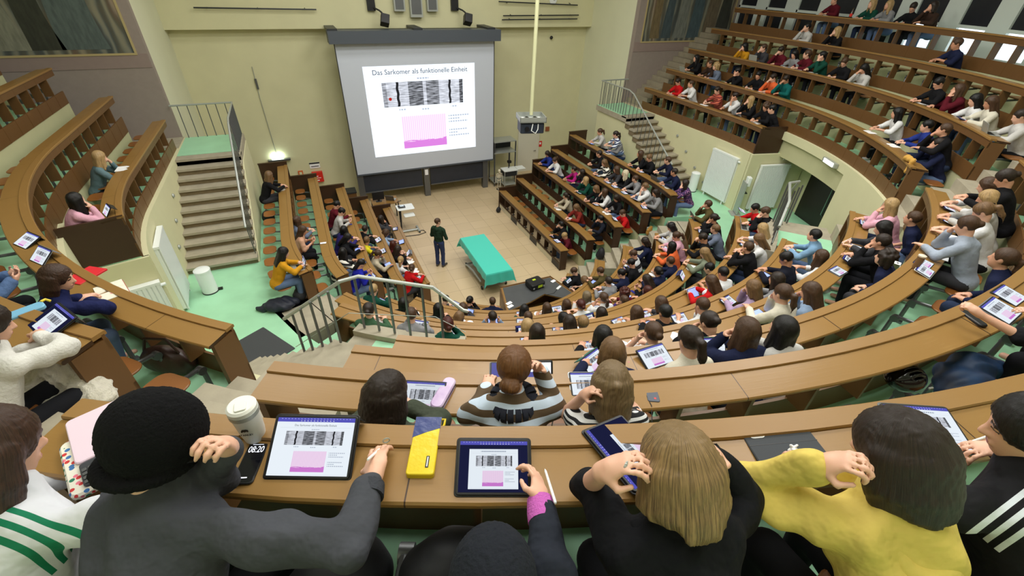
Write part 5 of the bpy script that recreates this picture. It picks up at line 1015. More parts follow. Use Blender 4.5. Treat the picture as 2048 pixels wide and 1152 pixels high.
PEOPLE = '''
-5.87 3.08 0.00 5 LL long lbrown black write scr n
-5.61 -1.68 0.00 5 LL long black mustard desk down l
-5.34 0.95 0.00 4 LL med brown greyblue desk scr -
-5.24 0.31 0.00 4 LL long brown peach hold down p
-4.24 2.67 0.00 3 LL short black maroon chin down -
-4.16 2.12 0.00 3 LL short black lgrey hold down p
-4.24 0.93 0.00 3 LL med black indigo desk scr -
-4.21 0.43 0.00 3 LL long black black desk down t
-4.42 -0.31 0.00 3 LL long black stripebw desk scr t
-4.08 -1.04 0.00 3 LL cap black royal hold down t
-3.60 1.92 0.00 2 LL short dbrown black cross scr t
-3.67 1.17 0.00 2 LL short lbrown yellow desk scr t
-3.51 0.26 0.00 2 LL pony brown beige chin down t
-2.91 3.35 0.00 1 LL med dbrown dgrey chin scr t
-2.95 2.29 0.00 1 LL med brown lblue desk down t
-2.89 1.46 0.00 1 LL long auburn maroon desk scr s
-2.82 1.08 0.00 1 LL long dbrown black chin down n
-2.87 0.46 0.00 1 LL pony blond white desk scr n
-2.67 -0.08 0.00 1 LL bun brown red write scr t
-4.03 -2.95 0.00 4 C short blond dgreen chin scr t
-3.56 -3.64 0.00 4 C long black black chin scr n
-4.32 -5.19 0.00 6 C bun dbrown green desk scr n
-3.74 -5.54 0.00 6 C short brown grey chin scr s
-3.29 -5.97 0.00 6 C bun auburn dgreen chin scr t
-2.96 -4.08 0.00 4 C long black black desk scr -
-2.22 -1.90 0.00 1 C short dbrown dgrey desk down t
-2.31 -3.65 0.00 3 C long brown dgrey write scr s
-2.66 -4.50 0.00 4 C med lbrown dgrey desk down n
-1.65 -2.18 0.00 1 C bun black black chin down p
-1.11 -2.42 0.00 1 C short brown navy cross scr -
-2.05 -4.73 0.00 4 C short dbrown lblue ears scr s
-1.09 -4.22 0.00 3 C med black dgreen desk down t
-1.40 -5.00 0.00 4 C short brown dgrey chin scr t
-2.19 -6.47 0.00 6 C med blond black desk down s
-2.46 -7.24 0.00 7 C med dbrown black desk scr t
-0.59 -4.33 0.00 3 C long brown white desk scr n
-0.12 -4.38 0.00 3 C med brown dgrey chin scr t
-0.22 -5.04 0.00 4 C bun auburn white desk scr -
0.47 -4.28 0.00 3 C long ash lgrey desk scr -
0.36 -5.01 0.00 4 C pony brown white chin scr t
-1.14 -5.85 0.00 5 C med black grey chin down t
-1.55 -6.63 0.00 6 C med dbrown greyblue chin down t
-1.36 -6.71 0.00 6 C short dblond lbgrey chin scr n
-0.42 -5.97 0.00 5 C long dbrown dgrey desk scr s
-2.23 -8.22 0.00 8 C bob black black desk scr t
0.89 -5.01 0.00 4 C curly auburn maroon desk scr -
0.71 -5.26 0.00 4 C short brown purple chin scr n
1.65 -1.96 0.00 1 C short brown black desk down s
1.69 -2.47 0.00 1 C med lbrown white desk down n
1.93 -2.80 0.00 2 C short brown olive desk down t
1.29 -3.97 0.00 3 C short dbrown grey desk scr t
1.79 -3.80 0.00 3 C short black navy desk down t
2.65 -3.14 -0.00 3 C short brown stripegrey hold down t
2.32 -3.49 0.00 3 C short black black hold down p
3.39 -2.69 0.00 3 C med dbrown navy desk down -
1.67 -4.80 0.00 4 C long dbrown black hold down p
1.40 -5.15 0.00 4 C long auburn denim desk scr t
2.13 -4.61 0.00 4 C bun black navy desk scr -
3.96 -2.94 0.00 4 C med black lgrey desk down t
3.72 -3.42 0.00 4 C pony brown pink desk down t
3.24 -3.79 0.00 4 C long black orange desk scr p
2.71 -4.36 0.00 4 C short brown navy desk scr n
5.01 -3.01 0.00 5 C short brown olive chin scr l
4.51 -3.73 0.00 5 C bun dbrown black chin scr t
4.11 -4.19 0.00 5 C short lbrown greyblue desk scr -
3.47 -4.45 -0.00 5 C short dbrown black chin down -
2.99 -5.00 0.00 5 C long dblond sage write down n
2.61 -5.53 0.00 5 C short black black lap down s
1.79 -6.46 0.00 6 C short black white desk down -
1.38 -6.59 0.00 6 C long brown red write down s
5.35 -4.16 -0.31 6 C short black red write down t
4.75 -4.85 0.00 6 C short brown black chin down l
3.98 -5.44 0.00 6 C long blond white write down t
3.51 -5.76 0.00 6 C long lbrown white desk down -
3.01 -5.92 0.00 6 C short brown black chin scr p
3.51 -6.74 0.00 7 C short black denimblue desk scr t
2.27 -7.14 0.00 7 C short black stripejkt desk down t
2.91 -7.30 0.00 7 C long brown white desk scr -
1.57 -7.53 0.00 7 C long dbrown grey desk scr -
1.04 -7.55 0.00 7 C med lbrown lilac chin down t
0.26 -8.40 0.00 8 C pony brown cream chin scr t
0.63 -8.50 0.00 8 C long brown lblue chin down p
-0.43 -6.82 0.00 6 C med brown lgrey desk down t
0.11 -6.76 0.00 6 C med brown dgrey desk down t
-0.63 -7.54 0.00 7 C short black black desk down t
-0.02 -7.61 0.00 7 C short brown white chin down t
-1.00 -8.48 0.00 8 C bun dbrown black chin down n
-1.70 -8.38 0.00 8 C bun brown skinarm chin scr n
-2.10 -9.13 0.00 9 C pony dbrown cream lap down -
-1.55 -9.21 0.00 9 C long brown navy chin scr s
-1.23 -9.32 0.00 9 C long black lgrey desk scr t
-2.77 -8.99 0.00 9 C bob lbrown navy desk scr -
4.38 -7.23 0.00 8 C long blond pink chin scr t
4.19 -7.70 0.00 8 C short brown navy lap scr -
3.32 -7.75 0.00 8 C bob black dgrey write down t
2.84 -8.01 0.00 8 C short dbrown black chin scr t
2.41 -8.33 0.00 8 C curly dbrown navy lap scr t
4.30 -8.38 0.27 9 C bun dbrown black desk down -
4.74 -8.12 0.00 9 C long brown white desk down t
4.11 -8.40 0.00 9 C med blond lgrey desk down t
3.49 -8.63 0.00 9 C pony lbrown white desk down t
2.76 -8.79 0.00 9 C bun brown lbgrey chin down n
2.18 -9.41 0.00 9 C pony brown navy lap scr t
8.33 -4.72 0.00 9 UR long black white desk scr n
7.74 -5.68 0.00 9 UR short black blue desk scr n
6.99 -6.31 0.16 9 UR short brown black chin scr -
6.95 -6.36 -0.11 9 UR short dbrown navy chin scr p
8.88 -4.97 0.00 10 UR short black black desk down n
8.79 -5.42 -0.05 10 UR long brown maroon chin scr -
8.45 -5.95 -0.13 10 UR long black white desk down -
8.17 -6.32 -0.08 10 UR long brown cream desk down t
7.52 -7.08 -0.12 10 UR short dbrown lgrey desk down l
10.37 -4.24 0.00 11 UR short brown navy cross scr -
12.21 0.52 -0.02 12 UR short brown maroon desk scr n
12.19 -0.73 -0.05 12 UR long blond dgreen desk scr n
12.15 -1.25 -0.05 12 UR long blond grey desk scr -
12.05 -1.99 -0.07 12 UR short dbrown black desk down n
11.94 -2.53 -0.01 12 UR med dbrown dbrownt chin scr -
11.24 -0.59 -0.09 11 UR med blond black chin scr -
10.18 -1.13 0.00 10 UR short black dgreen chin scr n
10.15 -1.89 -0.06 10 UR short brown black desk down n
10.00 -2.59 -0.12 10 UR long black lgrey chin down -
11.26 0.47 -0.08 11 UR short black lgrey chin scr n
10.33 1.91 -0.13 10 UR med black mustard chin scr -
10.33 1.12 -0.07 10 UR short brown dgrey chin scr l
10.33 0.42 -0.06 10 UR short dbrown maroon chin down -
10.33 -0.11 -0.10 10 UR long black grey desk down n
10.32 -0.54 -0.04 10 UR bun brown maroon desk scr n
9.59 3.32 0.00 9 UR long black black desk scr l
9.42 2.41 -0.04 9 UR short brown dbrownt desk scr -
9.42 2.11 -0.08 9 UR curly blond greyblue desk scr -
9.41 1.11 -0.09 9 UR short black black chin scr -
9.41 0.24 -0.06 9 UR short black black write down n
9.41 -0.33 -0.04 9 UR short dbrown orange chin down n
9.40 -0.80 0.00 9 UR short dbrown teal chin down -
8.52 2.87 -0.04 8 UR short dbrown red desk down n
8.57 2.25 0.00 8 UR short brown white desk scr n
8.69 1.09 0.00 8 UR short dbrown plaid write down n
8.58 0.20 0.00 8 UR short dbrown white chin scr -
8.64 -0.38 0.00 8 UR long blond black chin scr t
8.41 -1.19 0.00 8 UR curly brown black desk down n
8.40 -1.41 -0.02 8 UR short black black lap scr -
5.97 3.79 0.00 5 LR pony brown lgrey desk scr t
5.93 2.72 0.20 5 LR pony dbrown stripenavy desk scr t
6.05 2.72 0.00 5 LR short brown grey chin scr n
5.86 1.08 0.00 5 LR long brown black desk scr t
5.90 0.63 0.00 5 LR short lbrown black write down t
5.93 -0.21 0.19 5 LR short brown navystripe desk scr l
5.80 -0.74 0.00 5 LR short dbrown navy desk scr n
5.78 -1.31 -0.15 5 LR med dbrown purplepat chin scr -
5.11 2.44 0.18 4 LR short dbrown black desk scr -
5.06 1.97 0.00 4 LR long lbrown stripebw desk down t
5.10 1.26 0.00 4 LR med brown dgrey desk scr t
5.16 0.84 0.00 4 LR long platinum black desk scr t
5.19 0.31 0.00 4 LR short brown grey desk scr t
5.08 -0.35 0.00 4 LR bun lbrown white chin scr t
5.08 -0.90 0.00 4 LR long dbrown grey desk down t
4.24 4.78 0.00 3 LR med dbrown blue desk down t
4.16 3.99 0.00 3 LR pony brown white desk down t
4.37 2.88 0.00 3 LR short dbrown magenta desk scr -
4.51 2.52 0.00 3 LR med dbrown dgrey chin scr -
4.23 1.81 0.00 3 LR med blond dgreen chin scr t
4.14 0.98 0.00 3 LR med lbrown black write down t
4.28 0.67 0.00 3 LR med brown white chin scr t
4.36 0.07 0.00 3 LR med dbrown black desk down n
4.25 -0.50 -0.27 3 LR short brown red desk down t
3.56 1.99 0.00 2 LR pony dbrown beige desk scr n
3.42 0.97 0.00 2 LR long lbrown rust desk down t
3.73 -0.08 0.00 2 LR short black dnavy chin scr -
2.75 0.79 0.00 1 LR short black black chin scr t
2.76 0.49 -0.30 1 LR short blond maroon desk down t
-8.52 0.37 -0.20 8 UL long blond bluegrey chin scr n
-8.26 -2.05 -0.14 8 UL long black pink chin scr s
'''
BLKS = {'LL': 'red-cabinet block', 'LR': 'projector-side block', 'C': 'curved block', 'UL': 'empty gallery', 'UR': 'window gallery'}
ENDS = {'LL': 'stage end', 'LR': 'aisle end', 'UR': 'aisle end', 'UL': 'mural end', 'C': 'doormat side'}
HSTY = {'long': 'long', 'med': 'shoulder-length', 'bob': 'bobbed', 'short': 'short', 'pony': 'ponytailed', 'bun': 'tied-up', 'curly': 'curly', 'cap': 'long'}
SCREEN_AT = (0.2, 7.4)
def hy(s): return s.replace(' ', '-')
CAMP = Vector(CAM.matrix_world.translation)
# items that lie on the desks
def part_mesh(key, fn): return cached(('item', key), fn)
def tablet(M, label, size=1.0, page=None, case=None, tilt=14, group=None, stand=False):
    w, d = 0.125 * size, 0.09 * size; root = link('tablet', part_mesh(('tab', size), lambda: MB().rbox((-w, -d, 0), (w, d, 0.007), 0.012, seg=4).mesh('tablet', M_BLACK)))
    root.matrix_world = M @ Matrix.Translation((0, 0, 0.004 + d * math.sin(rad(tilt)))) @ Matrix.Rotation(rad(tilt), 4, 'X'); tag(root, label, 'tablet', group)
    q = lambda: MB().quad_uv([(-w + 0.009, -d + 0.009, 0.0076), (w - 0.009, -d + 0.009, 0.0076), (w - 0.009, d - 0.009, 0.0076), (-w + 0.009, d - 0.009, 0.0076)]).mesh('screen', PAGE)
    s = link('screen', part_mesh(('tabs', size), q), root); setmat(s, page or PAGE)
    if case:
        c = link('case', part_mesh(('tabc', size, stand), lambda: (MB().rbox((-w - 0.006, -d - 0.006, -0.006), (w + 0.006, d + 0.006, -0.0005), 0.014).box((-w, d - 0.01, -0.09 if stand else -0.03), (w, d - 0.004, -0.004)) if stand else MB().rbox((-w - 0.006, -d - 0.006, -0.006), (w + 0.006, d + 0.006, -0.0005), 0.014)).mesh('case', M_BLACK)), root); setmat(c, case)
    return root
def laptop(M, label, m=None, page=None, group=None):
    root = link('laptop', part_mesh('lapb', lambda: MB().rbox((-0.155, -0.11, 0), (0.155, 0.11, 0.014), 0.015).mesh('base', M_METAL))); root.matrix_world = M; setmat(root, m or M_METAL); tag(root, label, 'laptop', group)
    kb = MB()
    for r in range(5):
        for c in range(12): kb.box((-0.132 + c * 0.022, -0.022 + r * 0.022, 0.014), (-0.132 + c * 0.022 + 0.018, -0.022 + r * 0.022 + 0.018, 0.0165))
    link('keyboard', part_mesh('lapk', lambda: kb.mesh('keyboard', M_BLACK)), root); T = Matrix.Translation((0, 0.108, 0.012)) @ Matrix.Rotation(rad(-18), 4, 'X')
    l = link('lid', part_mesh('lapl', lambda: MB().rbox((-0.155, -0.1, 0), (0.155, 0.1, 0.007), 0.012, Matrix.Translation((0, 0.006, 0.1)) @ Matrix.Rotation(rad(90), 4, 'X')).mesh('lid', M_METAL)), root); l.matrix_local = T; setmat(l, m or M_METAL)
    s = link('screen', part_mesh('laps', lambda: MB().quad_uv([(-0.147, -0.003, 0.006), (0.147, -0.003, 0.006), (0.147, -0.003, 0.194), (-0.147, -0.003, 0.194)]).mesh('screen', PAGE_DK)), l); setmat(s, page or PAGE_DK)
    return root
def notebook(M, label, group=None):
    root = link('notebook', part_mesh('nb', lambda: MB().prism([(-0.15, 0.0), (-0.15, 0.006), (-0.08, 0.011), (-0.004, 0.007), (0, 0.003), (0.004, 0.007), (0.08, 0.011), (0.15, 0.006), (0.15, 0)], -0.105, 0.105, Matrix(((1, 0, 0, 0), (0, 0, 1, 0), (0, 1, 0, 0), (0, 0, 0, 1)))).mesh('notebook', M_PAPER))); root.matrix_world = M; return tag(root, label, 'notebook', group)
def phone(M, label, page=None, m=None, group=None, scale=1.0):
    root = link('phone', part_mesh('ph', lambda: MB().rbox((-0.037, -0.077, 0), (0.037, 0.077, 0.008), 0.012).mesh('phone', M_BLACK))); root.matrix_world = M @ Matrix.Scale(scale, 4); setmat(root, m or M_BLACK); tag(root, label, 'phone', group)
    s = link('screen', part_mesh('phs', lambda: MB().quad_uv([(-0.034, -0.073, 0.0083), (0.034, -0.073, 0.0083), (0.034, 0.073, 0.0083), (-0.034, 0.073, 0.0083)]).mesh('screen', DARKSCR)), root); setmat(s, page or DARKSCR); return root
CASES = [M_BLACK, mat('case_navy', (40, 48, 92), 0.6), mat('case_grey', (120, 124, 130), 0.6), None, mat('case_white', (222, 224, 228), 0.5), mat('case_teal', (40, 110, 100), 0.6)]
PENCIL_ME = MB().tube([(0, 0, 0), (0, 0, 0.135), (0, 0, 0.15)], [0.0042, 0.0042, 0.001], 8).mesh('pen', M_WHITE)
plist = []
for ln in PEOPLE.strip().split('\n'):
    f = ln.split(); X, Y, dz, k = float(f[0]), float(f[1]), float(f[2]), int(f[3]); R = RR[k]
    if Y < 0: u = R * math.atan2(X, -Y)
    else: u = UY(R, Y, 1 if X > 0 else -1)
    plist.append([f[4], k, u, X, Y, dz] + f[5:])
plist.sort(key=lambda p: (p[0], p[1], p[2])); cnt = {}
ITEMG = {}
for p in plist:
    b, k, u, X, Y, dz, hs, hc, top, pose, gaze, item = p; cnt[(b, k)] = n = cnt.get((b, k), 0) + 1
    rnd = random.Random(int(abs(X * 977 + Y * 131) * 10)); R = RR[k]
    _, nn = pt(R, u); fwd = Vector((-nn[0], -nn[1])); rz0 = math.atan2(fwd.y, fwd.x) - math.pi / 2
    a = math.degrees(math.atan2(SCREEN_AT[1] - Y, SCREEN_AT[0] - X) - math.atan2(fwd.y, fwd.x)); a = (a + 180) % 360 - 180
    tw = max(-25, min(25, a * 0.3)) if gaze == 'scr' else rnd.uniform(-6, 6); rz = rz0 + rad(tw)
    yaw = max(-60, min(60, a - tw)) if gaze == 'scr' else rnd.uniform(-12, 12); pitch = rnd.uniform(0, 9) if gaze == 'scr' else rnd.uniform(24, 38)
    pr = PAIR[pose]
    if pose in ('chin', 'write', 'cross') and rnd.random() < 0.4 and not (pose == 'write'): pr = pr[::-1]
    dist = (Vector((X, Y, ZZ[k] + 0.4)) - CAMP).length; h = 0.022 if dist > 10.5 else 0.018 if dist > 7 else 0.014 if dist > 4.5 else 0.0105
    L = 0.30; s = 1.03; c_, s_ = math.cos(rz), math.sin(rz); rx, ry = X - (-s_ * L * s), Y - (c_ * L * s)
    adj, gar = TOPC[top][1:]; ga = gar.split(' with ')[0]
    who = '%s %s' % (HSTY[hs], hy(HAIRC[hc][1])); place = '%s from %s, %s, %s' % (ORD[n], ENDS[b], rown(b, k), BLKS[b])
    gname = hy(ga.split(' ')[-1])
    body = make_person('person', (rx, ry, FL[k] + dz), rz, L, yaw, pitch, pr, hs, hc, top, h, 'person in %s %s with %s hair, %s' % (hy(adj), hy(gar.split(' with ')[0]), who, place), s, rnd.choice((0, 0, 0, 1, 1, 2)), rnd.choice((0, 1, 1, 2, 3)), hood=gar == 'hoodie', garment=gname, group='students, %s, %s' % (rown(b, k), BLKS[b]), shoes=b != 'C', collar=gar in ('jacket',), sleeves=(0.1, 0.1) if top in ('skinarm',) else ((0.35, 0.35) if (gar == 'shirt' or (hs == 'short' and top == 'navy' and gaze == 'scr' and item == '-')) and top != 'plaid' else (0.94, 0.94)))
    if item == '-': continue
    Mt = frame_at(R, u + rnd.uniform(-0.04, 0.04), 0.19, ZZ[k] - 0.033) @ Matrix.Rotation(rad(rnd.uniform(-12, 12)), 4, 'Z'); own = 'before the student %s' % place; g = 'desk items, %s, %s' % (rown(b, k), BLKS[b])
    pg = rnd.choice((PAGE, PAGE, PAGE, PAGE_DK, SCR_BLUE)) ; cs = rnd.choice(CASES)
    if item in 't': tablet(Mt, 'tablet ' + own, 1.0, pg, cs, rnd.choice((6, 14, 22)), g)
    elif item == 'T': tablet(Mt, 'large tablet ' + own, 1.15, PAGE, cs, 16, g)
    elif item == 's': tablet(Mt @ Matrix.Translation((0, 0.03, 0)), 'propped tablet ' + own, 1.0, pg, cs or M_BLACK, 52, g, True)
    elif item == 'l': laptop(Mt, 'laptop ' + own, rnd.choice((M_METAL, M_GRMET)), None, g)
    elif item == 'n': notebook(Mt, 'open notebook ' + own, g)
    elif item == 'p': phone(Mt @ Matrix.Translation((0, 0, 0.002)), 'phone ' + own, rnd.choice((SCR_WHITE, SCR_NAVY, DARKSCR)), None, g)
    if pose == 'write':
        H = Matrix.Translation((rx, ry, FL[k] + dz)) @ Matrix.Rotation(rz, 4, 'Z') @ Matrix.Scale(s, 4)
        o = link('stylus', PENCIL_ME); o.matrix_world = H @ Matrix.Translation((0.03, 0.685, 0.775)) @ rotm(38, 22, 0); tag(o, 'white stylus held by the student ' + place, 'stylus', g)
# ------------------------------------------------------------------ people close to the camera, each modelled for itself
HAIRX = {}
def hair_custom(kind):
    o = Sdf()
    if kind == 'beanie':
        o.ell((0, -0.020, 0.046), (0.094, 0.114, 0.124), None, 0.02); o.ell((0, -0.055, 0.085), (0.078, 0.09, 0.09), None, 0.04); o.cut((0, 0.12, -0.17), (0.3, 0.3, 0.13), np.array(rotm(12, 0, 0).to_3x3()), 0.01)
        for i in range(24):
            a = 2 * math.pi * i / 24; a2 = 2 * math.pi * (i + 1) / 24; o.cap((0.077 * math.cos(a), -0.018 + 0.095 * math.sin(a), -0.028 + 0.028 * math.sin(a)), (0.077 * math.cos(a2), -0.018 + 0.095 * math.sin(a2), -0.028 + 0.028 * math.sin(a2)), 0.019, None, 0.008)
        return o
    g = 0.010
    o.ell((0, -0.016, 0.034), (0.083 + g, 0.103 + g, 0.094 + g), None, 0.02)
    rnd = random.Random(len(kind) * 7)
    if kind in ('mullet', 'waterfall', 'shag', 'bobthick', 'halfpony'):
        dn = {'mullet': -0.105, 'waterfall': -0.30, 'shag': -0.20, 'bobthick': -0.125, 'halfpony': -0.17}[kind]
        for i in range(17):                                          # locks all round the back, ending unevenly
            a = math.pi * (-0.06 + 1.12 * i / 16); x, y = 0.085 * math.cos(a), -0.018 - 0.088 * math.sin(a); e = dn * (0.78 + 0.30 * rnd.random()) + (0.03 if kind == 'mullet' and abs(math.cos(a)) > 0.6 else 0); fl = 1.12 + 0.25 * rnd.random() * (kind in ('mullet', 'shag'))
            o.cap((x * 0.95, y, 0.03), (x * 1.08, y * 1.06, -0.06), 0.026, 0.025, 0.018); o.cap((x * 1.08, y * 1.06, -0.06), (x * fl, y * fl * 0.98, e), 0.025, 0.008 if kind in ('mullet', 'shag') else 0.017, 0.014)
        o.cap((0, -0.06, 0), (0, -0.085, dn * 0.8), 0.07, 0.055, 0.03)
        if kind == 'halfpony': o.ell((0, -0.128, 0.045), (0.022, 0.018, 0.02), None, 0.01); o.cap((0, -0.135, 0.04), (0.0, -0.135, -0.10), 0.022, 0.012, 0.012)
    if kind == 'lowbun':
        o.ell((0, -0.118, -0.045), (0.056, 0.042, 0.042), None, 0.014); o.ell((0.015, -0.135, -0.05), (0.034, 0.028, 0.026), None, 0.01); o.cut((0, 0.0, -0.165), (0.15, 0.15, 0.095), None, 0.015)
    if kind == 'sleek':
        o.ell((0, -0.13, 0.0), (0.045, 0.04, 0.045), None, 0.012); o.cut((0, 0.0, -0.155), (0.15, 0.15, 0.105), None, 0.015)
        for sx in (-1, 1): o.cut((sx * 0.095, 0.0, -0.02), (0.03, 0.026, 0.045), None, 0.01)
    o.cut((0, 0.112, -0.055), (0.068, 0.082, 0.112), None, 0.015)
    return o
def hair_mat2(name, c, c2, ):
    return hair_strand_mat(name, c, c2, 30.0, 0.38)
H_BLOND = hair_mat2('hair_honey_streaks', (168, 138, 92), (70, 54, 40)); H_DKB = hair_mat2('hair_deep_brown', (52, 40, 33), (26, 20, 18)); H_BRN = hair_mat2('hair_warm_brown', (124, 82, 44), (70, 44, 24)); H_MID = hair_mat2('hair_ash_brown', (140, 116, 82), (84, 68, 48)); H_BLK = hair_mat2('hair_jet', (26, 22, 22), (12, 11, 12)); H_RED = hair_mat2('hair_dark_chestnut', (78, 54, 42), (40, 28, 24))
def folds(amp=0.006, sc=1.0, seed=0.0):
    def f(X, Y, Z): return amp * (np.sin(23 * sc * (Z + 0.6 * X + seed) + 3 * np.sin(11 * sc * Y + 5 * X)) * np.sin(17 * sc * (Y - 0.4 * Z) + 2 * np.sin(9 * X + seed)) + 0.5 * np.sin(41 * sc * (X + 0.5 * Z) + 4 * np.sin(13 * Y)))
    return f
def track_mat(name, base, stripe):
    m = mat(name, base, 0.75, var=0.04, bump=0.8, bscale=7, spec=0.2, bdist=0.04); nt = m.node_tree; b = nt.nodes['Principled BSDF']; tc = nd(nt, 'ShaderNodeTexCoord'); sp = nd(nt, 'ShaderNodeSeparateXYZ'); nt.links.new(tc.outputs['Object'], sp.inputs[0])
    def mth(op, a, b_=None):
        n = nd(nt, 'ShaderNodeMath', operation=op)
        for i, x in enumerate((a, b_)):
            if x is None: continue
            if isinstance(x, (int, float)): n.inputs[i].default_value = x
            else: nt.links.new(x, n.inputs[i])
        return n.outputs[0]
    y = mth('SUBTRACT', sp.outputs[1], 0.20); sn = mth('GREATER_THAN', mth('SINE', mth('MULTIPLY', y, 196.0)), 0.1); rng = mth('LESS_THAN', mth('ABSOLUTE', y), 0.048); zz = mth('GREATER_THAN', sp.outputs[2], 0.86); xx = mth('GREATER_THAN', mth('ABSOLUTE', sp.outputs[0]), 0.055)
    f = mth('MULTIPLY', mth('MULTIPLY', sn, rng), mth('MULTIPLY', zz, xx)); mx = nd(nt, 'ShaderNodeMixRGB'); mx.inputs[1].default_value = lin(base); mx.inputs[2].default_value = lin(stripe); nt.links.new(f, mx.inputs[0]); nt.links.new(mx.outputs[0], b.inputs['Base Color']); return m
def cl(name, c, **k): return mat('cloth_' + name, c, 0.88, var=0.16, vscale=6, bump=k.get('bump', 0.85), bscale=k.get('bs', 8), spec=0.15, bdist=k.get('bd', 0.045))
def near(key, head, k, label, hair, hm, topm, garment, face=0.0, yaw=0, pitch=0, L=0.34, s=1.02, arms=None, pose=('desk', 'desk'), hood=False, collar=False, sleeves=(0.94, 0.94), h=0.0075, skin=0, legm=1, hs=1.03, fold=0.005, w=1.0, zoff=0.0, bulk=0.02):
    """head: world centre of the head; arms: {side: (elbow, wrist, hand direction, back of hand, curl)} in world metres"""
    X, Y, Zh = head; r = math.hypot(X, Y); fwd = Vector((-X / r, -Y / r, 0)); rz = math.atan2(fwd.y, fwd.x) - math.pi / 2 + rad(face)
    c_, s_ = math.cos(rz), math.sin(rz); root = Vector((X + s_ * L * s, Y - c_ * L * s, Zh - HEADZ * s)); Mi = (Matrix.Translation(root) @ Matrix.Rotation(rz, 4, 'Z') @ Matrix.Scale(s, 4)).inverted(); Ri = Matrix.Rotation(-rz, 3, 'Z'); ovs = [None, None]
    for sd, (E, Wp, d, up, cu) in (arms or {}).items():
        e = Mi @ Vector(E); w_ = Mi @ Vector(Wp); d_ = Ri @ Vector(d); u_ = Ri @ Vector(up); i = 0 if sd < 0 else 1
        ovs[i] = ((e.x * sd, e.y, e.z), (w_.x * sd, w_.y, w_.z), (d_.x * sd, d_.y, d_.z), (u_.x * sd, u_.y, u_.z), cu)
    b = make_person(key, root, rz, L, yaw, pitch, pose, None, None, None, h, label, s, skin, legm, hood, garment, None, collar, tuple(ovs), sleeves, True, folds(fold * 2.0, 0.62, len(key) * 0.37), topm, bulk=bulk)
    if hair:
        me = hair_custom(hair).mesh('hair', 0.0055, (lambda X_, Y_, Z_: 0.0018 * np.sin(52 * np.arctan2(X_, -(Y_ + 0.04)))) if hair == 'beanie' else strands(0.0013, 95)); me.materials.append(hm)
        o = link('beanie' if hair == 'beanie' else 'hair', me, b); o.matrix_local = head_frame(L, yaw, pitch) @ Matrix.Scale(hs, 4)
    return b, (lambda p: Matrix.Translation(root) @ Matrix.Rotation(rz, 4, 'Z') @ Matrix.Scale(s, 4) @ Vector(p)), root, rz
def stylus(tip, tail, label, r=0.0048, m=M_WHITE):
    a, b = Vector(tip), Vector(tail); d = (b - a).normalized(); mb = MB(); L_ = (b - a).length
    mb.tube([a * 0, d * 0.014, d * L_ * 0.97, d * L_], [0.0008, r * 0.9, r, r * 0.7], 10); o = mb.build('stylus', m, smooth=True); o.location = a; return tag(o, label, 'stylus')
UP = (0, 0, 1)
# the man in the black ribbed beanie, writing with a stylus
b1, T1, r1, z1 = near('beanie man', (-5.213, -9.844, 7.08), 11, 'person in black ribbed beanie and charcoal fleece writing with a stylus', 'beanie', mat('black_knit', (17, 17, 19), 0.95, bump=0.5, bscale=160, spec=0.15), cl('charcoal_fleece', (70, 72, 78), bump=0.8, bs=9, bd=0.04), 'fleece', face=-6, yaw=-36, pitch=34, collar=True, hs=1.10, bulk=0.034, arms={1: ((-4.765, -10.235, 6.86), (-4.655, -9.995, 6.815), (0.28, 0.95, -0.05), (-0.25, 0.15, 0.95), 0.55), -1: ((-5.155, -9.82, 6.83), (-5.045, -9.885, 7.04), (0.0, -0.35, 0.9), (0.6, 0.75, 0.1), 0.9)}, sleeves=(0.9, 0.82), fold=0.006)
cu = MB(); cu.tube([(-4.685, -10.075, 6.825), (-4.67, -10.03, 6.82)], [0.048, 0.044], 18)
def attach(parent, mb, name, m, smooth=True):
    Mi = (Matrix.Translation(parent.location) @ Matrix.Rotation(parent.rotation_euler.z, 4, 'Z') @ Matrix.Scale(parent.scale[0], 4)).inverted(); mb.v = [tuple(Mi @ Vector(p)) for p in mb.v]; return mb.build(name, m, parent, smooth)
attach(b1, cu, 'sleeve_cuff', cl('charcoal_rib', (62, 64, 70), bump=0.6, bs=120, bd=0.01))
rg = MB(); n = 16
for i in range(n): a, c = 2 * math.pi * i / n, 2 * math.pi * (i + 1) / n; rg.tube([(-4.590 + 0.012 * math.cos(a), -9.885, 6.835 + 0.012 * math.sin(a)), (-4.590 + 0.012 * math.cos(c), -9.885, 6.835 + 0.012 * math.sin(c))], 0.0025, 6)
attach(b1, rg, 'silver_ring', M_METAL)
gl = MB()
Hd = Matrix.Translation(r1) @ Matrix.Rotation(z1, 4, 'Z') @ Matrix.Scale(1.02, 4) @ head_frame(0.34, -36, 34)
gl.tube([Hd @ Vector(p) for p in ((0.084, 0.0, 0.01), (0.08, 0.06, 0.008), (0.066, 0.10, 0.006), (0.03, 0.118, 0.004), (-0.03, 0.118, 0.004), (-0.066, 0.10, 0.006))], 0.004, 6); attach(b1, gl, 'glasses', M_BLACK)
stylus((-4.60, -9.845, 6.76), (-4.665, -9.965, 6.87), 'white stylus in the hand of the person with the black beanie', 0.0052)
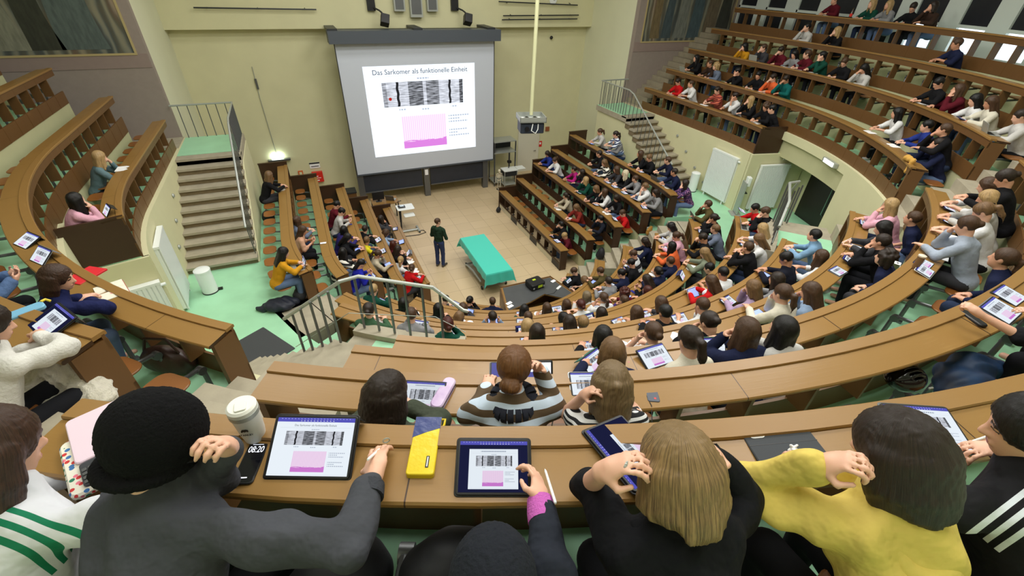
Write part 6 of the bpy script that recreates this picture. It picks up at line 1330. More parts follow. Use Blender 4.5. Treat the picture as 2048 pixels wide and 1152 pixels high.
# the person under a dark knitted hat at the lower edge
b3, T3, r3, z3 = near('hat person', (-4.449, -10.587, 7.06), 11, 'person in dark navy hat with small white lettering holding a white stylus', 'beanie', mat('navy_knit', (30, 33, 40), 0.95, bump=0.4, bscale=120, spec=0.2), cl('dark_navy_sweat', (40, 44, 54)), 'sweater', yaw=0, pitch=30, hs=1.05, arms={1: ((-4.235, -10.53, 6.85), (-4.165, -10.32, 6.82), (0.3, 0.92, 0.2), (0.75, -0.2, 0.55), 0.7), }, pose=('lap', 'desk'), sleeves=(0.94, 0.8), bulk=0.026)
cf = MB(); cf.tube([(-4.186, -10.38, 6.826), (-4.175, -10.345, 6.823), (-4.162, -10.305, 6.82)], [0.050, 0.049, 0.043], 18); attach(b3, cf, 'magenta_cuff', mat('magenta_knit', (190, 92, 176), 0.9, bump=0.6, bscale=150))
Hd = Matrix.Translation(r3) @ Matrix.Rotation(z3, 4, 'Z') @ Matrix.Scale(1.02, 4) @ head_frame(0.34, 0, 30)
lt = MB()
for i in range(7): x = -0.045 + 0.015 * i; lt.box((x, 0.121 - 0.5 * x * x, 0.004), (x + 0.007, 0.126 - 0.5 * x * x, 0.015), Hd)
attach(b3, lt, 'lettering', M_PAPER, False)
stylus((-4.085, -10.20, 6.80), (-4.135, -10.36, 6.87), 'white stylus above the second tablet, held by a magenta-cuffed hand', 0.0052)
# blonde with grown-out hair and black hoodie
b4, T4, r4, z4 = near('honey blonde', (-3.841, -10.513, 7.10), 11, 'person in black hoodie with shaggy honey-blonde hair leaning on one hand', 'mullet', H_BLOND, cl('black_hoodie', (22, 23, 27)), 'hoodie', face=4, yaw=6, pitch=28, hood=False, hs=1.08, bulk=0.036, arms={-1: ((-3.985, -10.335, 6.84), (-4.045, -10.435, 7.10), (0.5, -0.35, 0.75), (-0.75, 0.6, 0.2), 0.8), 1: ((-3.54, -10.58, 6.86), (-3.70, -10.50, 7.08), (-0.5, -0.2, 0.8), (0.7, 0.6, 0.2), 0.6)}, sleeves=(0.12, 0.9), fold=0.006, w=1.08)
rg = MB()
for i in range(n): a, c = 2 * math.pi * i / n, 2 * math.pi * (i + 1) / n; rg.tube([(-4.005 + 0.013 * math.cos(a), -10.475 + 0.008 * math.cos(a), 7.165 + 0.012 * math.sin(a)), (-4.005 + 0.013 * math.cos(c), -10.475 + 0.008 * math.cos(c), 7.165 + 0.012 * math.sin(c))], 0.005, 6)
attach(b4, rg, 'silver_ring', M_METAL)
def hood(body, T, m, sag=0.05, inner=None):
    o = Sdf(); pts = []
    for i in range(13):
        a = rad(-98 + 196 * i / 12); pts.append((0.105 * math.sin(a), 0.245 - 0.105 * math.cos(a) - 0.05 * max(0, math.cos(a)), 1.035 - (sag + 0.03) * max(0, math.cos(a)) - 0.015 * abs(math.sin(a)) + 0.02 * max(0, -math.cos(a))))
    for a, b_ in zip(pts, pts[1:]): o.cap(a, b_, 0.034, None, 0.02)
    o.ell((0, 0.075, 0.93 - sag * 0.5), (0.12, 0.05, 0.09), np.array(rotm(-35, 0, 0).to_3x3()), 0.03)
    me = o.mesh('hood', 0.008, folds(0.006, 0.9)); me.materials.append(m); return link('hood', me, body)
hood(b4, T4, MATS['cloth_black_hoodie'], 0.04)
# yellow hoodie
b5, T5, r5, z5 = near('yellow hoodie', (-3.172, -10.732, 7.10), 11, 'person in yellow hoodie with dark bobbed hair propping the cheek on a hand', 'bobthick', H_DKB, cl('yellow_sweat', (222, 198, 104)), 'hoodie', face=10, yaw=8, pitch=24, hood=False, hs=1.10, bulk=0.040, arms={-1: ((-3.50, -10.55, 6.87), (-3.385, -10.66, 7.06), (0.1, -0.45, 0.8), (-0.5, 0.8, 0.2), 1.0), 1: ((-2.98, -10.78, 6.86), (-3.14, -10.62, 6.83), (-0.6, 0.6, 0), UP, 0.5)}, sleeves=(0.97, 0.94), fold=0.008)
hood(b5, T5, MATS['cloth_yellow_sweat'], 0.07)
cf = MB(); cf.tube([(-3.415, -10.62, 6.995), (-3.39, -10.655, 7.05)], [0.052, 0.045], 18); attach(b5, cf, 'ribbed_cuff', cl('yellow_rib', (214, 186, 88), bump=0.7, bs=150, bd=0.01))
# black track jacket with three stripes
b6, T6, r6, z6 = near('track jacket', (-2.625, -10.860, 7.08), 11, 'person in black track jacket with white shoulder stripes writing on a tablet', 'sleek', H_BLK, track_mat('cloth_track_black', (20, 20, 24), (214, 222, 230)), 'jacket', bulk=0.034, face=14, yaw=28, pitch=22, arms={1: ((-2.36, -10.98, 6.85), (-2.44, -10.84, 6.85), (-0.75, 0.45, -0.12), (0.1, 0.1, 1), 0.6), -1: ((-3.06, -10.78, 6.84), (-2.86, -10.72, 6.80), (0.6, 0.7, 0), UP, 0.5)})
stylus((-2.56, -10.74, 6.775), (-2.45, -10.79, 6.88), 'white stylus in the hand of the person in the black track jacket', 0.005)
# white jacket with green stripes
b2, T2, r2, z2 = near('white jacket', (-5.669, -9.641, 7.06), 11, 'person in white track jacket with green shoulder stripes and long brown hair', 'waterfall', H_RED, track_mat('cloth_track_white', (214, 216, 222), (24, 118, 84)), 'jacket', bulk=0.036, face=-4, yaw=-12, pitch=24, hs=1.04, arms={1: ((-5.36, -9.86, 6.86), (-5.46, -9.62, 6.82), (-0.4, 0.85, 0), UP, 0.5)})
# second desk in front: olive, striped jumper, striped T-shirt
near('olive', (-4.521, -9.289, 6.42), 10, 'person in olive sweater with dark brown shoulder-length hair before the navy tablet case', 'bobthick', H_DKB, cl('olive_knit', (66, 72, 60)), 'sweater', yaw=-22, pitch=16, hs=1.08, arms={-1: ((-4.82, -9.24, 6.15), (-4.62, -9.10, 6.12), (0.6, 0.7, -0.1), UP, 0.7), 1: ((-4.28, -9.34, 6.14), (-4.40, -9.16, 6.12), (-0.4, 0.8, 0), UP, 0.5)}, h=0.0085)
b8, T8, r8, z8 = near('bun', (-3.820, -9.372, 6.42), 10, 'person in brown and pale-blue striped sweater with a low auburn bun', 'lowbun', H_BRN, cloth_mat('knit_brownblue'), 'sweater', yaw=-12, pitch=22, hs=1.05, arms={1: ((-3.60, -9.52, 6.15), (-3.66, -9.38, 6.36), (-0.35, -0.1, 0.9), (0.7, 0.6, 0.1), 0.7), -1: ((-4.10, -9.36, 6.14), (-3.92, -9.20, 6.12), (0.5, 0.8, 0), UP, 0.5)}, h=0.0085)
sc = MB(); m_ = 20
for i in range(m_): a, c = 2 * math.pi * i / m_, 2 * math.pi * (i + 1) / m_; sc.tube([T8((0.098 * math.cos(q), 0.245 + 0.095 * math.sin(q), 1.02 + 0.012 * math.sin(3 * q) + 0.02 * math.sin(q))) for q in (a, c)], 0.046, 12)
attach(b8, sc, 'scarf', mat('navy_scarf', (24, 27, 40), 0.95, bump=0.4, bscale=40))
near('striped tee', (-3.366, -9.682, 6.42), 10, 'person in black-and-white striped T-shirt with a small dark-blonde ponytail', 'halfpony', H_MID, cloth_mat('tee_bw'), 'shirt', yaw=-6, pitch=24, hs=1.02, arms={-1: ((-3.56, -9.58, 6.15), (-3.52, -9.66, 6.37), (0.25, -0.35, 0.8), (-0.6, 0.7, 0.2), 0.8), 1: ((-3.18, -9.72, 6.15), (-3.30, -9.62, 6.36), (-0.4, -0.2, 0.85), (0.6, 0.7, 0.2), 0.7)}, sleeves=(0.05, 0.05), h=0.0085)
# the rows across the aisle
near('navy reader', (-7.033, -6.136, 5.80), 9, 'person in navy sweater with dark brown hair reading an open book', 'shag', H_RED, cl('navy_knit', (30, 36, 78)), 'sweater', face=-14, yaw=-30, pitch=14, hs=1.05, arms={1: ((-6.76, -6.27, 5.47), (-6.97, -6.07, 5.46), (-0.6, 0.6, 0), UP, 0.5), -1: ((-7.24, -5.98, 5.47), (-7.06, -5.98, 5.46), (0.8, 0.3, 0), UP, 0.5)}, h=0.0095, legm=2)
near('white knit', (-6.639, -7.817, 6.42), 10, 'person in white ribbed knit jumper with long brown hair before the tablet keyboard', 'waterfall', H_DKB, cl('white_knit', (222, 220, 214), bump=0.6, bs=60, bd=0.01), 'jumper', yaw=-20, pitch=22, hs=1.05, arms={1: ((-6.36, -7.82, 6.15), (-6.58, -7.60, 6.13), (-0.6, 0.75, 0), UP, 0.5)}, h=0.0085)
near('denim shirt', (-7.87, -5.40, 5.83), 9, 'person in blue denim shirt holding a black mouse above a dark lap tray', 'shag', H_DKB, cl('denim_blue', (92, 118, 160)), 'shirt', face=-10, yaw=-10, pitch=28, pose=('hold', 'hold'), h=0.011)
near('fist', (0.34, -10.42, 6.56), 10, 'person in black T-shirt resting a bare forearm across the desk corner', 'shag', H_DKB, cl('black_tee', (24, 25, 30)), 'shirt', yaw=20, pitch=10, arms={-1: ((-0.01, -10.30, 6.15), (-0.13, -10.04, 6.22), (-0.25, 0.8, 0.35), (-0.3, -0.3, 0.9), 1.3)}, sleeves=(0.06, 0.06), h=0.009)
near('far arm', (0.98, -10.32, 6.56), 10, 'person in navy sweater writing behind the corner tablet', 'shag', H_BRN, cl('navy_b', (34, 40, 66)), 'sweater', yaw=20, pitch=16, pose=('desk', 'write'), h=0.011)
# the lecturer
def lecturer():
    o = Sdf(); P_ = [(-0.10, 0.0), (0.10, 0.03)]; b = Sdf(); b.ell((0, 0, 0.98), (0.155, 0.11, 0.14), None, 0.05); b.ell((0, -0.01, 1.18), (0.15, 0.105, 0.2), None, 0.06); b.ell((0, 0.0, 1.34), (0.17, 0.11, 0.15), None, 0.06); b.cap((-0.13, 0, 1.44), (0.13, 0, 1.44), 0.06, None, 0.05); b.cap((0, 0, 1.46), (0, 0.015, 1.56), 0.06, 0.054, 0.03)
    pants = Sdf(); pants.ell((0, 0, 0.98), (0.168, 0.122, 0.12), None, 0.05); shoe = []
    for sx, (fx, fy) in zip((-1, 1), P_): b.cap((sx * 0.09, 0, 0.92), (fx, fy + 0.01, 0.5), 0.085, 0.055, 0.04); b.cap((fx, fy + 0.01, 0.5), (fx, fy - 0.02, 0.09), 0.055, 0.038, 0.03); b.cap((fx, fy - 0.02, 0.06), (fx * 1.25, fy + 0.14, 0.035), 0.038, 0.03, 0.03); pants.cap((sx * 0.09, 0, 0.92), (fx, fy + 0.01, 0.5), 0.1, 0.068, 0.04); pants.cap((fx, fy + 0.01, 0.5), (fx, fy - 0.02, 0.1), 0.068, 0.06, 0.03); shoe.append((fx, fy))
    top = Sdf(); top.ell((0, 0, 1.02), (0.165, 0.12, 0.09), None, 0.05); top.ell((0, -0.01, 1.18), (0.17, 0.125, 0.2), None, 0.06); top.ell((0, 0.0, 1.34), (0.187, 0.127, 0.155), None, 0.06); top.cap((-0.135, 0, 1.44), (0.135, 0, 1.44), 0.074, None, 0.05); top.cap((-0.07, 0.0, 1.5), (0, -0.09, 1.45), 0.04, 0.055, 0.03); top.cap((0.07, 0.0, 1.5), (0, -0.09, 1.45), 0.04, 0.055, 0.03)
    for sx, E, Wp in ((-1, (-0.27, 0.03, 1.13), (0.02, 0.20, 1.17)), (1, (0.27, 0.03, 1.13), (0.06, 0.20, 1.30))):
        S = npv((sx * 0.185, 0, 1.42)); b.cap(S, E, 0.05, 0.042, 0.03); b.cap(E, Wp, 0.042, 0.028, 0.02); top.cap(S, E, 0.068, 0.058, 0.03); top.cap(E, npv(E) + (npv(Wp) - npv(E)) * 0.92, 0.058, 0.045, 0.02)
        b = b + hand(npv(Wp), (-sx * 0.6, 0.35, 0.5 * (sx > 0)), (0, 0.8, 0.6), sx, 0.7, 0.011)
    H = Matrix.Translation((0, 0.02, 1.68)) @ rotm(-4, 0, -34); b = b + head_sdf().move(H)
    body = link('person', b.mesh('body', 0.011), None, (-1.39, 1.60, 0), (0, 0, rad(-46))); body.data.materials.append(SKIN[0]); tag(body, 'standing lecturer in dark green hooded top and blue jeans', 'person')
    for me, nm, m in ((top.mesh('top', 0.012, folds(0.005)), 'hoodie', cl('bottle_green', (36, 58, 42))), (pants.mesh('pants', 0.012, folds(0.003)), 'trousers', mat('blue_jeans', (40, 54, 96), 0.9, var=0.15, bump=0.2, bscale=14))): me.materials.append(m); link(nm, me, body)
    for fx, fy in shoe: s = Sdf(); s.cap((fx, fy - 0.05, 0.045), (fx * 1.3, fy + 0.15, 0.035), 0.045, 0.038, 0.02); me = s.mesh('shoe', 0.01); me.materials.append(mat('brown_shoe', (74, 66, 56), 0.6)); link('shoe', me, body)
    me = hair_sdf('short').mesh('hair', 0.009, strands(0.0015)); me.materials.append(hair_mat('brown')); o = link('hair', me, body); o.matrix_local = H
lecturer()
# ------------------------------------------------------------------ things on the near desks, bags and coats
def at(x, y, z, dx, dy): 
    """frame at a desk point whose local +y runs along (dx, dy)"""
    l = math.hypot(dx, dy); dx, dy = dx / l, dy / l; return Matrix(((dy, dx, 0, x), (-dx, dy, 0, y), (0, 0, 1, z), (0, 0, 0, 1)))
D11, D10, D9 = 6.737, 6.052, 5.372
def tab_edge(bl, br, z, tilt, label, size, page, case=None, stand=False, aspect=None):
    """tablet whose lower edge runs from bl to br"""
    mx, my = (bl[0] + br[0]) / 2, (bl[1] + br[1]) / 2; ux, uy = br[0] - bl[0], br[1] - bl[1]; M = at(mx, my, z, -uy, ux); d = 0.09 * size
    return tablet(M @ Matrix.Translation((0, d * math.cos(rad(tilt)), 0.0)), label, size, page, case, tilt, None, stand)
t = tab_edge((-5.03, -9.80), (-4.742, -9.928), D11, 30, 'large bright tablet showing the muscle slide beside the black beanie', 1.24, slide_mat('slide_page_big', 0.95, bar=True, page=(0.0, 1.0, 0.0, 0.92), title=False), M_BLACK, True)
TXT = mat('page_ink', (70, 78, 100), 0.6)
text('Das Sarkomer als funktionelle Einheit', 0.0105, TXT, t, Matrix.Translation((0.0, 0.0745, 0.0078)), extrude=0.0001)
t = tab_edge((-4.41, -10.135), (-4.158, -10.243), D11, 24, 'tablet with dark margins round the slide beside the yellow pouch', 1.08, PAGE_DK, M_BLACK)
M = at(-3.735, -10.235, D11, 0.1, 1.0) @ Matrix.Rotation(rad(12), 4, 'Z') @ Matrix.Rotation(rad(90), 4, 'Z'); tablet(M @ Matrix.Translation((0, 0, 0.0)), 'tablet lying aslant under the arm of the honey-blonde person', 1.2, slide_mat('slide_page_half', 0.9, bar=True, dark=True, page=(0.2, 0.8, 0.05, 0.6)), M_BLACK, 8)
M = at(-2.50, -10.64, D11, 0.14, 0.27); tablet(M, 'tablet under the stylus of the person in the black track jacket', 1.15, PAGE, M_GRMET, 12)
b = empty('phone', (-5.07, -9.716, D11)); b.matrix_world = at(-5.07, -9.716, D11, 0.066, 0.178); tag(b, 'black phone showing 08:20 on its lock screen', 'phone'); MB().rbox((-0.038, -0.088, 0), (0.038, 0.088, 0.010), 0.014).build('body', M_BLACK, b); MB().rbox((-0.034, -0.083, 0.0095), (0.034, 0.083, 0.0104), 0.011).build('screen', mat('lock_screen', (14, 15, 22), 0.1), b)
M_GLOW = mat('clock_glow', (235, 240, 255), 0.4, emit=1.0); text('08:20', 0.026, M_GLOW, b, Matrix.Translation((0, 0.052, 0.0105)) @ Matrix.Scale(1.5, 4, (0, 1, 0)), 'clock_digits', extrude=0.0001); MB().box((-0.02, 0.0735, 0.0104), (0.02, 0.0755, 0.0106)).build('date_line', M_GLOW, b)
MB().box((-0.012, -0.066, 0.0104), (0.012, -0.062, 0.0106)).build('shortcut_line', M_GLOW, b)
b = empty('phone', (-3.405, -10.325, D11)); b.matrix_world = at(-3.405, -10.325, D11, 0.0, 1.0) @ Matrix.Rotation(rad(-8), 4, 'Z'); tag(b, 'black phone lying face up beside the closed tablet folio', 'phone'); MB().rbox((-0.04, -0.085, 0), (0.04, 0.085, 0.010), 0.014).build('body', M_BLACK, b); MB().rbox((-0.036, -0.08, 0.0095), (0.036, 0.08, 0.0104), 0.011).build('screen', MATS['lock_screen'], b)
# blue and yellow pouch
b = empty('pencil_pouch', (-4.456, -9.905, D11)); b.matrix_world = at(-4.456, -9.905, D11, 0.095, 0.22); tag(b, 'shiny blue and yellow pencil pouch lying on the desk', 'pouch')
M_YV = mat('yellow_vinyl', (226, 198, 30), 0.3, var=0.12, vscale=12, bump=0.2, bscale=30); M_BV = mat('blue_vinyl', (44, 58, 116), 0.3, bump=0.2, bscale=30)
mb = MB(); mb.rbox((-0.052, -0.128, 0), (0.052, 0.128, 0.028), 0.012, seg=3); mb.build('body', M_YV, b, True); MB().prism([(-0.0525, 0.03), (-0.0525, 0.1285), (0.0525, 0.1285), (0.0525, 0.075), (0.0, 0.055)], 0.0276, 0.0287).build('blue_panel', M_BV, b)
MB().box((0.016, -0.100, 0.028), (0.028, -0.052, 0.0295)).build('label', M_BLACK, b); MB().box((0.02, -0.096, 0.0295), (0.024, -0.056, 0.0298)).build('label_print', M_PAPER, b)
MB().tube([(0.052, 0.122, 0.02), (0.066, 0.126, 0.018), (0.064, 0.104, 0.012), (0.060, 0.094, 0.012)], 0.005, 8).build('zip_pull', M_YV, b, True)
# tumbler, tissue, closed folio, left-hand cases
b = empty('tumbler', (-5.055, -9.60, D11)); tag(b, 'white tumbler with steel ring and flat white lid', 'tumbler'); MB().lathe([(0.001, 0), (0.036, 0), (0.043, 0.05), (0.050, 0.155), (0.001, 0.155)], 32).build('body', mat('tumbler_white', (226, 226, 222), 0.35), b, True); MB().lathe([(0.0505, 0.152), (0.053, 0.154), (0.053, 0.174), (0.0505, 0.176)], 32).build('steel_ring', M_METAL, b, True); MB().lathe([(0.001, 0.198), (0.044, 0.198), (0.052, 0.19), (0.052, 0.175), (0.001, 0.175)], 32).build('lid', mat('lid_white', (230, 230, 220), 0.4), b, True); MB().rbox((-0.02, -0.035, 0.198), (0.02, 0.012, 0.204), 0.008).build('lid_slider', mat('lid_white', (230, 230, 220), 0.4), b)
lg = MB(); M = Matrix.Rotation(rad(-14), 4, 'Z')
for i in range(5): lg.box((-0.012 + 0.005 * i, -0.0495, 0.099 + 0.002 * (i % 2)), (-0.008 + 0.005 * i, -0.0465, 0.106 + 0.002 * (i % 3)), M)
text('STANLEY', 0.0125, M_BLACK, b, M @ Matrix(((1, 0, 0, 0.0), (0, 0, -1, -0.0492), (0, 1, 0, 0.082), (0, 0, 0, 1))), 'print')
lg.box((-0.008, -0.0505, 0.105), (0.008, -0.0475, 0.112), M); lg.build('print', M_BLACK, b)
b = empty('tablet_folio', (-3.12, -10.45, D11)); b.matrix_world = at(-3.12, -10.45, D11, 0.29 * 0.27, 0.29) @ Matrix.Rotation(rad(-2), 4, 'Z'); tag(b, 'closed black tablet folio with a round white sticker', 'folio'); MB().rbox((-0.15, -0.105, 0), (0.15, 0.105, 0.016), 0.014).build('cover', mat('folio_grey', (52, 56, 62), 0.7), b); MB().box((-0.149, -0.003, 0.016), (0.149, 0.0, 0.0166)).build('crease', M_BLACK, b)
MB().rbox((-0.125, 0.03, 0.016), (-0.055, 0.085, 0.017), 0.018).build('sticker', M_PAPER, b); MB().lathe([(0.010, 0.0170), (0.022, 0.0170), (0.022, 0.0174), (0.010, 0.0174)], 24, Matrix.Translation((-0.09, 0.058, 0))).box((-0.115, 0.036, 0.017), (-0.068, 0.040, 0.0174)).build('sticker_print', M_BLACK, b)
ts = Sdf(); rr_ = random.Random(2)
for i in range(9): ts.cap((rr_.uniform(-0.02, 0.02), rr_.uniform(-0.015, 0.015), 0.008), (rr_.uniform(-0.03, 0.03), rr_.uniform(-0.02, 0.02), rr_.uniform(0.01, 0.03)), 0.007, 0.005, 0.004)
me = ts.mesh('tissue', 0.0035); me.materials.append(M_PAPER); tag(link('tissue', me, None, (-3.125, -10.50, D11 + 0.016)), 'crumpled white tissue beside the yellow elbow', 'tissue')
b = empty('pencil_case', (-5.60, -9.49, D11)); b.matrix_world = at(-5.60, -9.49, D11, -0.11, 0.28); tag(b, 'floral pencil case lying open under the pink tablet', 'case'); m = mat('floral_cloth', (226, 222, 206), 0.8); nt = m.node_tree; bb = nt.nodes['Principled BSDF']; tc = nd(nt, 'ShaderNodeTexCoord'); vo = nd(nt, 'ShaderNodeTexVoronoi'); vo.inputs['Scale'].default_value = 46; nt.links.new(tc.outputs['Object'], vo.inputs['Vector']); lt_ = nd(nt, 'ShaderNodeMath', operation='LESS_THAN'); lt_.inputs[1].default_value = 0.38; nt.links.new(vo.outputs['Distance'], lt_.inputs[0]); hs_ = nd(nt, 'ShaderNodeValToRGB'); hs_.color_ramp.interpolation = 'CONSTANT'
for p_, c_ in ((0.3, (40, 120, 90)), (0.55, (60, 110, 170)), (0.75, (226, 120, 140))): hs_.color_ramp.elements.new(p_).color = lin(c_)
hs_.color_ramp.elements[0].color = lin((196, 50, 50)); sp_ = nd(nt, 'ShaderNodeSeparateXYZ'); nt.links.new(vo.outputs['Color'], sp_.inputs[0]); nt.links.new(sp_.outputs[0], hs_.inputs[0]); mx_ = nd(nt, 'ShaderNodeMixRGB'); mx_.inputs[1].default_value = lin((228, 224, 208)); nt.links.new(lt_.outputs[0], mx_.inputs[0]); nt.links.new(hs_.outputs[0], mx_.inputs[2]); nt.links.new(mx_.outputs[0], bb.inputs['Base Color'])
MB().rbox((-0.075, -0.15, 0), (0.075, 0.15, 0.03), 0.03).build('case', m, b, True); mb = MB(); mb.rbox((-0.03, -0.135, 0.03), (0.05, -0.02, 0.042), 0.01); mb.build('calculator', mat('calculator_grey', (52, 54, 60), 0.5), b)
mb = MB()
for i in range(4):
    for j in range(4): mb.rbox((-0.024 + 0.018 * i, -0.128 + 0.02 * j, 0.042), (-0.011 + 0.018 * i, -0.114 + 0.02 * j, 0.047), 0.003, seg=2)
mb.build('calculator_key', M_GRMET, b)
b = link('tablet', MB().rbox((-0.1, -0.13, 0), (0.1, 0.13, 0.012), 0.02).mesh('tablet', mat('pale_pink', (228, 206, 220), 0.4))); b.matrix_world = at(-5.585, -9.36, D11 + 0.031, -0.11, 0.28); tag(b, 'pale pink tablet cover half hidden behind the black beanie', 'tablet')
# second desk
tab_edge((-4.435, -9.10), (-4.235, -9.20), D10, 16, 'tablet in a navy folio beside the lilac pencil case', 1.05, slide_mat('slide_page_grey', 0.8, bar=True, page=(0.0, 1.0, -0.5, 0.95)), CASES[1], True)
b = empty('pencil_case', (-4.178, -9.105, D10)); b.matrix_world = at(-4.178, -9.105, D10, 0.185, 0.21); tag(b, 'lilac marbled hard pencil case with a zip pull', 'case'); mm_ = mat('lilac_marble', (206, 186, 214), 0.4, var=0.3, vscale=9, c2=(170, 140, 186)); MB().rbox((-0.042, -0.13, 0), (0.042, 0.13, 0.026), 0.038, seg=6).build('lower_shell', mm_, b, True); MB().rbox((-0.042, -0.13, 0.029), (0.042, 0.13, 0.055), 0.038, seg=6).build('upper_shell', mm_, b, True); MB().rbox((-0.0425, -0.1305, 0.0255), (0.0425, 0.1305, 0.0295), 0.038, seg=6).build('zip', M_DKMET, b); MB().tube([(0, -0.13, 0.027), (0.005, -0.155, 0.02), (0.0, -0.175, 0.006)], 0.006, 8).build('zip_pull', mm_, b, True)
tab_edge((-3.905, -9.165), (-3.595, -9.295), D10, 12, 'dark tablet partly hidden behind the low auburn bun', 1.2, SCR_NAVY, M_GRMET)
tab_edge((-3.60, -9.17), (-3.46, -9.225), D10, 50, 'upright phone-sized reader showing a white page beside the auburn bun', 0.62, SCR_WHITE, M_BLACK, True)
M = at(-3.27, -9.385, D10, 0.1, 0.25); tablet(M, 'tablet in a white frame behind the bare forearm', 1.0, slide_mat('slide_page_plain', 0.95, bar=True, page=(0, 1, -0.6, 0.93)), CASES[4], 12)
b = empty('phone', (-2.912, -9.59, D10)); b.matrix_world = at(-2.912, -9.59, D10, 0.08, 0.15); tag(b, 'dark grey phone lying face down near a thin black cable', 'phone'); MB().rbox((-0.04, -0.082, 0), (0.04, 0.082, 0.010), 0.014).build('body', mat('phone_slate', (70, 76, 90), 0.5), b); MB().rbox((-0.034, 0.045, 0.01), (-0.008, 0.076, 0.012), 0.006).build('camera_bump', M_BLACK, b); MB().box((0.004, -0.062, 0.01), (0.018, -0.048, 0.0105)).build('red_mark', M_RED, b)
simple('charging_cable', 'white charging cable curving off the desk by the striped sweater', 'cable', MB().tube([(-3.60, -9.29, D10 + 0.01), (-3.56, -9.33, D10 + 0.012), (-3.535, -9.38, D10 + 0.01), (-3.545, -9.43, D10 - 0.06), (-3.60, -9.50, D10 - 0.25)], 0.0045, 8), M_WHITE, smooth=True)
simple('charging_cable', 'thin black cable leading to the dark grey phone', 'cable', MB().tube([(-3.06, -9.52, D10 + 0.006), (-3.0, -9.55, D10 + 0.006), (-2.965, -9.6, D10 + 0.006), (-2.985, -9.68, D10 + 0.006), (-3.03, -9.76, D10 - 0.05), (-3.06, -9.8, D10 - 0.25)], 0.003, 8), M_BLACK, smooth=True)
tab_edge((-2.80, -8.82), (-2.545, -8.73), D9, 40, 'tablet in a deep green folio standing beside the light brown bob', 1.0, PAGE, mat('case_green', (28, 96, 84), 0.6), True)
tab_edge((-2.26, -8.945), (-1.951, -8.95), D9, 18, 'large tablet with a white page in front of the cream hoodie', 1.2, PAGE, M_BLACK)
b = empty('phone', (-2.33, -8.72, D9)); b.matrix_world = at(-2.33, -8.72, D9, 0.12, 0.14); tag(b, 'phone in a pink and purple striped case', 'phone'); m = mat('pink_case', (222, 60, 140), 0.5); MB().rbox((-0.038, -0.078, 0), (0.038, 0.078, 0.011), 0.014).build('case', m, b); MB().box((-0.037, -0.05, 0.011), (0.037, -0.035, 0.0114)).box((-0.037, -0.015, 0.011), (0.037, 0.0, 0.0114)).build('stripe', mat('purple_stripe', (120, 60, 170), 0.5), b); MB().rbox((-0.03, 0.035, 0.011), (0.0, 0.068, 0.013), 0.006).build('camera_bump', M_BLACK, b)
# far end of the second desk, third desk
M = at(0.42, -10.02, D10, -0.24, 1.0) @ Matrix.Rotation(rad(-6), 4, 'Z'); tablet(M, 'tablet with the slide beside the raised bare forearm', 1.25, PAGE, CASES[2], 10)
tablet(at(0.78, -9.93, D10, -0.1, 1.0), 'tablet at the edge of the frame before the writing hand', 1.1, PAGE, M_BLACK, 10)
b = empty('glasses_case', (0.07, -9.985, D10)); b.matrix_world = at(0.07, -9.985, D10, 0.07, 0.2); tag(b, 'long black glasses case on the desk by the bare forearm', 'case'); MB().rbox((-0.035, -0.11, 0), (0.035, 0.11, 0.034), 0.03, seg=5).build('case', M_BLACK, b, True); MB().rbox((-0.0355, -0.1105, 0.017), (0.0355, 0.1105, 0.0185), 0.03, seg=5).build('seam', M_DKMET, b)
b = empty('tumbler', (2.04, -8.81, D9)); tag(b, 'brown travel mug with a pale lid in front of a tablet', 'tumbler'); MB().lathe([(0.001, 0), (0.034, 0), (0.041, 0.19), (0.001, 0.19)], 28).build('body', mat('mug_brown', (122, 90, 58), 0.5), b, True); MB().lathe([(0.043, 0.188), (0.044, 0.205), (0.03, 0.212), (0.001, 0.212)], 28).build('lid', mat('lid_cream', (220, 206, 186), 0.5), b, True)
tab_edge((2.16, -8.91), (2.44, -8.84), D9, 8, 'tablet showing the slide behind the brown travel mug', 1.05, PAGE, None)
simple('earbud_case', 'small white earbud case beside the brown travel mug', 'case', MB().rbox((-0.03, -0.025, 0), (0.03, 0.025, 0.022), 0.012), M_WHITE, (1.90, -8.74, D9), rz=0.3); simple('card', 'white card with a black mark by the brown travel mug', 'card', MB().rbox((-0.045, -0.035, 0), (0.045, 0.035, 0.003), 0.006).box((-0.012, -0.01, 0.003), (0.016, 0.012, 0.0036), mi=1), [M_PAPER, M_BLACK], (2.0, -8.64, D9 + 0.001), rz=0.4)
# across the aisle: reader's desk
def sd9(x, y, dx=0.75, dy=0.65): return at(x, y, D9, dx, dy)
tablet(sd9(-8.02, -4.27), 'tablet in a dark keyboard case, farthest along the desk of the reader', 1.15, PAGE, M_BLACK, 24, None, True); tablet(sd9(-7.72, -4.80), 'pinkish tablet in a folded grey folio beside the red folder', 1.1, slide_mat('slide_page_pink', 0.9, bar=True, page=(0, 1, 0, 0.9)), CASES[2], 40, None, True)
simple('folder', 'bright red folder on the desk beside the open book', 'folder', MB().rbox((-0.12, -0.16, 0), (0.12, 0.16, 0.02), 0.008), mat('folder_red', (214, 36, 48), 0.5), (-7.2, -5.36, D9 + 0.001), rz=rad(-35))
b = empty('book', (-6.87, -5.80, D9)); b.matrix_world = at(-6.87, -5.80, D9, 0.72, 0.62) @ Matrix.Rotation(rad(-18), 4, 'Z'); tag(b, 'open book with blank pages before the reader in navy', 'book'); Mx = Matrix(((1, 0, 0, 0), (0, 0, 1, 0), (0, 1, 0, 0), (0, 0, 0, 1)))
for sx in (-1, 1): MB().prism([(0, 0.006), (sx * 0.03, 0.026), (sx * 0.10, 0.028), (sx * 0.175, 0.018), (sx * 0.175, 0.004), (0, 0.002)], -0.125, 0.125, Mx).build('pages', mat('book_pages', (232, 228, 210), 0.8), b)
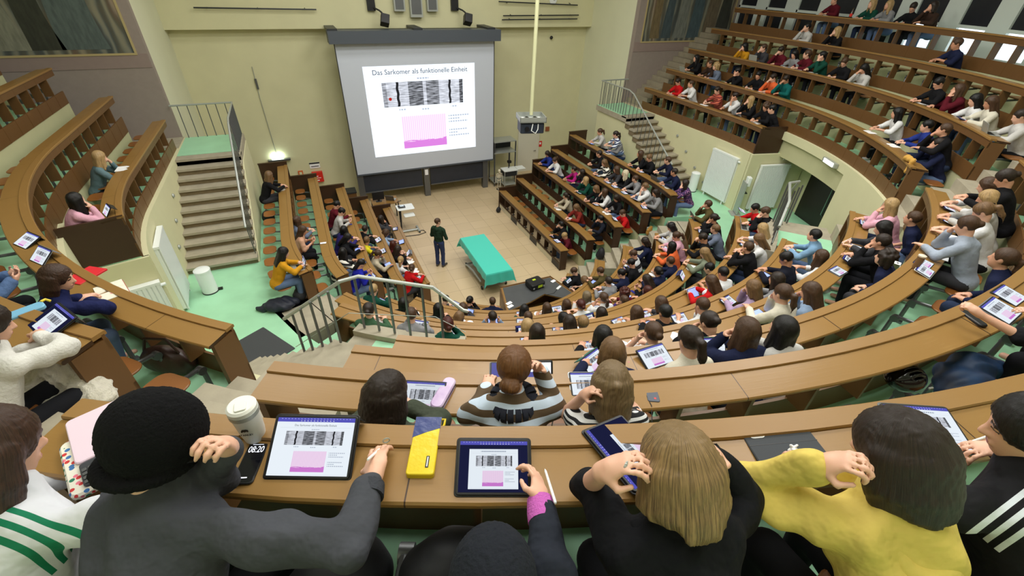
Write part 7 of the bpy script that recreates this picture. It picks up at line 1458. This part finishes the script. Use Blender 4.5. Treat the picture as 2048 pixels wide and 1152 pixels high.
MB().box((-0.185, -0.132, 0), (0.185, 0.132, 0.003)).build('cover', mat('book_cover', (160, 90, 80), 0.6), b); MB().lathe([(0.001, 0.0281), (0.03, 0.0281), (0.001, 0.0283)], 16, Matrix.Translation((0.08, 0.02, 0)) @ Matrix.Scale(1.4, 4, (0, 1, 0))).build('illustration', mat('book_pink', (220, 160, 150), 0.8), b)
M = at(-6.60, -7.385, D10, 0.62, 0.75) @ Matrix.Rotation(rad(-16), 4, 'Z'); t = tablet(M, 'large tablet on a silver keyboard in front of the white knit jumper', 1.3, PAGE_DK, M_BLACK, 20, None, True)
b = empty('keyboard', (-6.46, -7.56, D10)); b.matrix_world = at(-6.46, -7.56, D10, 0.62, 0.75) @ Matrix.Rotation(rad(-16), 4, 'Z'); tag(b, 'silver patterned keyboard cover below the large tablet', 'keyboard'); MB().rbox((-0.16, -0.06, 0), (0.16, 0.06, 0.008), 0.01).build('board', mat('keyboard_pale', (190, 204, 214), 0.4, var=0.25, vscale=30), b)
simple('pencil_case', 'pale blue pouch with a yellow zip beside the white knit jumper', 'case', MB().rbox((-0.11, -0.05, 0), (0.11, 0.05, 0.035), 0.03).tube([(0.1, 0.03, 0.035), (0.13, 0.05, 0.03), (0.15, 0.03, 0.012)], 0.01, 8, mi=1), [mat('pouch_blue', (120, 180, 214), 0.5), mat('zip_yellow', (232, 206, 60), 0.5)], (-6.84, -7.12, D10 + 0.001), rz=rad(30), smooth=True)
# bags, coats, helmet
def soft(name, label, cat, parts, h, m, loc, disp=None, rz=0):
    s = Sdf()
    for p in parts: (s.cap if p[0] == 'c' else s.ell)(*p[1:])
    me = s.mesh(name, h, disp); me.materials.append(m); return tag(link(name, me, None, loc, (0, 0, rz)), label, cat)
FUR = lambda X, Y, Z: 0.010 * (np.sin(38 * X + 4 * np.sin(23 * Y)) * np.sin(34 * Y + 3 * np.sin(29 * Z)) + 0.6 * np.sin(70 * Z + 5 * np.sin(31 * X)))
soft('fleece_coat', 'fluffy cream coat bundled on the seat beside the white knit jumper', 'coat', [('c', (-0.32, 0.06, 0.1), (0.05, 0.1, 0.16), 0.13, 0.16, 0.06), ('c', (0.05, 0.1, 0.16), (0.36, -0.02, 0.08), 0.16, 0.1, 0.06), ('c', (-0.1, -0.14, 0.05), (0.2, -0.18, 0.03), 0.11, 0.1, 0.06), ('c', (-0.3, 0.0, 0.05), (-0.1, -0.2, -0.05), 0.1, 0.09, 0.05), ('e', (0.0, 0.0, 0.0), (0.36, 0.22, 0.12), None, 0.06)], 0.013, mat('cream_fleece', (218, 212, 196), 0.95, var=0.14, vscale=30, bump=0.8, bscale=90, sheen=0.5), (-6.66, -7.60, 5.60), FUR, rz=rad(-40))
b = soft('handbag', 'dark brown leather shoulder bag slumped below the reader', 'bag', [('e', (0, 0, 0.16), (0.26, 0.13, 0.17), None, 0.05), ('e', (0.08, 0.03, 0.1), (0.2, 0.15, 0.12), None, 0.05)], 0.012, mat('brown_leather', (62, 42, 34), 0.38, var=0.3, vscale=8, bump=0.3, bscale=14), (-6.5, -6.42, FL[9] + 0.01), folds(0.008, 0.8), rz=rad(-30))
MB().tube([(-0.2, 0, 0.26), (-0.14, 0.02, 0.42), (0.1, 0.02, 0.44), (0.2, 0, 0.28)], 0.014, 8).build('strap', MATS['brown_leather'], b, True)
def backpack(label, loc, m, rz=0, s=1.0):
    b = soft('backpack', label, 'bag', [('e', (0, 0, 0.2 * s), (0.17 * s, 0.13 * s, 0.21 * s), None, 0.05), ('e', (0, 0.09 * s, 0.13 * s), (0.13 * s, 0.08 * s, 0.12 * s), None, 0.04)], 0.015, m, loc, folds(0.004, 0.9), rz); MB().tube([(-0.03 * s, 0, 0.4 * s), (0, 0, 0.46 * s), (0.03 * s, 0, 0.4 * s)], 0.01, 6).build('handle', m, b, True); return b
M_BAG = mat('black_nylon', (24, 25, 30), 0.7, bump=0.2, bscale=20)
backpack('black backpack on the green floor behind the stool row', (-6.16, 2.5, FL[5]), M_BAG, 0.4); backpack('round black backpack on the lower steps under the projector-side block', (3.35, -0.9, FL[3] - 0.35), M_BAG, 1.0, 0.95); backpack('dark backpack hanging behind the curved desk near the sanitiser stand', (5.9, -2.35, FL[5]), mat('grey_nylon', (44, 46, 50), 0.7), 0.5, 0.9); backpack('small black bag on the stage beside the lowest brown desk', (2.08, 4.75, 0.0), M_BAG, 0.2, 0.62); backpack('teal backpack among the students of the curved block', (1.08, -5.25, FL[5] + 0.3), mat('teal_nylon', (24, 104, 104), 0.7), 0, 0.7)
soft('tote_bag', 'mustard shoulder bag on the floor behind the projector-side block', 'bag', [('e', (0, 0, 0.13), (0.18, 0.08, 0.13), None, 0.04), ('c', (-0.12, 0, 0.22), (0.12, 0, 0.22), 0.05, None, 0.03)], 0.014, mat('mustard_leather', (160, 116, 48), 0.6), (4.75, -1.35, FL[4]), folds(0.005), 0.5)
soft('jacket', 'dark navy jacket heaped on the green floor by the stool row', 'jacket', [('e', (0, 0, 0.1), (0.33, 0.2, 0.14), None, 0.06), ('c', (-0.3, -0.06, 0.06), (-0.45, -0.02, 0.05), 0.07, 0.05, 0.04), ('c', (0.1, 0.1, 0.14), (0.3, 0.12, 0.08), 0.11, 0.09, 0.05)], 0.014, mat('navy_nylon', (28, 32, 48), 0.6, bump=0.3, bscale=12), (-5.98, -1.93, FL[5]), folds(0.012, 0.8), rad(-15))
soft('backpack', 'black backpack with white badges leaning under the mustard sweater', 'bag', [('c', (0, 0, 0.12), (0.2, 0.24, 0.3), 0.14, 0.1, 0.05)], 0.014, M_BAG, (-5.55, -1.75, FL[5]), folds(0.004), 0.2)
hb = Sdf(); hb.ell((0, 0, 0.07), (0.15, 0.115, 0.10), None, 0.02); hb.cut((0, 0, -0.04), (0.14, 0.10, 0.08), None, 0.01)
for y in (-0.07, -0.035, 0.0, 0.035, 0.07): hb.cut((0.02, y, 0.155), (0.09, 0.008, 0.045), None, 0.008)
me = hb.mesh('shell', 0.007); me.materials.append(mat('gloss_black', (14, 14, 16), 0.12)); b = link('bicycle_helmet', me, None, (-0.86, -10.10, 5.79), (0, 0, rad(-10))); tag(b, 'glossy black bicycle helmet with a red rear light on a seat', 'helmet'); MB().ball((0.146, 0.01, 0.06), (0.016, 0.03, 0.022), 12, 8).build('rear_light', mat('red_lens', (220, 30, 40), 0.2, emit=0.5), b, True); MB().rbox((0.09, -0.124, 0.05), (0.13, -0.11, 0.062), 0.004).build('badge', M_METAL, b)
soft('jacket', 'blue and slate rain jacket bundled behind the bicycle helmet', 'jacket', [('e', (0, 0, 0.12), (0.3, 0.18, 0.15), None, 0.06), ('c', (0.1, 0.05, 0.2), (0.4, -0.08, 0.1), 0.12, 0.09, 0.05), ('c', (-0.2, 0, 0.1), (-0.05, -0.2, 0.05), 0.1, 0.08, 0.05)], 0.012, mat('rain_blue', (36, 74, 120), 0.6, var=0.5, vscale=3, c2=(32, 38, 54), bump=0.3, bscale=10), (-0.2, -10.25, 5.58), folds(0.02, 0.7), rad(10))
soft('scarf', 'mustard scarf draped over the corner of the window gallery desk', 'scarf', [('c', (-0.16, 0, 0.05), (0.0, 0.04, 0.06), 0.05, 0.06, 0.03), ('c', (0, 0.04, 0.06), (0.14, -0.02, 0.03), 0.06, 0.045, 0.03), ('c', (-0.16, 0, 0.05), (-0.2, 0.03, -0.16), 0.045, 0.04, 0.03)], 0.013, mat('mustard_wool', (196, 150, 70), 0.95, bump=0.5, bscale=40), (6.45, -6.25, ZZ[9]), folds(0.006, 1.4), rad(50))
b = empty('bottle', (11.75, -0.5, ZZ[12])); tag(b, 'small glass bottle with a red label on the top gallery desk', 'bottle'); MB().lathe([(0.001, 0), (0.04, 0), (0.04, 0.14), (0.016, 0.19), (0.016, 0.26), (0.001, 0.26)], 20).build('glass', mat('bottle_brown', (60, 40, 20), 0.15), b, True); MB().lathe([(0.0405, 0.03), (0.041, 0.03), (0.041, 0.11), (0.0405, 0.11)], 20).build('label', M_RED, b)
for (x, y), lab, sx in (((-4.90, -10.08), 'black rucksack on the floor between the beanie and the dark hat', 1.2), ((-4.47, -10.20), 'black coat bundle under the magenta-cuffed arm', 1.1), ((-3.62, -10.60), 'dark rucksack between the black and the yellow hoodies', 1.1)):
    soft('rucksack' if 'coat' not in lab else 'coat', lab, 'bag' if 'coat' not in lab else 'coat', [('e', (0, 0, 0.26), (0.2 * sx, 0.16, 0.27), None, 0.05), ('e', (0.05, 0.08, 0.2), (0.14, 0.1, 0.16), None, 0.05)], 0.014, M_BAG, (x, y, FL[11] + 0.01), folds(0.008, 0.9), 0.4 if 'coat' not in lab else 0.0)
